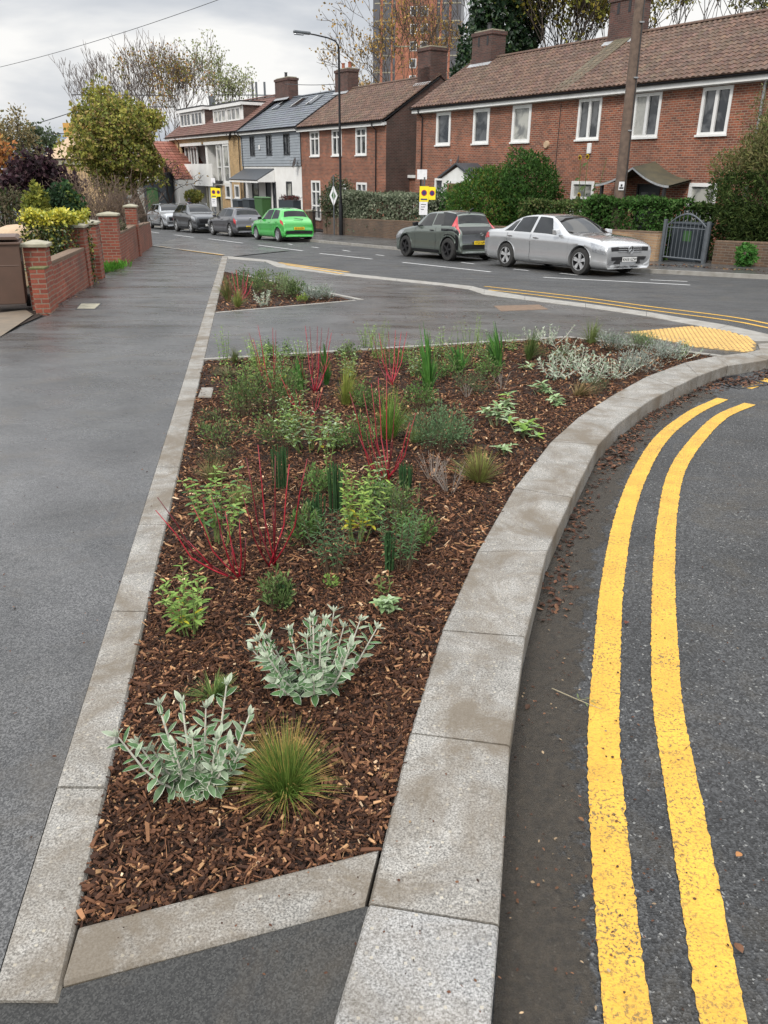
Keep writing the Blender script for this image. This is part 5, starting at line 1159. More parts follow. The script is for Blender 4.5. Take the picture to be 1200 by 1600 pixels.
# no-waiting signs
def nosign(loc,rz,label,h,second=True,scale=1.0):
    r_=thing('parking_sign',label,'sign',loc,rz); mb=MB(); mb.tube([(0,.03,0),(0,.03,h+.1)],.03,8); mb.build('post','gatepaint',r_)
    def face(x0,x1,z0,z1,mt,nm='sign_plate',y=0): mb=MB(); mb.box(x0,x1,y-.008,y,z0,z1); return mb.build(nm,mt,r_)
    f=face(-.24*scale,.24*scale,h-1.05*scale,h-.30*scale,'yellow_sign')
    f2=face(-.24*scale,.20*scale,h-1.70*scale,h-1.06*scale,'white_sign') 
    def rnd(par,cx,cz,rr):
        mb=MB(); mb.lathe([(0.001,-.014),(rr,-.014),(rr,-.009)],18,'y',(cx,0,cz)); mb.build('roundel','signred',par)
        mb=MB(); mb.lathe([(0.001,-.018),(rr*.72,-.018),(rr*.72,-.0145)],18,'y',(cx,0,cz)); mb.build('roundel_centre','navy',par)
    rnd(f,0,h-.62*scale,.15*scale); mb=MB(); mb.box(-.17*scale,.17*scale,-.012,-.0085,h-.97*scale,h-.90*scale); mb.build('text_line','navy',f)
    for i in range(3): mb=MB(); mb.box(-.15*scale,(.12-.05*i)*scale,-.012,-.0085,h-(1.2+.12*i)*scale,h-(1.17+.12*i)*scale); mb.build('text_line','ink',f2)
    if second:
        g=face(.25*scale,.60*scale,h-.95*scale,h-.33*scale,'yellow_sign',y=-.02); mb=MB(); mb.lathe([(0.001,-.03),(.14*scale,-.03),(.14*scale,-.021)],18,'y',(.42*scale,0,h-.63*scale)); mb.build('roundel','signred',g); mb=MB(); mb.lathe([(0.001,-.034),(.10*scale,-.034),(.10*scale,-.0305)],18,'y',(.42*scale,0,h-.63*scale)); mb.build('roundel_centre','navy',g)
    return r_
sp=STg(26.9,18.5,.07); nosign(sp,R(-8),'yellow and white parking suspension sign with two roundels above the sage hatchback',2.45,True,.74)
sp2=STg(27.2,18.6,.07); wsg=thing('street_sign','blank white rectangular sign on a post above the yellow sign','sign',sp2,R(-8)); mb=MB(); mb.tube([(0,.03,0),(0,.03,2.85)],.02,8); mb.build('post','gatepaint',wsg); mb=MB(); mb.box(-.2,.18,-.01,0,2.48,2.83); mb.build('sign_plate','white_sign',wsg)
sp=STg(54.4,20.2,.07); nosign(sp,R(-14),'small yellow parking sign in front of the white balcony',2.75,True,.85)
sp2=STg(54.8,20.4,.07); wsg=thing('street_sign','small white sign above the yellow sign by the balcony','sign',sp2,R(-14)); mb=MB(); mb.tube([(0,.03,0),(0,.03,3.1)],.025,8); mb.build('post','gatepaint',wsg); mb=MB(); mb.box(-.16,.12,-.01,0,2.78,3.1); mb.build('sign_plate','white_sign',wsg)
ds=far(521,306,45.0); dsg=thing('diamond_sign','white diamond shaped sign beside the street lamp','sign',(ds.x,45.0,gz(45)+.05),R(-30)); mb=MB(); mb.tube([(0,.03,0),(0,.03,3.0)],.035,8); mb.build('post','gatepaint',dsg)
mb=MB(); zc_=ds.z-dsg.location.z; mb.add([(-.26,0,zc_),(0,0,zc_-.52),(.26,0,zc_),(0,0,zc_+.52),(-.26,.015,zc_),(0,.015,zc_-.52),(.26,.015,zc_),(0,.015,zc_+.52)],[(0,1,2,3),(7,6,5,4),(0,4,5,1),(1,5,6,2),(2,6,7,3),(3,7,4,0)]); f=mb.build('sign_plate','white_sign',dsg)
mb=MB(); mb.add([(-.13,-.004,zc_+.02),(0,-.004,zc_-.24),(0,-.004,zc_+.26)],[(0,1,2)]); mb.build('mark','bingreen',f); mb=MB(); mb.add([(.04,-.004,zc_+.2),(.04,-.004,zc_-.22),(.15,-.004,zc_)],[(0,1,2)]); mb.build('mark','bingreen',f)
# ------------------------------------------------------------------ left garden walls and piers
wcount=0
def pier(p,w_,h,label,rz,cap=True,d_=None):
    d_=d_ or w_; r_=thing('brick_pier',label,'pier',(p.x,p.y,gz(p.y)),rz,'brick piers along the footpath'); mb=MB(); mb.box(-w_/2,w_/2,-d_/2,d_/2,-.1,h-.07); mb.build('shaft','brick_left',r_)
    e=.045; w2,d2=w_/2+e,d_/2+e; mb=MB(); mb.add([(-w2,-d2,h-.07),(w2,-d2,h-.07),(w2,d2,h-.07),(-w2,d2,h-.07),(-w2,-d2,h-.02),(w2,-d2,h-.02),(w2,d2,h-.02),(-w2,d2,h-.02),(-.04,-.04,h+.03),(.04,-.04,h+.03),(.04,.04,h+.03),(-.04,.04,h+.03)],[(0,3,2,1),(0,1,5,4),(1,2,6,5),(2,3,7,6),(3,0,4,7),(4,5,9,8),(5,6,10,9),(6,7,11,10),(7,4,8,11),(8,9,10,11)]); mb.build('cap','stone',r_,bevel=.008); return r_
def gwall(p,q,th,h,label,mat='brick_left',top='coping',toph=.06,name='garden_wall',hq=None):
    d=q-p; rz=math.atan2(d.y,d.x); L_=math.hypot(d.x,d.y); r_=thing(name,label,'wall',(p.x,p.y,gz(p.y)),rz); dz=gz(q.y)-gz(p.y); hq=hq or h
    mb=MB(); y0,y1=0,th; v=[(0,y0,-.15),(L_,y0,dz-.15),(L_,y1,dz-.15),(0,y1,-.15),(0,y0,h-toph),(L_,y0,dz+hq-toph),(L_,y1,dz+hq-toph),(0,y1,h-toph)]; mb.add(v,[(0,3,2,1),(4,5,6,7),(0,1,5,4),(1,2,6,5),(2,3,7,6),(3,0,4,7)]); mb.build('brickwork',mat,r_)
    e=.006; mb=MB(); v=[(0,-e,h-toph+.001),(L_,-e,dz+hq-toph+.001),(L_,th+e,dz+hq-toph+.001),(0,th+e,h-toph+.001),(0,-e,h),(L_,-e,dz+hq),(L_,th+e,dz+hq),(0,th+e,h)]; mb.add(v,[(0,3,2,1),(4,5,6,7),(0,1,5,4),(1,2,6,5),(2,3,7,6),(3,0,4,7)]); mb.build('coping',top,r_,bevel=.006); return r_
ra_=math.atan2(16.9-13.0,-6.22+5.50)-PI/2
f2=Vector
gwall(f2((-5.27,12.50,0)),f2((-5.36,12.90,0)),.22,.69,'short brick wall end with a mossy top beside the brown bin',top='moss',toph=.03)
pier(f2((-5.58,13.06,0)),.33,1.04,'brick pier with a stone cap nearest the brown bin',ra_)
gwall(f2((-5.56,13.22,0)),f2((-6.18,16.75,0)),.215,.69,'low red brick garden wall below the variegated hedge',hq=.77)
pier(f2((-6.40,16.95,0)),.42,1.22,'brick pier at the far end of the variegated hedge wall',ra_)
pier(f2((-6.72,18.55,0)),.46,1.24,'brick pier on the near side of the small gate',ra_)
pier(f2((-7.47,22.35,0)),.46,1.36,'brick pier on the far side of the small gate',ra_)
gwall(f2((-7.28,22.6,0)),f2((-7.96,26.3,0)),.215,.86,'red brick garden wall beyond the small gate with ivy on top',hq=.96)
pier(f2((-8.12,26.5,0)),.34,1.55,'tallest brick pier at the far end of the left garden walls',ra_)
gwall(f2((-8.12,26.8,0)),f2((-9.4,33,0)),.215,.9,'farther stretch of garden wall beyond the last tall pier')
g_=thing('garden_gate','small dark iron gate frame between two red brick piers','gate',(-6.95,19.0,gz(19)),R(105)); mb=MB(); mb.tube([(0,0,0),(0,0,.95),(.55,0,.95),(.55,0,0)],.018,6); mb.build('frame','black',g_)
for i in range(4): mb=MB(); mb.tube([(.11+i*.11,0,.05),(.11+i*.11,0,.94)],.008,4); mb.build('bar','black',g_)
# brown wheeled bin
bp=f2((-6.10,12.95,gz(12.95)))
bn=thing('wheelie_bin','brown wheelie bin marked 38 beside the brick wall end','bin',bp,R(20))
mb=MB(); mb.add([(-.26,-.30,.12),(.26,-.30,.12),(.26,.26,.12),(-.26,.26,.12),(-.30,-.36,1.02),(.30,-.36,1.02),(.30,.34,1.02),(-.30,.34,1.02)],[(0,3,2,1),(0,1,5,4),(1,2,6,5),(2,3,7,6),(3,0,4,7)]); mb.box(-.262,.262,-.345,-.31,.70,.72); mb.build('body','binbrown',bn,bevel=.025)
mb=MB(); mb.box(-.32,.32,-.39,.36,1.02,1.06); mb.build('rim','binbrown',bn,bevel=.012)
mb=MB(); vs=[]; 
for i in range(9):
    t=i/8; z=1.065+.075*math.sin(PI*(.25+t*.55)); y=-.40+.78*t; vs+=[(-.31,y,z-.02),(.31,y,z-.02),(-.27,y,z+.02),(.27,y,z+.02)]
mb.add(vs,[(4*i,4*i+2,4*i+6,4*i+4) for i in range(8)]+[(4*i+2,4*i+3,4*i+7,4*i+6) for i in range(8)]+[(4*i+3,4*i+1,4*i+5,4*i+7) for i in range(8)]+[(0,1,3,2),(32,34,35,33)]); mb.build('lid','binbrown',bn,smooth=True,angle=40)
mb=MB(); mb.tube([(-.27,.44,1.05),(.27,.44,1.05)],.018,8); mb.build('handle','binbrown',bn)
for s_ in (-1,1): mb=MB(); mb.lathe([(.001,-.03),(.10,-.03),(.10,.03),(.001,.03)],18,'x',(s_*.26,.26,.10)); mb.build('wheel','rubber',bn)
text_mesh('38',.15,'white_sign',bn,'lettering',(.292,-.10,.80),(0,1,0),(.07,0,1),.001,.004)
# beige garden cover behind the bin
gp_=far(48,372,17.2); r_=thing('garden_cover','beige domed garden cover behind the brown bin','cover',(gp_.x-.25,17.2,gz(17.2)),R(10)); mb=MB(); mb.lathe([(.52,0),(.55,.80),(.52,.98),(.40,1.10),(.2,1.17),(.001,1.19)],24,'z'); mb.build('dome','tan',r_,smooth=True); mb=MB(); mb.box(-1.6,-.35,-.35,.35,0,.98); mb.build('box_section','tan',r_,bevel=.05)
# green and dark wheeled bins in front of the white house
def sbin(s,t,label,mat,h=1.08,w_=.5):
    p=STg(s,t,.07); r_=thing('wheelie_bin',label,'bin',p,SROT,'wheelie bins in front of the white rendered house'); mb=MB(); mb.add([(-w_*.42,-.25,.05),(w_*.42,-.25,.05),(w_*.42,.25,.05),(-w_*.42,.25,.05),(-w_*.5,-.31,h-.1),(w_*.5,-.31,h-.1),(w_*.5,.31,h-.1),(-w_*.5,.31,h-.1)],[(0,3,2,1),(4,5,6,7),(0,1,5,4),(1,2,6,5),(2,3,7,6),(3,0,4,7)]); mb.build('body',mat,r_,bevel=.02)
    mb=MB(); mb.add([(-w_*.54,-.35,h-.09),(w_*.54,-.35,h-.09),(w_*.54,.35,h-.09),(-w_*.54,.35,h-.09),(-w_*.45,-.28,h),(w_*.45,-.28,h),(w_*.45,.28,h-.02),(-w_*.45,.28,h-.02)],[(0,3,2,1),(4,5,6,7),(0,1,5,4),(1,2,6,5),(2,3,7,6),(3,0,4,7)]); mb.build('lid',mat,r_,bevel=.01)
    for s_ in (-1,1): mb=MB(); mb.lathe([(.001,-.02),(.09,-.02),(.09,.02),(.001,.02)],14,'x',(s_*w_*.42,.24,.09)); mb.build('wheel','rubber',r_)
sbin(50.6,21.2,'dark wheelie bin left of the green wheelie bin','bindark',1.85,1.1); sbin(48.6,21.2,'green wheelie bin above the roof of the bright green car','bingreen',1.95,1.2)
sbin(52.4,21.2,'low dark wheelie bin in front of the white wall window','bindark',1.8,1.0)
p=STg(44.9,21.3,.07); r_=thing('planter_box','long dark planter box with dry red stems above the bright green car','planter',p,SROT); mb=MB(); mb.box(-1.0,1.0,-.25,.25,0,1.75); mb.build('box','bindark',r_); mb=MB(); 
for i in range(140): clump(mb,(rng.uniform(-.95,.95),rng.uniform(-.2,.2),1.8),.12,2,.16,.06,[(.12,.03,.03),(.05,.03,.02)]) 
mb.build('foliage','leaf',r_)
# ------------------------------------------------------------------ low walls, hedges and gate across the road
def hedge(name,label,s0,s1,t,dep,h,cols,n,L_=.09,W_=.06,mat='leaf',z0=.0,jag=.2,boxy=True):
    p=STg((s0+s1)/2,t,.07); return shrub(name,label,'hedge',(p.x,p.y,p.z+z0),abs(s0-s1)/2,dep/2,h/2,n,L_,W_,cols,rot=SROT,boxy=boxy,mat=mat,stems=10,jag=jag)
def lwall(s0,s1,t0,t1,h,label,mat='brick_front',hq=None):
    p,q=STg(s0,t0,.07),STg(s1,t1,.07); return gwall(p,q,.22,h+.07,label,mat,'coping',.05,'front_wall',hq=(hq or h)+.07)
lwall(41.0,29.5,21.7,21.5,.85,'low brown brick wall under the silvery clipped hedge')
lwall(29.3,24.0,21.4,21.2,.80,'low brick wall behind the sage hatchback')
lwall(23.8,17.2,21.2,20.6,.86,'low buff brick wall left of the arched grey gate','brick_buff')
lwall(15.5,9.0,21.1,23.4,.66,'low mossy brick wall right of the arched grey gate','brick_front')
lwall(47.6,43.6,21.9,21.9,.95,'low brown brick wall between the bright green car and the street lamp')
lwall(55.5,52.0,22.0,22.0,1.1,'low dark brick wall before the white rendered house')
for i,(s,l) in enumerate(((43.4,'low brick gate pier left of the street lamp'),(41.3,'low brick gate pier right of the street lamp'))):
    p=STg(s,21.9,.07); r_=thing('gate_pier',l,'pier',p,SROT); mb=MB(); mb.box(-.2,.2,-.2,.2,-.1,1.15); mb.build('shaft','brick_front',r_); mb=MB(); mb.box(-.24,.24,-.24,.24,1.15,1.22); mb.build('cap','stone',r_)
r_=thing('iron_gate','black iron gate between two low brick piers by the street lamp','gate',STg(42.35,21.9,.07),SROT); mb=MB(); mb.box(-.75,-.70,-.02,.02,0,1.3); mb.box(.70,.75,-.02,.02,0,1.3); mb.box(-.7,.7,-.02,.02,.1,.15); mb.box(-.7,.7,-.02,.02,1.1,1.15); mb.build('frame','black',r_)
for i in range(9): mb=MB(); mb.box(-.6+i*.15-.01,-.6+i*.15+.01,-.012,.012,.15,1.1); mb.build('bar','black',r_)
# arched grey gate
gs=16.35; p=STg(gs,20.8,.05); r_=thing('arched_gate','grey metal gate with an arched top and spikes between two low brick walls','gate',p,SROT+R(4))
for x in (-.78,.70): mb=MB(); mb.box(x,x+.09,-.045,.045,0,1.22); mb.build('post','gatepaint',r_,bevel=.005)
mb=MB(); mb.tube([(-.66+1.32*i/14,0,1.06+.34*math.sin(PI*i/14)) for i in range(15)],.024,6); mb.tube([(-.66,0,.14),(.66,0,.14)],.024,6); mb.tube([(-.66,0,.12),(-.66,0,1.07)],.022,6); mb.tube([(.66,0,.12),(.66,0,1.07)],.022,6); mb.tube([(-.66,0,1.0),(.66,0,1.0)],.014,6); mb.build('frame','gatepaint',r_)
for i in range(9):
    x=-.54+i*.135; zt=1.06+.34*math.sin(PI*(x+.66)/1.32)+.13; mb=MB(); mb.tube([(x,0,.15),(x,0,zt-.05),(x,0,zt)],[.011,.011,.002],5); mb.build('bar','gatepaint',r_)
r_=thing('dark_bin','dark box bin standing behind the arched grey gate','bin',STg(16.62,21.55,.05),SROT); mb=MB(); mb.box(-.62,.40,-.3,.3,.02,1.08); mb.build('body','bindark',r_,bevel=.03); mb=MB(); mb.box(-.65,.43,-.33,.33,1.08,1.15); mb.build('lid','bindark',r_,bevel=.02); mb=MB(); mb.box(-.14,.14,-.312,-.301,.62,.92); mb.build('label_panel','bingreen',r_)
dkg=[(.035,.075,.018),(.05,.10,.025),(.07,.12,.03),(.025,.05,.015)]
hedge('clipped_hedge','clipped silvery green hedge on the low wall left of the sage hatchback',39.6,31.2,22.5,1.5,1.95,[(.16,.19,.12),(.22,.25,.17),(.10,.13,.08),(.30,.32,.23)],30000,.15,.09,jag=.1)
shrub('bush','dark round bush over the gate beside the street lamp','bush',STg(40.9,22.4,.2),1.25,.9,1.32,5200,.12,.08,[(.045,.08,.025),(.07,.10,.04),(.10,.09,.05),(.03,.05,.02)],rot=SROT,mat='leafw')
shrub('bush','small bright green bush below the white window of the long terrace','bush',STg(31.4,22.8,.4),1.3,.8,1.0,2600,.12,.07,[(.04,.12,.02),(.06,.16,.03),(.03,.08,.02)],rot=SROT)
shrub('large_shrub','large rounded green shrub reaching the upper floor behind the sage hatchback','shrub',STg(27.9,22.6,.05),2.15,1.5,1.5,15000,.15,.055,lambda h,n:rng.choice([(.05,.13,.02),(.08,.17,.03),(.035,.09,.018),(.13,.15,.03)]),rot=SROT,jag=.26,up=.5)
shrub('large_shrub','taller right hand mass of shrub touching the round yellow vent','shrub',STg(26.0,23.0,.0),1.5,1.2,1.82,11000,.15,.06,[(.04,.11,.02),(.07,.14,.03),(.03,.07,.015)],rot=SROT,jag=.22,up=.4)
hedge('low_hedge','low ragged green hedge behind the silver saloon roof',24.6,20.9,22.0,1.1,1.65,[(.06,.11,.03),(.10,.15,.04),(.04,.07,.02),(.13,.13,.05)],9500,.11,.07)
hedge('low_hedge','dense green hedge between the telegraph pole and the arched gate',20.9,17.6,21.7,1.4,1.75,[(.04,.11,.02),(.06,.15,.03),(.10,.18,.05),(.03,.06,.015)],15000,.12,.07)
hedge('low_hedge','ragged green hedge growing behind the arched grey gate',17.7,15.0,23.0,1.2,1.55,[(.05,.10,.025),(.09,.13,.04),(.03,.06,.015)],9000,.12,.07)
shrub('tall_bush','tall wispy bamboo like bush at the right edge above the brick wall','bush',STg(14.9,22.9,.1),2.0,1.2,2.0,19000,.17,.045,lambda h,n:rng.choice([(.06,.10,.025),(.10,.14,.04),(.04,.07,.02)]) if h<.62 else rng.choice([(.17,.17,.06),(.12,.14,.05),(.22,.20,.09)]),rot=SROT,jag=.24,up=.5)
r_=thing('climber','pale bamboo canes rising beside the right hand drainpipe','climber',STg(15.2,23.4,.1),SROT); mb=MB(); ml=MB()
for i in range(46):
    x=rng.uniform(-1.5,1.7); hh=rng.uniform(3.6,5.3); tp2=Vector((x+rng.uniform(-.5,.3),rng.uniform(-.6,.4),hh)); mb.tube([(x*.5,0,.5),(x*.8,0,hh*.55),tp2],[.014,.010,.003],4,cc((.22,.19,.10),.3),cap=False)
    for k in range(16): q=Vector((x*.6,0,1.5)).lerp(tp2,rng.uniform(.35,1)); clump(ml,q,.16,2,.16,.035,[(.16,.17,.07),(.22,.20,.10),(.10,.12,.04)],up=-.1)
mb.build('canes','bark',r_); ml.build('leaves','leaf',r_)
shrub('weed','small bright green weed at the foot of the right hand wall','weed',STg(14.35,21.0,.07),.28,.18,.30,380,.13,.09,[(.05,.16,.03),(.08,.20,.04)],rot=SROT,stems=4)
# sunflowers against the terrace
sf=thing('sunflowers','tall thin sunflowers against the brick wall behind the silver saloon','flowers',STg(24.2,24.2,0),SROT); mb=MB(); ml=MB(); 
zb=gz(sf.location.y)
for (dx,hh) in ((-.25,3.95),(.15,3.98),(1.1,3.9),(-.1,2.6)):
    tip=Vector((dx,0,hh-.55)); mb.tube([(dx*.4,0,0),(dx*.7,.02,hh*.5),tip],[.02,.015,.010],5,(.10,.15,.05)); 
    for k in range(5): q=Vector((dx*.4,0,1.2)).lerp(tip,rng.random()); leafq(ml,q,Vector((rng.uniform(-1,1),-.3,-.3)).normalized(),Vector((0,-1,.3)),.26,.16,cc((.11,.16,.06),.2))
    if dx!=1.1:
        mf=MB()
        for k in range(14): a=2*PI*k/14; leafq(mf,tip+Vector((0,-.05,0)),Vector((math.cos(a),-.1,math.sin(a))).normalized(),Vector((0,-1,0)),.11,.05,cc((.70,.50,.03),.1))
        mf.lathe([(.001,-.02),(.05,-.02),(.05,.02)],10,'y',(tip.x,-.06,tip.z),(.10,.05,.02)); mf.build('flower_head','leaf',sf)
mb.build('stems','bark',sf); ml.build('leaves','leaf',sf); 
# ------------------------------------------------------------------ left garden plants
vh=lambda h,n:(rng.choice([(.62,.55,.06),(.52,.50,.08),(.30,.34,.05)]) if h>.86 else rng.choice([(.045,.075,.02),(.06,.10,.025),(.03,.05,.015),(.34,.32,.07)]))
shrub('variegated_hedge','clipped hedge with bright yellow variegated top behind the red brick wall','hedge',(-6.74,16.9,gz(17)),.46,.50,.70,8000,.075,.05,vh,rot=R(-8),boxy=True,mat='leafw')
def fx(px_,py_,y): v=far(px_,py_,y); return v
def gsh(name,label,cat,pxc,y,rx,rzz,n,L_,W_,cols,zc=0,**k):
    v=far(pxc,300,y); return shrub(name,label,cat,(v.x,y,gz(y)+zc),rx,rx*.8,rzz,n,L_,W_,cols,**k)
gsh('yellow_bush','upright yellow green bush above the variegated hedge','bush',53,22,.38,.98,2600,.12,.07,[(.20,.22,.04),(.28,.28,.05),(.12,.15,.03)])
gsh('dark_bush','dark green bush between the yellow bush and bare twigs','bush',78,24,.55,.95,3200,.13,.08,[(.02,.05,.02),(.035,.07,.03),(.015,.03,.012)])
gsh('dark_bush','glossy mid green bush beside the bare twiggy shrub','bush',98,26,.60,1.02,3600,.14,.09,[(.035,.08,.03),(.05,.11,.04),(.02,.045,.018),(.16,.20,.05)])
gsh('garden_shrub','dull brownish shrub at the far left above the beige cover','shrub',10,25,.9,1.0,3500,.13,.07,[(.10,.09,.05),(.06,.08,.03),(.16,.13,.08)])
gsh('garden_shrub','low green shrub in front of the white car','shrub',14,17.8,.45,.50,1400,.10,.05,[(.10,.14,.05),(.14,.15,.07),(.06,.09,.03)])
# bare twiggy shrub
v=far(152,300,28); r_=thing('bare_shrub','large tangled shrub of bare brown twigs behind the far garden wall','shrub',(v.x,28,gz(28))); mb=MB(); tips=[]
for i in range(46):
    a=rng.random()*2*PI; e=rng.uniform(.1,.75); grow(mb,tips,Vector((math.cos(a)*.5,math.sin(a)*.4,0)),Vector((math.cos(a)*e,math.sin(a)*e,1)).normalized(),rng.uniform(.7,1.05),.020,3,.55,.8,.10,3,(.15,.11,.085),(2,3),.007,.70,4)
mb.build('twigs','bark',r_); mb=MB()
for p,d in tips:
    if rng.random()<.5: clump(mb,p,.10,1,.08,.04,[(.16,.11,.07),(.10,.08,.04)])
mb.build('leaves','leaf',r_)
v=far(22,300,19); r_=thing('bare_shrub','small bare stemmed shrub in front of the white car','shrub',(v.x,19,gz(19))); mb=MB(); tips=[]
for i in range(9): grow(mb,tips,Vector((rng.uniform(-.5,.5),0,0)),Vector((rng.uniform(-.3,.3),0,1)).normalized(),.62,.018,2,.5,.8,.12,3,(.20,.16,.12),(2,2),.007,.7,4)
mb.build('twigs','bark',r_)
shrub('ivy_clump','ivy and dry stems on top of the far garden wall','ivy',(-7.75,23.6,gz(23.6)+.75),.25,.85,.20,900,.09,.06,[(.09,.10,.05),(.16,.13,.09),(.05,.07,.03)],rot=R(10),stems=5)
mb=MB()
for i in range(260):
    x=-7.05+rng.gauss(0,.13); y=20.6+rng.gauss(0,.55); a=rng.random()*2*PI; leafq(mb,Vector((x,y,gz(y))),Vector((math.cos(a)*.4,math.sin(a)*.4,1)).normalized(),Vector((math.sin(a),-math.cos(a),.1)),rng.uniform(.12,.30),.025,cc((.09,.24,.03),.25))
o=mb.build('grass','leaf',None); struct(o,'stuff','bright green grass by the small gate')
# ------------------------------------------------------------------ trees
def tpos(pxc,y): v=far(pxc,300,y); return (v.x,y,gz(y))
OR=[(.40,.16,.05),(.48,.21,.07),(.36,.14,.05),(.45,.28,.08)]
tree('orange_tree','tree with orange autumn leaves at the left edge','tree',tpos(0,48),4.5,2.0,4,OR,(.28,.20),7,.3,.14,.55)
tree('brown_tree','pale brown half bare tree behind the orange and purple trees','tree',tpos(33,70),7.4,2.4,4,[(.24,.19,.09),(.18,.17,.08),(.30,.24,.12)],(.26,.16),9,.2,.16,.45,clr=.7)
tree('purple_tree','purple leaved tree over the left hand gardens','tree',tpos(52,33),3.2,1.5,5,[(.030,.016,.022),(.05,.022,.032),(.022,.014,.016),(.09,.05,.055)],(.20,.15),6,.24,.12,.62,clr=.34,up=.03)
tree('green_tree','distant rounded green tree between the railway masts','tree',tpos(78,100),8.2,3,4,[(.07,.10,.05),(.09,.12,.06)],(.4,.3),9,.25,.2,.6,clr=.9)
tree('green_tree','distant olive tree below the pale blue building','tree',tpos(62,85),6.0,2.4,4,[(.10,.10,.05),(.13,.12,.06)],(.35,.25),9,.2,.2,.6,clr=.8)
YG=[(.30,.30,.06),(.38,.36,.08),(.20,.23,.05),(.13,.15,.04),(.34,.26,.09)]
r_,tips=tree('yellowing_tree','large yellow green tree with a leaning trunk at the end of the street','tree',tpos(222,66),9.4,4.3,5,YG,(.30,.21),22,.28,.30,.50,bark=(.10,.08,.06),lean=(-.22,0),clr=.62,up=.02,kids=(2,3))
v=tpos(196,62); shrub('yellowing_tree_low','lower leafy yellow green tree mass left of the leaning trunk','tree',(v[0],v[1],v[2]+2.3),2.75,2.3,2.75,15000,.25,.17,[(.36,.34,.08),(.27,.28,.06),(.17,.20,.05),(.11,.13,.035),(.22,.15,.07)],jag=.42,stems=12,up=0)
for (p_,y,h,lb,cols,nl,n2) in ((178,92,13.6,'bare grey twigged tree behind the yellow green tree, leftmost',[(.28,.17,.12),(.32,.26,.1)],0.5,6),(222,94,15.2,'tallest bare twigged tree behind the yellow green tree',[(.25,.2,.1)],.25,6),(258,92,14.6,'bare tree with a few leaves behind the yellow green tree, rightmost',[(.3,.22,.1)],.5,6),(296,90,13.9,'tree with orange green leaves behind the dormer roof',[(.30,.22,.06),(.36,.20,.08),(.2,.2,.06)],4,5),(352,96,15.4,'pale leaved birch behind the dormer roof chimney',[(.30,.34,.16),(.24,.28,.12),(.36,.36,.2)],5,5)):
    tree('bare_tree',lb,'tree',tpos(p_,y),h,3.4,n2,cols,(.26,.18),nl,.16,.17,.40,bark=(.15,.125,.11),clr=.5,up=.22,kids=(2,3) if n2<6 else (2,2),minr=.022,group='bare trees behind the houses',multi=1 if n2<6 else 2)
GO=[(.42,.26,.07),(.34,.21,.06),(.50,.34,.10),(.26,.18,.06)]
tree('golden_tree','thin golden tree left of the tower block behind the lamp arm','tree',tpos(556,72),11.2,3.2,5,[(.40,.33,.20),(.45,.30,.14),(.30,.24,.12)],(.28,.2),3,.15,.16,.5,clr=.45,up=.18)
tree('golden_tree','tall half bare golden tree in front of the tower block','tree',tpos(640,62),15.5,4.4,6,GO,(.20,.14),1.7,.22,.22,.52,bark=(.10,.075,.055),clr=.5,up=.12,kids=(2,3),minr=.015)
tree('golden_tree','dense low golden tree in front of the tower block base','tree',tpos(600,66),9.6,3.6,5,GO,(.26,.18),7,.2,.16,.6,clr=.6,up=.1)
tree('bare_tree','bare tree between the tower block and ivy covered tree','tree',tpos(730,58),14.5,3.6,6,GO,(.2,.14),.5,.2,.2,.5,bark=(.09,.075,.065),clr=.5,up=.15,kids=(2,2),multi=2,minr=.016,group='bare trees behind the houses')
DG=[(.018,.045,.02),(.03,.065,.028),(.012,.03,.014),(.05,.09,.03)]
v=tpos(775,50); shrub('ivy_tree','dark ivy covered tree behind the left chimney of the long terrace','tree',(v[0],v[1],v[2]+1.5),2.0,1.8,7.2,16000,.30,.22,DG,jag=.35,stems=16,up=0,mat='leafw')
v=tpos(722,52); shrub('ivy_tree','lower dark evergreen between the two brick houses','tree',(v[0],v[1],v[2]+1.2),1.35,1.3,4.6,6500,.28,.2,DG,jag=.3,stems=10,up=0,mat='leafw')
YL=[(.36,.32,.05),(.26,.26,.05),(.42,.34,.08),(.18,.20,.05)]
tree('yellow_tree','yellow leaved tree right of the ivy covered tree','tree',tpos(838,47),15.0,3.3,5,YL,(.24,.18),8,.3,.16,.5,clr=.6)
tree('yellow_tree','thin yellow green tree behind the right chimney','tree',tpos(905,50),15.5,3.3,5,YL,(.22,.16),4.5,.15,.13,.42,clr=.6,multi=2,bark=(.06,.05,.045))
tree('yellow_tree','green gold tree directly right of the telegraph pole top','tree',tpos(1030,50),15.6,3.3,5,YL,(.22,.16),6,.25,.13,.5,clr=.6)
tree('yellow_tree','thin tree with dark branches above the roof at the top right','tree',tpos(1125,52),17.0,4,5,YL,(.24,.16),3,.3,.22,.62,clr=.6,bark=(.06,.05,.045))
tree('yellow_tree','darker spreading tree at the top right corner','tree',tpos(1215,50),15.0,4,5,[(.14,.16,.06),(.2,.2,.08)],(.24,.16),7,.3,.2,.6,clr=.6,bark=(.06,.05,.045))
tree('young_tree','small nearly bare young tree in front of the gabled building','tree',(STg(64.5,20.3).x,STg(64.5,20.3).y,STg(64.5,20.3).z),5.2,1.8,4,[(.45,.26,.08),(.34,.24,.10)],(.2,.14),1.0,.3,.12,.75,bark=(.06,.045,.04),clr=.3,up=.02)
v=STg(64.6,22.3,0); shrub('bush','yellowing bush beneath the white balcony','bush',(v.x,v.y,v.z+1.6),1.5,.5,.45,1200,.18,.12,[(.28,.26,.06),(.15,.18,.05)],rot=SROT)
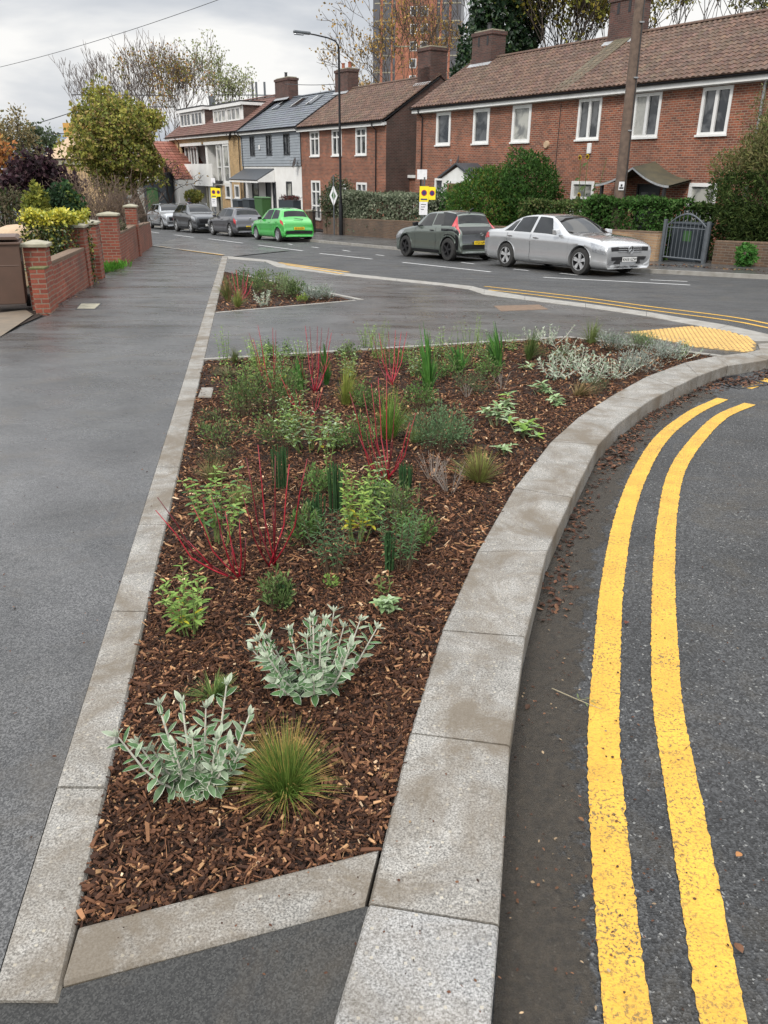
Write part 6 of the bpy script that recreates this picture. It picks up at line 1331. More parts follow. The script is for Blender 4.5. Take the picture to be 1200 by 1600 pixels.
# ------------------------------------------------------------------ people far down the street
def person(label,loc,rz,coat='cloth',h=1.72,bag=False):
    r_=thing('person',label,'person',loc,rz); s_=h/1.72
    V=[(0,0,.92),(0,0,1.12),(0,0,1.38),(0,0,1.48),(0,0,1.60),(0,.01,1.70),(.10,0,.86),(.11,.03,.48),(.12,.0,.07),(.12,-.12,.03),(-.10,0,.86),(-.11,-.10,.48),(-.12,.06,.09),(-.12,-.06,.03),(.19,0,1.40),(.26,-.02,1.12),(.24,-.14,.90),(.24,-.18,.82),(-.19,0,1.40),(-.25,.03,1.12),(-.24,-.05,.88),(-.24,-.07,.80)]
    E_=[(0,1),(1,2),(2,3),(3,4),(4,5),(0,6),(6,7),(7,8),(8,9),(0,10),(10,11),(11,12),(12,13),(2,14),(14,15),(15,16),(16,17),(2,18),(18,19),(19,20),(20,21)]
    Rr=[.15,.14,.16,.065,.095,.08,.10,.07,.05,.04,.10,.07,.05,.04,.07,.055,.04,.035,.07,.055,.04,.035]
    me=bpy.data.meshes.new('body'); me.from_pydata([tuple(c*s_ for c in v) for v in V],E_,[]); o=bpy.data.objects.new('body',me); COL.objects.link(o); o.parent=r_
    sk=o.modifiers.new('s','SKIN'); 
    for i,v in enumerate(me.skin_vertices[0].data if me.skin_vertices else []): v.radius=(Rr[i]*s_,Rr[i]*s_*.8)
    if me.skin_vertices: me.skin_vertices[0].data[0].use_root=True
    ss_=o.modifiers.new('u','SUBSURF'); ss_.levels=1; ss_.render_levels=1; me.materials.append(M['skin'])
    def shell(name,prof,mat,c=(0,0,0),sq=.75,n=14):
        mb=MB(); mb.lathe(prof,n,'z'); mb.v=[(x*s_+c[0],y*sq*s_+c[1],z*s_+c[2]) for x,y,z in mb.v]; return mb.build(name,mat,r_,smooth=True)
    shell('coat',[(.24,.62),(.23,.9),(.20,1.08),(.235,1.30),(.225,1.42),(.13,1.50),(.08,1.53)],coat)
    for sx,pts in ((1,[(.20,0,1.42),(.275,-.02,1.12),(.255,-.14,.88)]),(-1,[(-.20,0,1.42),(-.27,.03,1.12),(-.255,-.05,.86)])): mb=MB(); mb.tube([tuple(c*s_ for c in p) for p in pts],[.085*s_,.070*s_,.055*s_],10); mb.build('sleeve',coat,r_,smooth=True)
    for pts in ([(.10,0,.88),(.115,.03,.48),(.12,0,.08)],[(-.10,0,.88),(-.115,-.10,.48),(-.12,.06,.10)]): mb=MB(); mb.tube([tuple(c*s_ for c in p) for p in pts],[.115*s_,.085*s_,.07*s_],10); mb.build('trouser_leg','trouser',r_,smooth=True)
    shell('hair',[(.105,1.60),(.115,1.68),(.10,1.75),(.05,1.79),(.001,1.795)],'hair',c=(0,.015,0),sq=1.05)
    return r_
p=far(208,340,56); person('person in a long dark coat standing beyond the last tall brick pier',(p.x,56,gz(56)),R(20),'cloth',1.75)
p=STg(57.2,19.4,.07); person('person in a dark top behind the pale silver crossover',(p.x,p.y,p.z),R(200),'cloth',1.78)
# ------------------------------------------------------------------ railway masts and wires
def mast(label,pxc,y,ytop,th,arms,wires=True):
    v=far(pxc,ytop,y); zt=far(pxc,ytop,y).z; r_=thing('railway_mast',label,'mast',(v.x,y,gz(y)),0,'overhead line masts of the railway'); h=zt-gz(y); mb=MB(); mb.box(-th/2,th/2,-th/2,th/2,0,h); mb.build('post','gatepaint',r_)
    for (x0,x1,dz) in arms: mb=MB(); mb.box(x0,x1,-.06,.06,h-dz-.10,h-dz+.04); mb.build('boom','gatepaint',r_)
    return r_
mast('thick railway mast with a boom left of the yellow green tree',116,120,168,.5,[(0,14,-.2),(0,14,-1.6)])
mast('thin railway mast with insulators above the purple tree',58,120,196,.35,[(-2.2,.6,2.6),(-.3,.7,.2)])
mast('short thin railway mast right of the insulator mast',82,120,206,.45,[(-4,6,.2)])
mast('railway mast at the left end of the gantry behind the birch',331,130,150,.8,[(0,26,-.2),(0,26,2.4)])
for (a,l) in ((394,'first thin upright of the gantry behind the dormer roofs'),(400,'second thin upright of the gantry behind the dormer roofs'),(413,'third thin upright of the gantry behind the dormer roofs')): mast(l,a,130,128,.28,[])
def wire(label,pts,r_=.012,name='overhead_wire'):
    mb=MB(); a,c=pts; L_=(Vector(c)-Vector(a)).length; q=[]
    for i in range(17): t=i/16; v=Vector(a).lerp(Vector(c),t); v.z-=L_*.012*4*t*(1-t); q.append(v)
    mb.tube(q,r_,4); return tag(mb.build(name,'black'),label,'wire')
wire('long thin wire crossing the cloudy sky at the top left',(far(-60,118,60),far(420,-30,45)),.014)
wire('thin wire from the insulator mast towards the thick mast',(far(60,192,119),far(180,150,119)),.05)
wire('lower thin wire between the railway masts',(far(20,206,119.5),far(140,208,119.5)),.06)
wire('cable reaching the chimney of the grey boarded house',(far(446,131,64),far(530,131,60)),.02)
# ------------------------------------------------------------------ bed planting
def vfac(p,py):
    z=(Vector(p)-Vector((0,0,H))).dot(fw); return F/z*(math.cos(PIT)+(800-py)/F*math.sin(PIT))
def dims(bx,by,ty,wpx):
    p=at(bx,by,-.01); g=1.0 if by>900 else 1.12; return p,(by-ty)/vfac(p,(by+ty)/2)*g,wpx*pxm(p)*(1.05 if by>900 else 1.28)
def leaf(mb,p,d,n,L_,W_,col,rim=None,bend=.25,fold=.18,prof=((0,.06),(.22,.72),(.5,1.0),(.78,.66),(1,.03))):
    d=d.normalized(); s_=d.cross(n); s_=s_.normalized() if s_.length>1e-5 else d.orthogonal().normalized(); n=s_.cross(d).normalized(); rows=[]
    for t,w_ in prof:
        c=p+d*(L_*t)-n*(L_*bend*t*t); hw=W_*.5*w_; rows.append((c,hw,t))
    if rim is None:
        vs=[]
        for c,hw,t in rows: vs+=[c-s_*hw+n*(hw*fold),c,c+s_*hw+n*(hw*fold)]
        fs=[]
        for i in range(len(rows)-1):
            a=3*i; fs+=[(a,a+1,a+4,a+3),(a+1,a+2,a+5,a+4)]
        mb.add(vs,fs,col)
    else:
        vs=[]
        for c,hw,t in rows:
            k=.86 if .05<t<.95 else .55
            vs+=[c-s_*hw+n*(hw*fold*.6),c-s_*hw*k+n*(hw*fold),c,c+s_*hw*k+n*(hw*fold),c+s_*hw+n*(hw*fold*.6)]
        for i in range(len(rows)-1):
            a=5*i; sub=[vs[a+j] for j in range(10)]
            mb.add(sub,[(0,1,6,5),(3,4,9,8)],rim); mb.add(sub,[(1,2,7,6),(2,3,8,7)],col)
def plant(name,label,cat,p,group=None): return thing(name,label,cat,(p.x,p.y,p.z),0,group)
def silver_shrub(label,bx,by,ty,wpx,nst,small=False,stemlist=None):
    p,h,w_=dims(bx,by,ty,wpx); r_=plant('silver_shrub',label,'shrub',p,'silver leaved shrubs in the bed'); ms=MB(); ml=MB(); near=by>900
    for k in range(nst):
        if stemlist: fx_,fh=stemlist[k]; a=None; tip=Vector((fx_*w_,rng.uniform(-.25,.25)*w_,fh*h))
        else: a=2*PI*k/nst+rng.uniform(-.4,.4); e=rng.uniform(.08,.5); tip=Vector((math.cos(a)*w_*e,math.sin(a)*w_*e*.8,h*rng.uniform(.42,.86)))
        b0=Vector((tip.x*.18,tip.y*.18,-.01)); mid=b0.lerp(tip,.5)+Vector((tip.x*.12,tip.y*.12,-.02*h)); pts=[b0,b0.lerp(mid,.5)+Vector((tip.x*.06,tip.y*.06,0)),mid,mid.lerp(tip,.55),tip]
        sc=min(1,h/.30); ms.tube(pts,[.0045*sc,.004*sc,.0035*sc,.003*sc,.002*sc],5,cc((.66,.63,.55),.12))
        nl=9 if near else 7; L0=(.054 if near else .066)*max(.72,sc)
        for i in range(nl):
            t=.12+.88*i/(nl-1); q=pts[0].lerp(pts[2],t*2) if t<.5 else pts[2].lerp(pts[4],(t-.5)*2); ax_=(pts[4]-pts[2]).normalized(); a0=rng.random()*PI+i*PI/2
            for s_ in (0,1):
                aa=a0+s_*PI; o=ax_.orthogonal().normalized(); o=Matrix.Rotation(aa,3,ax_)@o; el=.25+t*.75 if t>.3 else .1
                d=(o+ax_*el+Vector((0,0,-.15*(1-t)))).normalized(); n_=(ax_-d*ax_.dot(d)).normalized(); LL=L0*(1.1-.32*t)*rng.uniform(.7,1.2); g=rng.choice([(.12,.22,.10),(.18,.28,.15),(.09,.18,.07),(.26,.34,.22)]) if t<.9 else (.36,.42,.31)
                leaf(ml,q,d,n_,LL,LL*(.52 if t<.45 else .40),cc(g,.15),rim=cc((.58,.62,.50),.10),bend=.12+.15*(1-t)) if near else leafq(ml,q,d,n_,LL,LL*.40,cc(rng.choice([(.36,.42,.32),(.24,.31,.22),(.46,.50,.40)]),.15))
        ax_=(pts[4]-pts[3]).normalized()
        for i in range(5 if near else 3):
            o=Matrix.Rotation(2*PI*i/5+k,3,ax_)@ax_.orthogonal().normalized(); d=(ax_*1.1+o*.6).normalized(); leaf(ml,pts[4]-ax_*.004,d,(ax_-o).normalized(),L0*.55,L0*.17,cc((.46,.51,.40),.12),rim=(.60,.64,.52) if near else None,bend=-.1)
    ms.build('stems','felt',r_); ml.build('leaves','felt',r_); return r_
def leafy(label,bx,by,ty,wpx,nst,cols,LL=.05,ratio=.34,step=.03,name='leafy_perennial',cat='plant',lean=1.0,yellow=0,stemcol=(.16,.22,.07),bare=.12,topd=True,up=.35):
    p,h,w_=dims(bx,by,ty,wpx); r_=plant(name,label,cat,p); ms=MB(); ml=MB()
    for k in range(nst):
        a=2*PI*k/nst+rng.uniform(-.5,.5); e=rng.uniform(.08,.46)*lean; hh=h*rng.uniform(.65,1.0); tip=Vector((math.cos(a)*w_*e,math.sin(a)*w_*e*.7,hh)); b0=Vector((tip.x*.35+rng.uniform(-.02,.02),tip.y*.35,-.01))
        mid=b0.lerp(tip,.5)+Vector((rng.uniform(-.015,.015),0,0)); ms.tube([b0,mid,tip],[.0032,.0025,.0012],4,cc(stemcol,.2),cap=False); n=max(3,int(hh/step)); ph=rng.random()*6
        for i in range(n):
            t=bare+(1-bare)*i/(n-1); q=b0.lerp(mid,t*2) if t<.5 else mid.lerp(tip,(t-.5)*2)
            for s_ in (0,PI):
                aa=ph+i*PI/2+s_+rng.uniform(-.3,.3); d=Vector((math.cos(aa),math.sin(aa),up*rng.uniform(.2,1.6)+t*.3-.15)).normalized(); l=LL*(1.1-.5*t)*rng.uniform(.7,1.15); c=rng.choice(cols)
                if yellow and t<.45 and rng.random()<yellow: c=(.62,.56,.06)
                leaf(ml,q,d,Vector((0,0,1)),l,l*ratio,cc(c,.2),bend=.3*rng.random()+.05)
    ms.build('stems','bark',r_); ml.build('leaves','leaf',r_); return r_
def tuft(label,bx,by,ty,wpx,n,cols,upright=.5,wd=.0028,droop=.5,name='grass_tuft',cat='grass',tipc=None,base_r=.12,group='ornamental grasses in the bed'):
    p,h,w_=dims(bx,by,ty,wpx); r_=plant(name,label,cat,p,group); mb=MB(); h*=1.05; ln_=Vector((rng.gauss(0,.12),rng.gauss(0,.10),0))*w_; lobes=[rng.random()*2*PI for _ in range(7)]; big_=n>400; ln_=Vector((-.04*w_,.02*w_,0)) if big_ else ln_
    for i in range(n):
        a=rng.choice(lobes)+rng.gauss(0,.45) if not big_ else rng.random()*2*PI+.25*math.sin(i*.9); e=(rng.random()**upright); R0=w_*.5*e*rng.uniform(.7,1.25); hh=h*(1-.45*e*e)*rng.uniform(.45,1.12); o=Vector((math.cos(a),math.sin(a),0)); b0=o*(w_*base_r*math.sqrt(rng.random()))*.8; L_=[]
        for t in (0,.33,.66,1.0): L_.append(b0+ln_*t*t+o*(R0*(t**1.5))+Vector((0,0,hh*(t-droop*e*t*t*.6)-.005)))
        s_=Vector((-o.y,o.x,0)); s_=(s_+rv()*.4).normalized(); w0=wd*rng.uniform(.7,1.2)*max(1,pxm(p)*340*.9); c=cc(rng.choice(cols),.2); vs=[]
        for q,k in zip(L_,(1,.9,.65,.12)): vs+=[q-s_*w0*k*.5,q+s_*w0*k*.5]
        if tipc and rng.random()<.65: 
            mb.add(vs[:6],[(0,1,3,2),(2,3,5,4)],c); mb.add(vs[4:],[(0,1,3,2)],cc(tipc,.2))
        else: mb.add(vs,[(0,1,3,2),(2,3,5,4),(4,5,7,6)],c)
    mb.build('blades','leaf',r_); return r_
def dogwood(label,bx,by,tips,rad=.0042,extra=4,shoots=True):
    p=at(bx,by,-.01); r_=plant('red_dogwood',label,'shrub',p,'red stemmed dogwoods in the beds'); base=Vector(p)
    k_=max(1,pxm(p)*1.562*.62/ (rad*2*.9)) if False else 1
    rr=max(rad,pxm(p)*.85)
    for i,(tx,ty,dy) in enumerate(tips):
        # the stem tip is a point at the given depth offset from the base
        t=far(tx,ty,p.y+dy)-p; L_=t.length; out_=Vector((t.x,t.y,0)); m=t*.45+out_*.18-Vector((0,0,L_*.07)); b0=Vector((rng.uniform(-.02,.02),rng.uniform(-.02,.02),-.01)); q=[b0,b0.lerp(m,.5)+out_*.04,m,m.lerp(t,.5)-Vector((out_.x*.03,out_.y*.03,0)),t]
        mb=MB(); c=cc(rng.choice([(.24,.007,.018),(.32,.011,.025),(.14,.007,.014)]),.15); mb.tube(q,[rr,rr*.9,rr*.8,rr*.65,rr*.42],6,c)
        for j in range(6):
            s=.2+.13*j; u_=s*4; a=q[int(u_)].lerp(q[min(4,int(u_)+1)],u_-int(u_)); d=rv(); mb.tube([a,a+d*rr*2.0+Vector((0,0,rr*1.5))],[rr*.55,rr*.15],4,c,cap=False)
        if i<8 and rng.random()<.6:
            a=q[1]; e=a+(t*.35)+Vector((rng.uniform(-.05,.05),rng.uniform(-.05,.05),.02)); mb.tube([a,a.lerp(e,.5)+Vector((0,0,.01)),e],[rr*.6,rr*.5,rr*.25],5,c)
        mb.build('stem','redstem',r_,smooth=True)
    return r_
def rosette(label,bx,by,ty,wpx,n,cols,LL=.07,name='sage_plant',ratio=.38,flat=.5):
    p,h,w_=dims(bx,by,ty,wpx); r_=plant(name,label,'plant',p); ml=MB(); ms=MB()
    for k in range(n):
        a=rng.random()*2*PI; e=rng.uniform(0,.32); c0=Vector((math.cos(a)*w_*e,math.sin(a)*w_*e*.8,h*rng.uniform(.15,.7)*(1-e))); ms.tube([(c0.x*.4,c0.y*.4,-.01),tuple(c0)],[.003,.002],4,(.22,.26,.14),cap=False)
        for i in range(6):
            aa=2*PI*i/6+rng.uniform(-.4,.4); d=Vector((math.cos(aa),math.sin(aa),rng.uniform(.1,1.1)*flat*1.6)).normalized(); l=LL*rng.uniform(.6,1.1); leaf(ml,c0,d,Vector((0,0,1)),l,l*ratio,cc(rng.choice(cols),.18),bend=.30,fold=.3)
    ms.build('stems','bark',r_); ml.build('leaves','felt',r_); return r_
def mound(label,bx,by,ty,wpx,n,cols,LL=.022,WW=.008,name='low_shrub',cat='shrub',dens=1,mat='leaf',shag=.3,group=None,st=(.10,.08,.05)):
    p,h,w_=dims(bx,by,ty,wpx); r_=plant(name,label,cat,p,group); ml=MB(); ms=MB(); k_=max(1,pxm(p)*150)
    for i in range(int(26)):
        a=rng.random()*2*PI; e=math.sqrt(rng.random())*.46; tip=Vector((math.cos(a)*w_*e,math.sin(a)*w_*e,h*math.sqrt(max(.1,1-(e*1.9)**2))*rng.uniform(.7,1.12))); ms.tube([(tip.x*.3,tip.y*.3,-.01),tuple(tip)],[.0025*k_,.001*k_],4,cc(st,.2),cap=False)
        m=int(n/26*(.72 if by<900 else 1))
        for j in range(m):
            t=rng.uniform(.35,1); q=Vector((tip.x*.3,tip.y*.3,0)).lerp(tip,t); v=rv(); q=q+v*rng.random()*.035*max(1,w_/.25); d=(v+Vector((tip.x*2,tip.y*2,.9))).normalized(); nn=rv(); leafq(ml,q,d,(nn-d*nn.dot(d)).normalized(),LL*rng.uniform(.7,1.3)*k_**.7,WW*rng.uniform(.7,1.3)*k_**.8,cc(rng.choice(cols),.22))
    ms.build('stems','bark',r_); ml.build('foliage',mat,r_); return r_
def rush(label,bx,by,ty,wpx,n,col=(.035,.085,.03)):
    p,h,w_=dims(bx,by,ty,wpx); r_=plant('cut_rushes',label,'plant',p,'bundles of clipped dark green stems'); mb=MB(); 
    for i in range(n):
        a=rng.random()*2*PI; e=math.sqrt(rng.random())*.42*w_; b0=Vector((math.cos(a)*e,math.sin(a)*e,-.01)); t=b0*1.15+Vector((rng.uniform(-.006,.006),0,h*rng.uniform(.8,1.04))); mb.tube([b0,t],[.0032*max(1,pxm(p)*190),.0026*max(1,pxm(p)*190)],4,cc(col,.35))
    mb.build('stalks','bark',r_); return r_
def twigs(label,bx,by,ty,wpx,n,col=(.26,.22,.19)):
    p,h,w_=dims(bx,by,ty,wpx); r_=plant('dry_twigs',label,'plant',p,'dry pale twiggy stalks'); mb=MB(); rr=.0016*max(1,pxm(p)*330)
    for i in range(n):
        a=rng.random()*2*PI; e=rng.uniform(.1,.5)*w_; t=Vector((math.cos(a)*e,math.sin(a)*e,h*rng.uniform(.5,1))); b0=Vector((t.x*.3,t.y*.3,0)); m=b0.lerp(t,.55); mb.tube([b0,m,t],[rr,rr*.8,rr*.4],4,cc(col,.25),cap=False)
        for j in range(2): d=(t-m)*rng.uniform(.4,.8)+rv()*h*.16; mb.tube([m,m+d],[rr*.6,rr*.3],4,cc(col,.25),cap=False)
    mb.build('stalks','bark',r_); return r_
FG=[(.14,.27,.07),(.14,.26,.07),(.08,.16,.045)]; LG=[(.24,.37,.09),(.30,.43,.12),(.16,.28,.06)]; DGn=[(.10,.165,.05),(.14,.22,.07),(.065,.11,.035),(.20,.27,.10)]; SG=[(.24,.35,.16),(.31,.42,.22),(.18,.27,.12),(.37,.46,.29)]; LIM=[(.28,.40,.08),(.35,.45,.10),(.20,.32,.06)]; SIL=[(.30,.35,.30),(.38,.42,.37),(.22,.28,.23),(.45,.48,.43)]
silver_shrub('silver edged shrub nearest the viewer, left of the olive grass tuft',305,1232,1105,195,16,stemlist=[(-.30,.40),(.20,.45),(-.10,.62),(.22,.68),(.38,.55),(-.46,.80),(-.40,.52),(-.24,.86),(-.16,.45),(-.04,.98),(.05,.72),(.13,.92),(.28,1.12),(.34,.80),(.46,.92),(.08,.30)])
silver_shrub('widest silver edged shrub in the middle foreground of the bed',492,1075,955,215,27)
tuft('olive and orange tipped grass tuft nearest the viewer',446,1238,1136,168,720,[(.15,.24,.045),(.20,.29,.06),(.10,.18,.035),(.16,.22,.05)],.62,.0026,.6,tipc=(.40,.29,.09),base_r=.14)
tuft('small bright green tuft between the two silver foreground shrubs',333,1090,1052,75,150,[(.13,.22,.06),(.20,.28,.08),(.09,.15,.05)],.5,.005,.5,name='low_plant',cat='plant')
leafy('light green upright leafy plant beside the granite strip near the front',300,990,885,105,9,LG,.062,.30,.028,yellow=.2,bare=.25)
rosette('grey green sage plant right of centre near the kerb',603,960,925,62,9,SG,.048,ratio=.5)
mound('dark low clump behind the foreground silver shrub',432,950,895,55,420,DGn,.03,.010,name='low_plant',cat='plant')
rush('short dark clipped stems behind the foreground silver shrub',446,948,905,22,16)
dogwood('red dogwood leaning far left over the granite strip',378,905,[(246,777,-.03),(243,797,-.08),(301,790,.05),(330,775,.12),(352,800,.1),(384,840,.05),(374,812,.0),(345,835,-.02)])
dogwood('upright red dogwood right of the left leaning dogwood',425,885,[(385,715,.08),(403,695,.12),(430,712,.10),(452,725,.14),(480,717,.05),(428,800,-.02),(378,770,.0)])
leafy('rounded green leafy plant with yellow lower leaves among the left red stems',342,850,752,105,12,LG+[(.12,.24,.09)],.058,.52,.045,yellow=.35,bare=.45,up=.1)
tuft('dry brown and green grass tuft near the granite strip',333,748,718,58,240,[(.22,.20,.08),(.30,.24,.11),(.14,.17,.06)],.6,.003,.3)
tuft('second dry grass tuft behind the rounded leafy plant',370,790,752,50,160,[(.22,.22,.08),(.30,.26,.11),(.16,.20,.06)],.6,.003,.4)
mound('dark green low clump by the strip above the dry tuft',350,690,655,72,620,DGn+[(.10,.15,.06)],.026,.010)
mound('olive low clump left of the upper dogwood',340,722,700,55,300,[(.10,.13,.05),(.16,.16,.08),(.07,.10,.04)],.024,.008)
leafy('grey green leafy shrub left of the central dogwood',485,705,645,130,16,SG+LG,.06,.42,.04,yellow=.08,bare=.3)
mound('big dark green shrub left of centre below the far edge',415,640,560,115,2000,DGn,.03,.012)
mound('dark shrub with fine leaves left of the big dark shrub',380,650,595,80,900,DGn+[(.09,.12,.06)],.026,.010)
mound('dark fine leaved clump between the two left dogwoods',440,700,640,85,900,DGn,.026,.010)
rush('bundle of clipped dark stems behind the upright left dogwood',440,762,705,24,30)
rush('tall bundle of clipped dark stems left of the yellowing plant',492,835,778,28,34)
rush('tall bundle of clipped dark stems behind the yellowing plant',527,800,732,22,28)
rush('bundle of clipped dark stems right of the central dogwood',633,762,727,20,30)
leafy('yellowing green leafy plant in the middle of the bed',556,845,742,95,11,LG+LIM,.062,.36,.036,yellow=.4,bare=.3)
leafy('dark green narrow leaved plant left of the kerb bend',520,895,812,100,13,[(.06,.13,.05),(.09,.17,.07),(.05,.10,.04)],.05,.20,.024,bare=.35,stemcol=(.12,.09,.06))
leafy('dark green narrow leaved plant right of the yellowing plant',632,888,800,90,14,[(.06,.13,.05),(.09,.18,.07),(.12,.20,.08)],.05,.22,.024,bare=.3,stemcol=(.12,.09,.06))
mound('dark twiggy shrub above the narrow leaved plants',615,825,765,110,1100,DGn+[(.12,.15,.09)],.024,.009)
leafy('small drooping seedling in front of the narrow leaved plants',598,925,900,30,3,[(.14,.2,.06)],.04,.4,.03)
dogwood('central red dogwood with the tall grass behind it',605,752,[(546,612,.1),(568,615,.2),(580,600,.25),(591,590,.3),(604,580,.2),(618,620,.1),(650,645,.05),(640,660,.1),(560,680,.0)])
leafy('small light plant at the foot of the central dogwood',595,760,712,38,5,SG,.04,.5,.035)
tuft('tall fresh green grass tuft behind the central dogwood',607,685,612,72,330,[(.15,.27,.05),(.20,.33,.07),(.11,.20,.04)],.8,.0035,.4)
tuft('arching fine grass right of the tall green tuft',648,690,640,60,180,[(.14,.20,.07),(.18,.24,.09)],.5,.002,.8)
mound('blue green fine leaved mound right of the central grass',687,705,638,88,2400,[(.13,.22,.10),(.17,.27,.14),(.09,.15,.07)],.028,.009)
twigs('pale dry twigs below the blue green mound',677,748,710,50,16)
twigs('pale dry twigs beside the olive clump',703,768,722,48,18)
tuft('olive green stubby clump near the right kerb',748,752,706,66,420,[(.22,.26,.07),(.28,.30,.09),(.20,.14,.07)],.7,.004,.15,name='low_plant',cat='plant')
rosette('small sage rosette nearest the kerb bend',786,708,688,40,6,SG,.06)
rosette('light green lambs ear clump left of the kerb',818,682,645,78,13,LG+SG,.085)
rosette('grey green lambs ear clump behind the nearer light green clump',775,665,622,62,12,SG,.08)
rosette('tall leaved pale clump between the two lambs ear clumps',792,642,608,36,6,SG+LG,.085)
rosette('lambs ear clump close to the inner kerb edge',868,632,615,46,8,SG,.07)
rosette('pale lambs ear clump below the silver drift',842,615,590,50,9,SG,.08)
tuft('brown dry grass tuft below the silver drift',902,618,596,52,200,[(.24,.17,.08),(.16,.14,.06),(.30,.22,.11)],.6,.003,.2)
mound('brown green fine clump beside the dry tuft',932,612,590,40,300,[(.10,.13,.06),(.16,.16,.09)],.024,.009)
for (bx,by,ty,wp,ns,lb) in ((868,590,548,72,13,'silver shrub at the left end of the silver drift'),(905,575,540,70,13,'silver shrub second from the left in the silver drift'),(858,538,508,56,10,'silver shrub at the back left near the far edging'),(886,552,528,50,9,'silver shrub behind the drift, second from left'),(925,596,556,76,13,'silver shrub in the front row of the drift'),(960,590,560,66,12,'silver shrub in the front row nearest the kerb'),(1062,560,530,56,10,'silver shrub at the right end by the tactile paving'),(832,532,514,44,8,'small silver shrub at the very back of the bed')):
    silver_shrub(lb,bx,by,ty,wp,ns)
mound('grey lavender mound in the middle of the silver drift',995,582,552,70,1500,SIL,.03,.006,name='lavender',cat='lavender',group='lavender mounds')
mound('grey lavender mound behind the silver drift',955,548,518,54,1200,SIL+[(.16,.22,.12)],.03,.006,name='lavender',cat='lavender',group='lavender mounds')
mound('green lavender mound left of the tactile paving tip',1000,545,522,54,1200,[(.14,.22,.10),(.20,.28,.13),(.25,.30,.18)],.03,.006,name='lavender',cat='lavender',group='lavender mounds')
mound('grey lavender mound near the tip of the bed',1035,562,535,60,1100,SIL,.03,.006,name='lavender',cat='lavender',group='lavender mounds')
mound('small dark green clump among the back silver plants',880,570,545,46,500,[(.08,.13,.05),(.12,.16,.07)],.024,.008)
tuft('fine green grass tuft standing highest at the back of the bed',923,537,500,42,240,[(.16,.22,.07),(.22,.26,.10)],.8,.0025,.4)
tuft('dark green upright grass right of the iris clumps',826,562,518,30,200,[(.10,.17,.05),(.15,.20,.06)],.9,.003,.25)
for (bx,by,ty,wp,lb) in ((668,612,528,56,'tall dark green iris clump at the back centre'),(718,580,535,46,'iris clump right of the tall dark iris'),(778,572,515,40,'bright iris clump at the back right of centre'),(470,610,558,26,'iris blades left of the upper dogwood'),(510,600,545,22,'iris blades inside the upper dogwood')):
    tuft(lb,bx,by,ty,wp,70,[(.08,.22,.05),(.12,.28,.06),(.06,.16,.04)],.9,.010,.25,name='iris_clump',cat='plant',group='iris clumps in the bed')
leafy('tall pale seed headed plant behind the iris clumps',732,572,502,60,9,LG,.05,.22,.04,bare=.3)
leafy('tall yellow green plant at the far edge left of the iris',592,560,505,54,12,LIM+LG,.06,.14,.03)
leafy('leafy sprig at the far left corner of the bed',352,572,515,26,5,LG,.05,.4,.03)
tuft('small dark grass tuft beside the far left sprig',366,568,542,32,170,[(.13,.17,.06),(.18,.19,.08)],.6,.003,.4)
tuft('low dry tuft in front of the far left sprig',355,588,568,38,140,[(.16,.19,.08),(.24,.22,.12)],.6,.003,.3)
leafy('pale green leafy plant right of the far left sprig',408,592,540,60,12,LG,.06,.5,.045,yellow=.1,bare=.25)
leafy('pale leafy plant with yellow leaves below the far edging',385,610,570,44,7,LG+LIM,.05,.5,.045,yellow=.3)
dogwood('tall thin red dogwood at the far left of the bed',428,612,[(389,520,.2),(395,528,.1),(403,508,.3),(426,512,.2),(431,516,.3),(444,560,.1)],.004)
dogwood('large upper red dogwood at the back left of centre',492,612,[(463,552,.0),(477,509,.3),(484,510,.4),(496,510,.4),(499,540,.1),(503,512,.5),(514,512,.5),(518,520,.4),(512,560,.1)])
dogwood('red dogwood between the lime grass and iris',612,600,[(582,525,.2),(592,520,.3),(607,518,.3),(618,516,.4),(627,518,.4),(636,518,.5),(600,545,.1)],.004)
dogwood('low red dogwood below the upper dogwood',483,655,[(437,585,.1),(447,600,.1),(462,610,.0),(498,612,.1),(505,605,.1)],.004)
tuft('lime green grass tuft right of the upper dogwood',541,632,570,50,240,[(.24,.29,.06),(.30,.33,.08),(.18,.22,.05)],.8,.003,.35)
mound('dark leafy clump at the far edging left of centre',543,560,538,36,400,DGn,.028,.012)
mound('low green clump behind the blue green mound',737,612,583,60,700,[(.09,.13,.06),(.13,.17,.08)],.024,.009)
twigs('pale dry stalks right of the iris clumps',783,608,578,24,9)
twigs('pale dry stalks in front of the iris clumps',730,620,600,30,8)
rosette('small grey sage below the back grass',825,577,560,32,5,SG,.06)
mound('low olive clump behind the dry tuft at the back',838,560,542,36,300,[(.12,.14,.06)],.022,.008)
mound('scattered low green leaves left of the big dark shrub',330,655,640,40,180,[(.10,.14,.06)],.022,.010)
rosette('fallen leafy rosette left of the central dogwood',425,600,575,60,8,SG+LG,.06)
leafy('pale seedling spike left of the yellowing plant',515,750,690,22,3,LG,.04,.4,.04)
rush('bundle of clipped stems below the yellowing plant',608,890,835,18,18)
mound('small low weed in front of the dark leaved plants',517,915,903,26,60,LG,.02,.012)
leafy('thin sprig at the right end of the silver drift',1070,556,534,30,5,LG+LIM,.05,.4,.03)
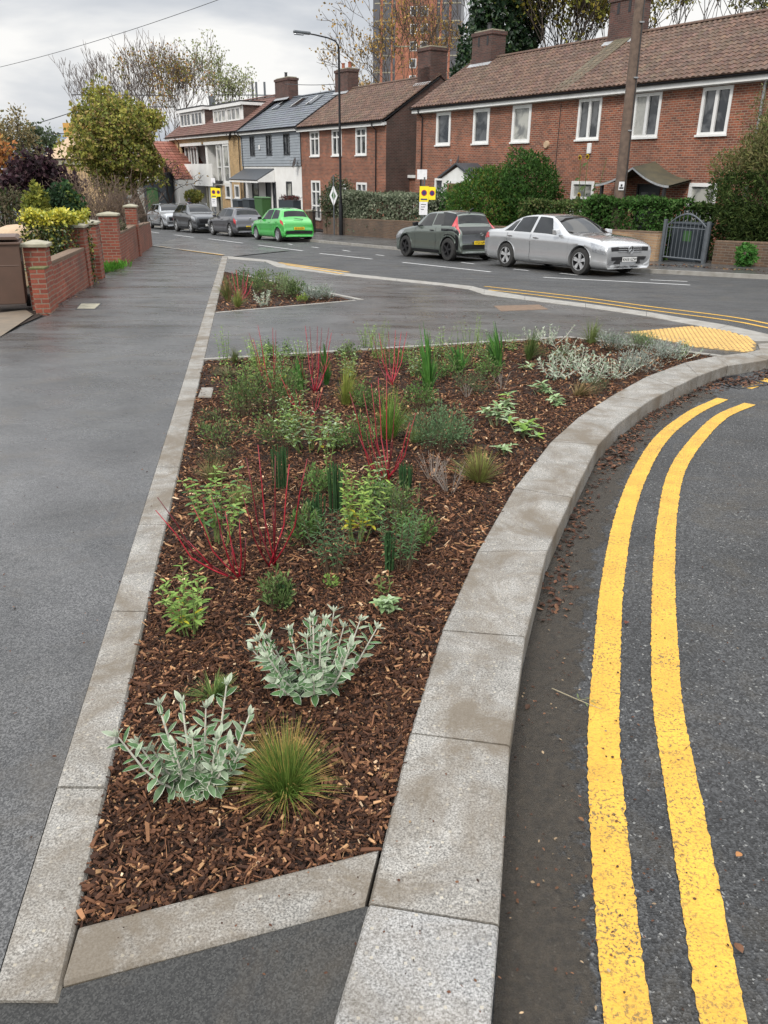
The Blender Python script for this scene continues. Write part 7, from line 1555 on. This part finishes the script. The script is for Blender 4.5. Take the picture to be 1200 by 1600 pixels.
for (bx,by,ty,wp,lb) in ((455,668,618,56,'pale leafy plant between the two upper dark shrubs'),(440,600,545,60,'pale leafy plant left of the upper iris blades'),(525,700,652,50,'pale leafy plant right of the grey green leafy shrub'),(400,570,530,44,'pale leafy plant touching the far edging at the left'),(545,590,548,44,'pale leafy plant between the upper dogwood and the lime grass'),(650,588,540,44,'pale leafy plant between the dogwood and the dark iris'),(470,560,532,40,'pale leafy plant by the far edging left of centre'),(690,560,515,42,'pale seed headed plant right of the dark iris'),(755,560,520,40,'pale seed headed plant before the bright iris'),(800,548,520,34,'pale leafy plant by the far edging right of centre'),(575,545,512,40,'pale leafy plant beside the yellow green edge plant')):
    leafy(lb,bx,by,ty,wp,11,LG+SG,.055,.34,.036,yellow=.08,bare=.2)
for (bx,by,ty,wp,lb) in ((555,700,655,70,'dark leafy clump left of the central dogwood'),(500,770,735,60,'thin dark clump behind the yellowing plant'),(655,640,600,50,'green clump left of the blue green mound'),(575,640,600,44,'green clump behind the central dogwood stems'),(700,590,560,50,'green clump under the iris clumps'),(620,572,545,60,'green clump behind the red dogwood by the edging'),(760,590,562,44,'green clump right of the iris clumps'),(430,560,535,50,'green clump on the far edging at the left'),(585,790,755,60,'fine dark clump right of the yellowing plant'),(650,852,800,60,'olive fine clump at the right of the dark leaved plants'),(480,850,800,50,'olive fine clump at the left of the dark leaved plants')):
    mound(lb,bx,by,ty,wp,700,DGn+FG,.028,.011)
# second bed
dogwood('red dogwood in the small far bed',376,470,[(348,440,.1),(355,430,.3),(362,424,.3),(369,422,.5),(381,424,.5),(388,428,.6),(395,440,.3),(379,436,.1),(384,440,.1)],.005)
tuft('yellow green grass tuft at the front of the small far bed',371,480,452,26,150,[(.25,.27,.08),(.18,.22,.06)],.7,.004,.4)
tuft('tall brownish grass at the left corner of the small far bed',356,470,432,28,160,[(.22,.22,.09),(.30,.20,.10),(.15,.19,.06)],.8,.004,.3)
silver_shrub('silver shrub at the front of the small far bed',414,477,452,38,9)
mound('tall green mass at the back of the small far bed',392,458,420,54,1600,[(.12,.19,.07),(.16,.24,.09),(.09,.14,.05)],.03,.012)
mound('yellow green shrub in the middle of the small far bed',425,462,424,50,1100,[(.15,.20,.08),(.21,.26,.10),(.10,.15,.06)],.03,.012)
mound('grey green shrub right of the middle of the small far bed',448,466,432,36,900,[(.20,.27,.13),(.26,.32,.16)],.03,.012)
mound('dark green shrub in the small far bed',465,466,436,34,800,DGn,.03,.012)
mound('grey lavender mound in the small far bed',485,470,448,34,800,SIL,.03,.008,name='lavender',cat='lavender',group='lavender mounds')
mound('silver grey clump at the right end of the small far bed',507,468,446,34,800,SIL+[(.18,.25,.12)],.03,.008,name='lavender',cat='lavender',group='lavender mounds')
mound('small lime clump at the front of the small far bed',473,472,460,18,250,LIM,.024,.010)
# ------------------------------------------------------------------ fallen leaves and litter
def litter(name,label,pts,n,spread,sizes,cols,zf,kind='stuff'):
    mb=MB(); P_=[at(x,y,dz) for x,y,dz in pts]
    for i in range(n):
        k=rng.random()*(len(P_)-1); a=P_[int(k)].lerp(P_[int(k)+1],k-int(k)); q=Vector((a.x+rng.gauss(0,spread),a.y+rng.gauss(0,spread),0)); q.z=zf(q.x,q.y)+.004+abs(rng.gauss(0,.006)); th=rng.random()*2*PI; d=Vector((math.cos(th),math.sin(th),rng.gauss(0,.15))).normalized(); L_=rng.uniform(*sizes)
        leaf(mb,q,d,(Vector((0,0,1))+rv()*.3).normalized(),L_,L_*rng.uniform(.35,.8),cc(rng.choice(cols),.3),bend=rng.uniform(-.3,.3),fold=rng.uniform(0,.6))
    o=mb.build(name,'chips'); return struct(o,kind,label) if kind else tag(o,label,'leaf')
BR=[(.075,.035,.022),(.11,.05,.03),(.05,.026,.018),(.16,.08,.045),(.04,.025,.018)]
def kl(pts,off): return pts
litter('leaf_litter','dark brown leaves gathered in the gutter by the drain',[(1215,580,-.12),(1165,598,-.13),(1120,598,-.14),(1085,612,-.14)],620,.10,(.02,.055),BR,road_z)
litter('leaf_litter','drift of brown leaves along the curved kerb',[(1080,618,-.14),(1040,636,-.14),(1000,668,-.14),(975,700,-.14),(945,730,-.14)],640,.055,(.015,.05),BR,road_z)
litter('leaf_litter','sparse brown leaves along the middle of the kerb',[(940,735,-.14),(915,790,-.14),(890,830,-.14),(880,900,-.14),(855,960,-.14)],330,.05,(.012,.04),BR,road_z)
litter('leaf_litter','scattered crumbs of leaf and bark on the dirty gutter',[(860,930,-.14),(850,1040,-.14),(870,1150,-.14),(860,1300,-.14),(880,1500,-.14)],240,.12,(.004,.014),BR+[(.3,.22,.14)],road_z)
litter('leaf_litter','specks of leaf between and over the yellow lines',[(1080,640,-.14),(1010,780,-.14),(1000,950,-.14),(1010,1150,-.14),(1030,1350,-.14),(1080,1580,-.14)],260,.16,(.004,.013),BR,road_z)
litter('leaf_litter','small leaf crumbs on the open tarmac at the right',[(1150,700,-.14),(1120,900,-.14),(1140,1200,-.14),(1170,1500,-.14)],90,.2,(.004,.014),BR+[(.3,.22,.14)],road_z)
litter('leaf_litter','tiny specks on the grey footpath',[(300,540,0),(180,700,0),(130,900,0),(60,1300,0)],110,.35,(.006,.018),BR,lambda x,y:gz(y)-.004)
litter('leaf_litter','dead leaves at the foot of the left garden walls',[(60,492,0),(100,470,0),(145,445,0),(180,425,0),(215,402,0)],260,.07,(.02,.06),BR+[(.35,.2,.1)],lambda x,y:gz(y)-.004)
litter('leaf_litter','dead leaves on the grey crossing',[(560,500,0),(700,490,0),(870,500,0),(450,530,0)],40,.4,(.02,.05),BR,lambda x,y:gz(y)-.004)
litter('leaf_litter','dead leaves along the foot of the walls across the road',[(1200,425,.07),(1080,417,.07),(1000,414,.07)],160,.15,(.04,.10),BR+[(.4,.25,.1)],lambda x,y:gz(y)+.075)
litter('leaf_litter','crumbs on the granite and black tarmac at the near end',[(560,1560,0),(700,1500,0),(690,1300,0),(400,1540,0)],46,.10,(.004,.012),BR+[(.35,.25,.15)],lambda x,y:gz(y)+.001)
litter('leaf_litter','bark crumbs spilt on the granite edges',[(150,1400,0),(300,1400,0),(560,1330,0),(660,1150,0),(180,1150,0),(240,900,0)],60,.10,(.003,.010),BR,lambda x,y:gz(y)+.001)
def single(px_,py_,L_,col,label,name='fallen_leaf'):
    p=at(px_,py_,-.142); mb=MB(); a=rng.random()*6; leaf(mb,Vector((0,0,.004)),Vector((math.cos(a),math.sin(a),.05)),Vector((0,0,1)),L_,L_*.7,col,fold=.5,bend=-.1); o=mb.build(name,'chips',None,loc=(p.x,p.y,road_z(p.x,p.y)+.004)); tag(o,label,'leaf')
single(1158,1335,.028,(.42,.20,.08),'orange fallen leaf on the tarmac right of the yellow lines')
single(1148,1475,.034,(.14,.07,.04),'brown fallen leaf touching the outer yellow line')
single(912,1285,.020,(.20,.10,.05),'small brown leaf left of the inner yellow line')
single(980,972,.036,(.13,.045,.03),'reddish leaf between the two yellow lines')
single(822,1110,.030,(.08,.045,.03),'dark brown leaf beside the kerb joint')
# broken twig by the inner yellow line
p=at(905,1098,-.142); r_=thing('twig','thin forked pale twig with a few green leaves beside the inner yellow line','twig',(p.x,p.y,road_z(p.x,p.y)+.008)); mb=MB(); 
a=at(862,1078,-.142)-p; c=at(940,1110,-.142)-p; mb.tube([(a.x,a.y,0),(0,0,.006),(c.x,c.y,.002)],[.0022,.002,.001],5,(.30,.26,.18)); mb.tube([(0,0,.006),(c.x*.5,c.y*.5+.03,.01)],[.0015,.0007],4,(.3,.26,.18)); mb.build('stick','bark',r_); mb=MB()
for i in range(7): d=rv(); d.z=abs(d.z)*.2; leaf(mb,Vector((rng.uniform(-.01,.05),rng.uniform(-.02,.02),.006)),d,Vector((0,0,1)),.022,.006,(.16,.20,.08))
mb.build('leaves','leaf',r_)

# silt washed into the gutter and across the low corner of the paving
def silt(rows,label,zf):
    mb=MB(); n=len(rows[0]); vs=[]; cs=[]
    for r_ in rows:
        for (p,c) in r_: vs.append((p.x,p.y,zf(p.x,p.y))); cs.append(c)
    mb.v=vs; me=bpy.data.meshes.new('gutter_silt'); fs=[(i*n+j,i*n+j+1,(i+1)*n+j+1,(i+1)*n+j) for i in range(len(rows)-1) for j in range(n-1)]
    me.from_pydata(vs,[],fs); ca=me.color_attributes.new('Col','FLOAT_COLOR','POINT'); ca.data.foreach_set('color',[x for c in cs for x in (c,c,c,1)]); me.materials.append(M['silt']); o=bpy.data.objects.new('gutter_silt',me); COL.objects.link(o); struct(o,label=label)
ol=[Vector((p[1].x,p[1].y,0)) for p in KJ[:12]]; fine=catmull(ol,6); rows=[]
for i,p in enumerate(fine):
    t=(fine[min(i+1,len(fine)-1)]-fine[max(i-1,0)]).normalized(); nn=Vector((t.y,-t.x,0)); rows.append([(p+nn*d,c) for d,c in ((.004,.78),(.10,.66),(.20,.52),(.30,.34),(.42,.05))])
silt(rows,'brown silt in the gutter beside the curved kerb',lambda x,y:road_z(x,y)+.0022)
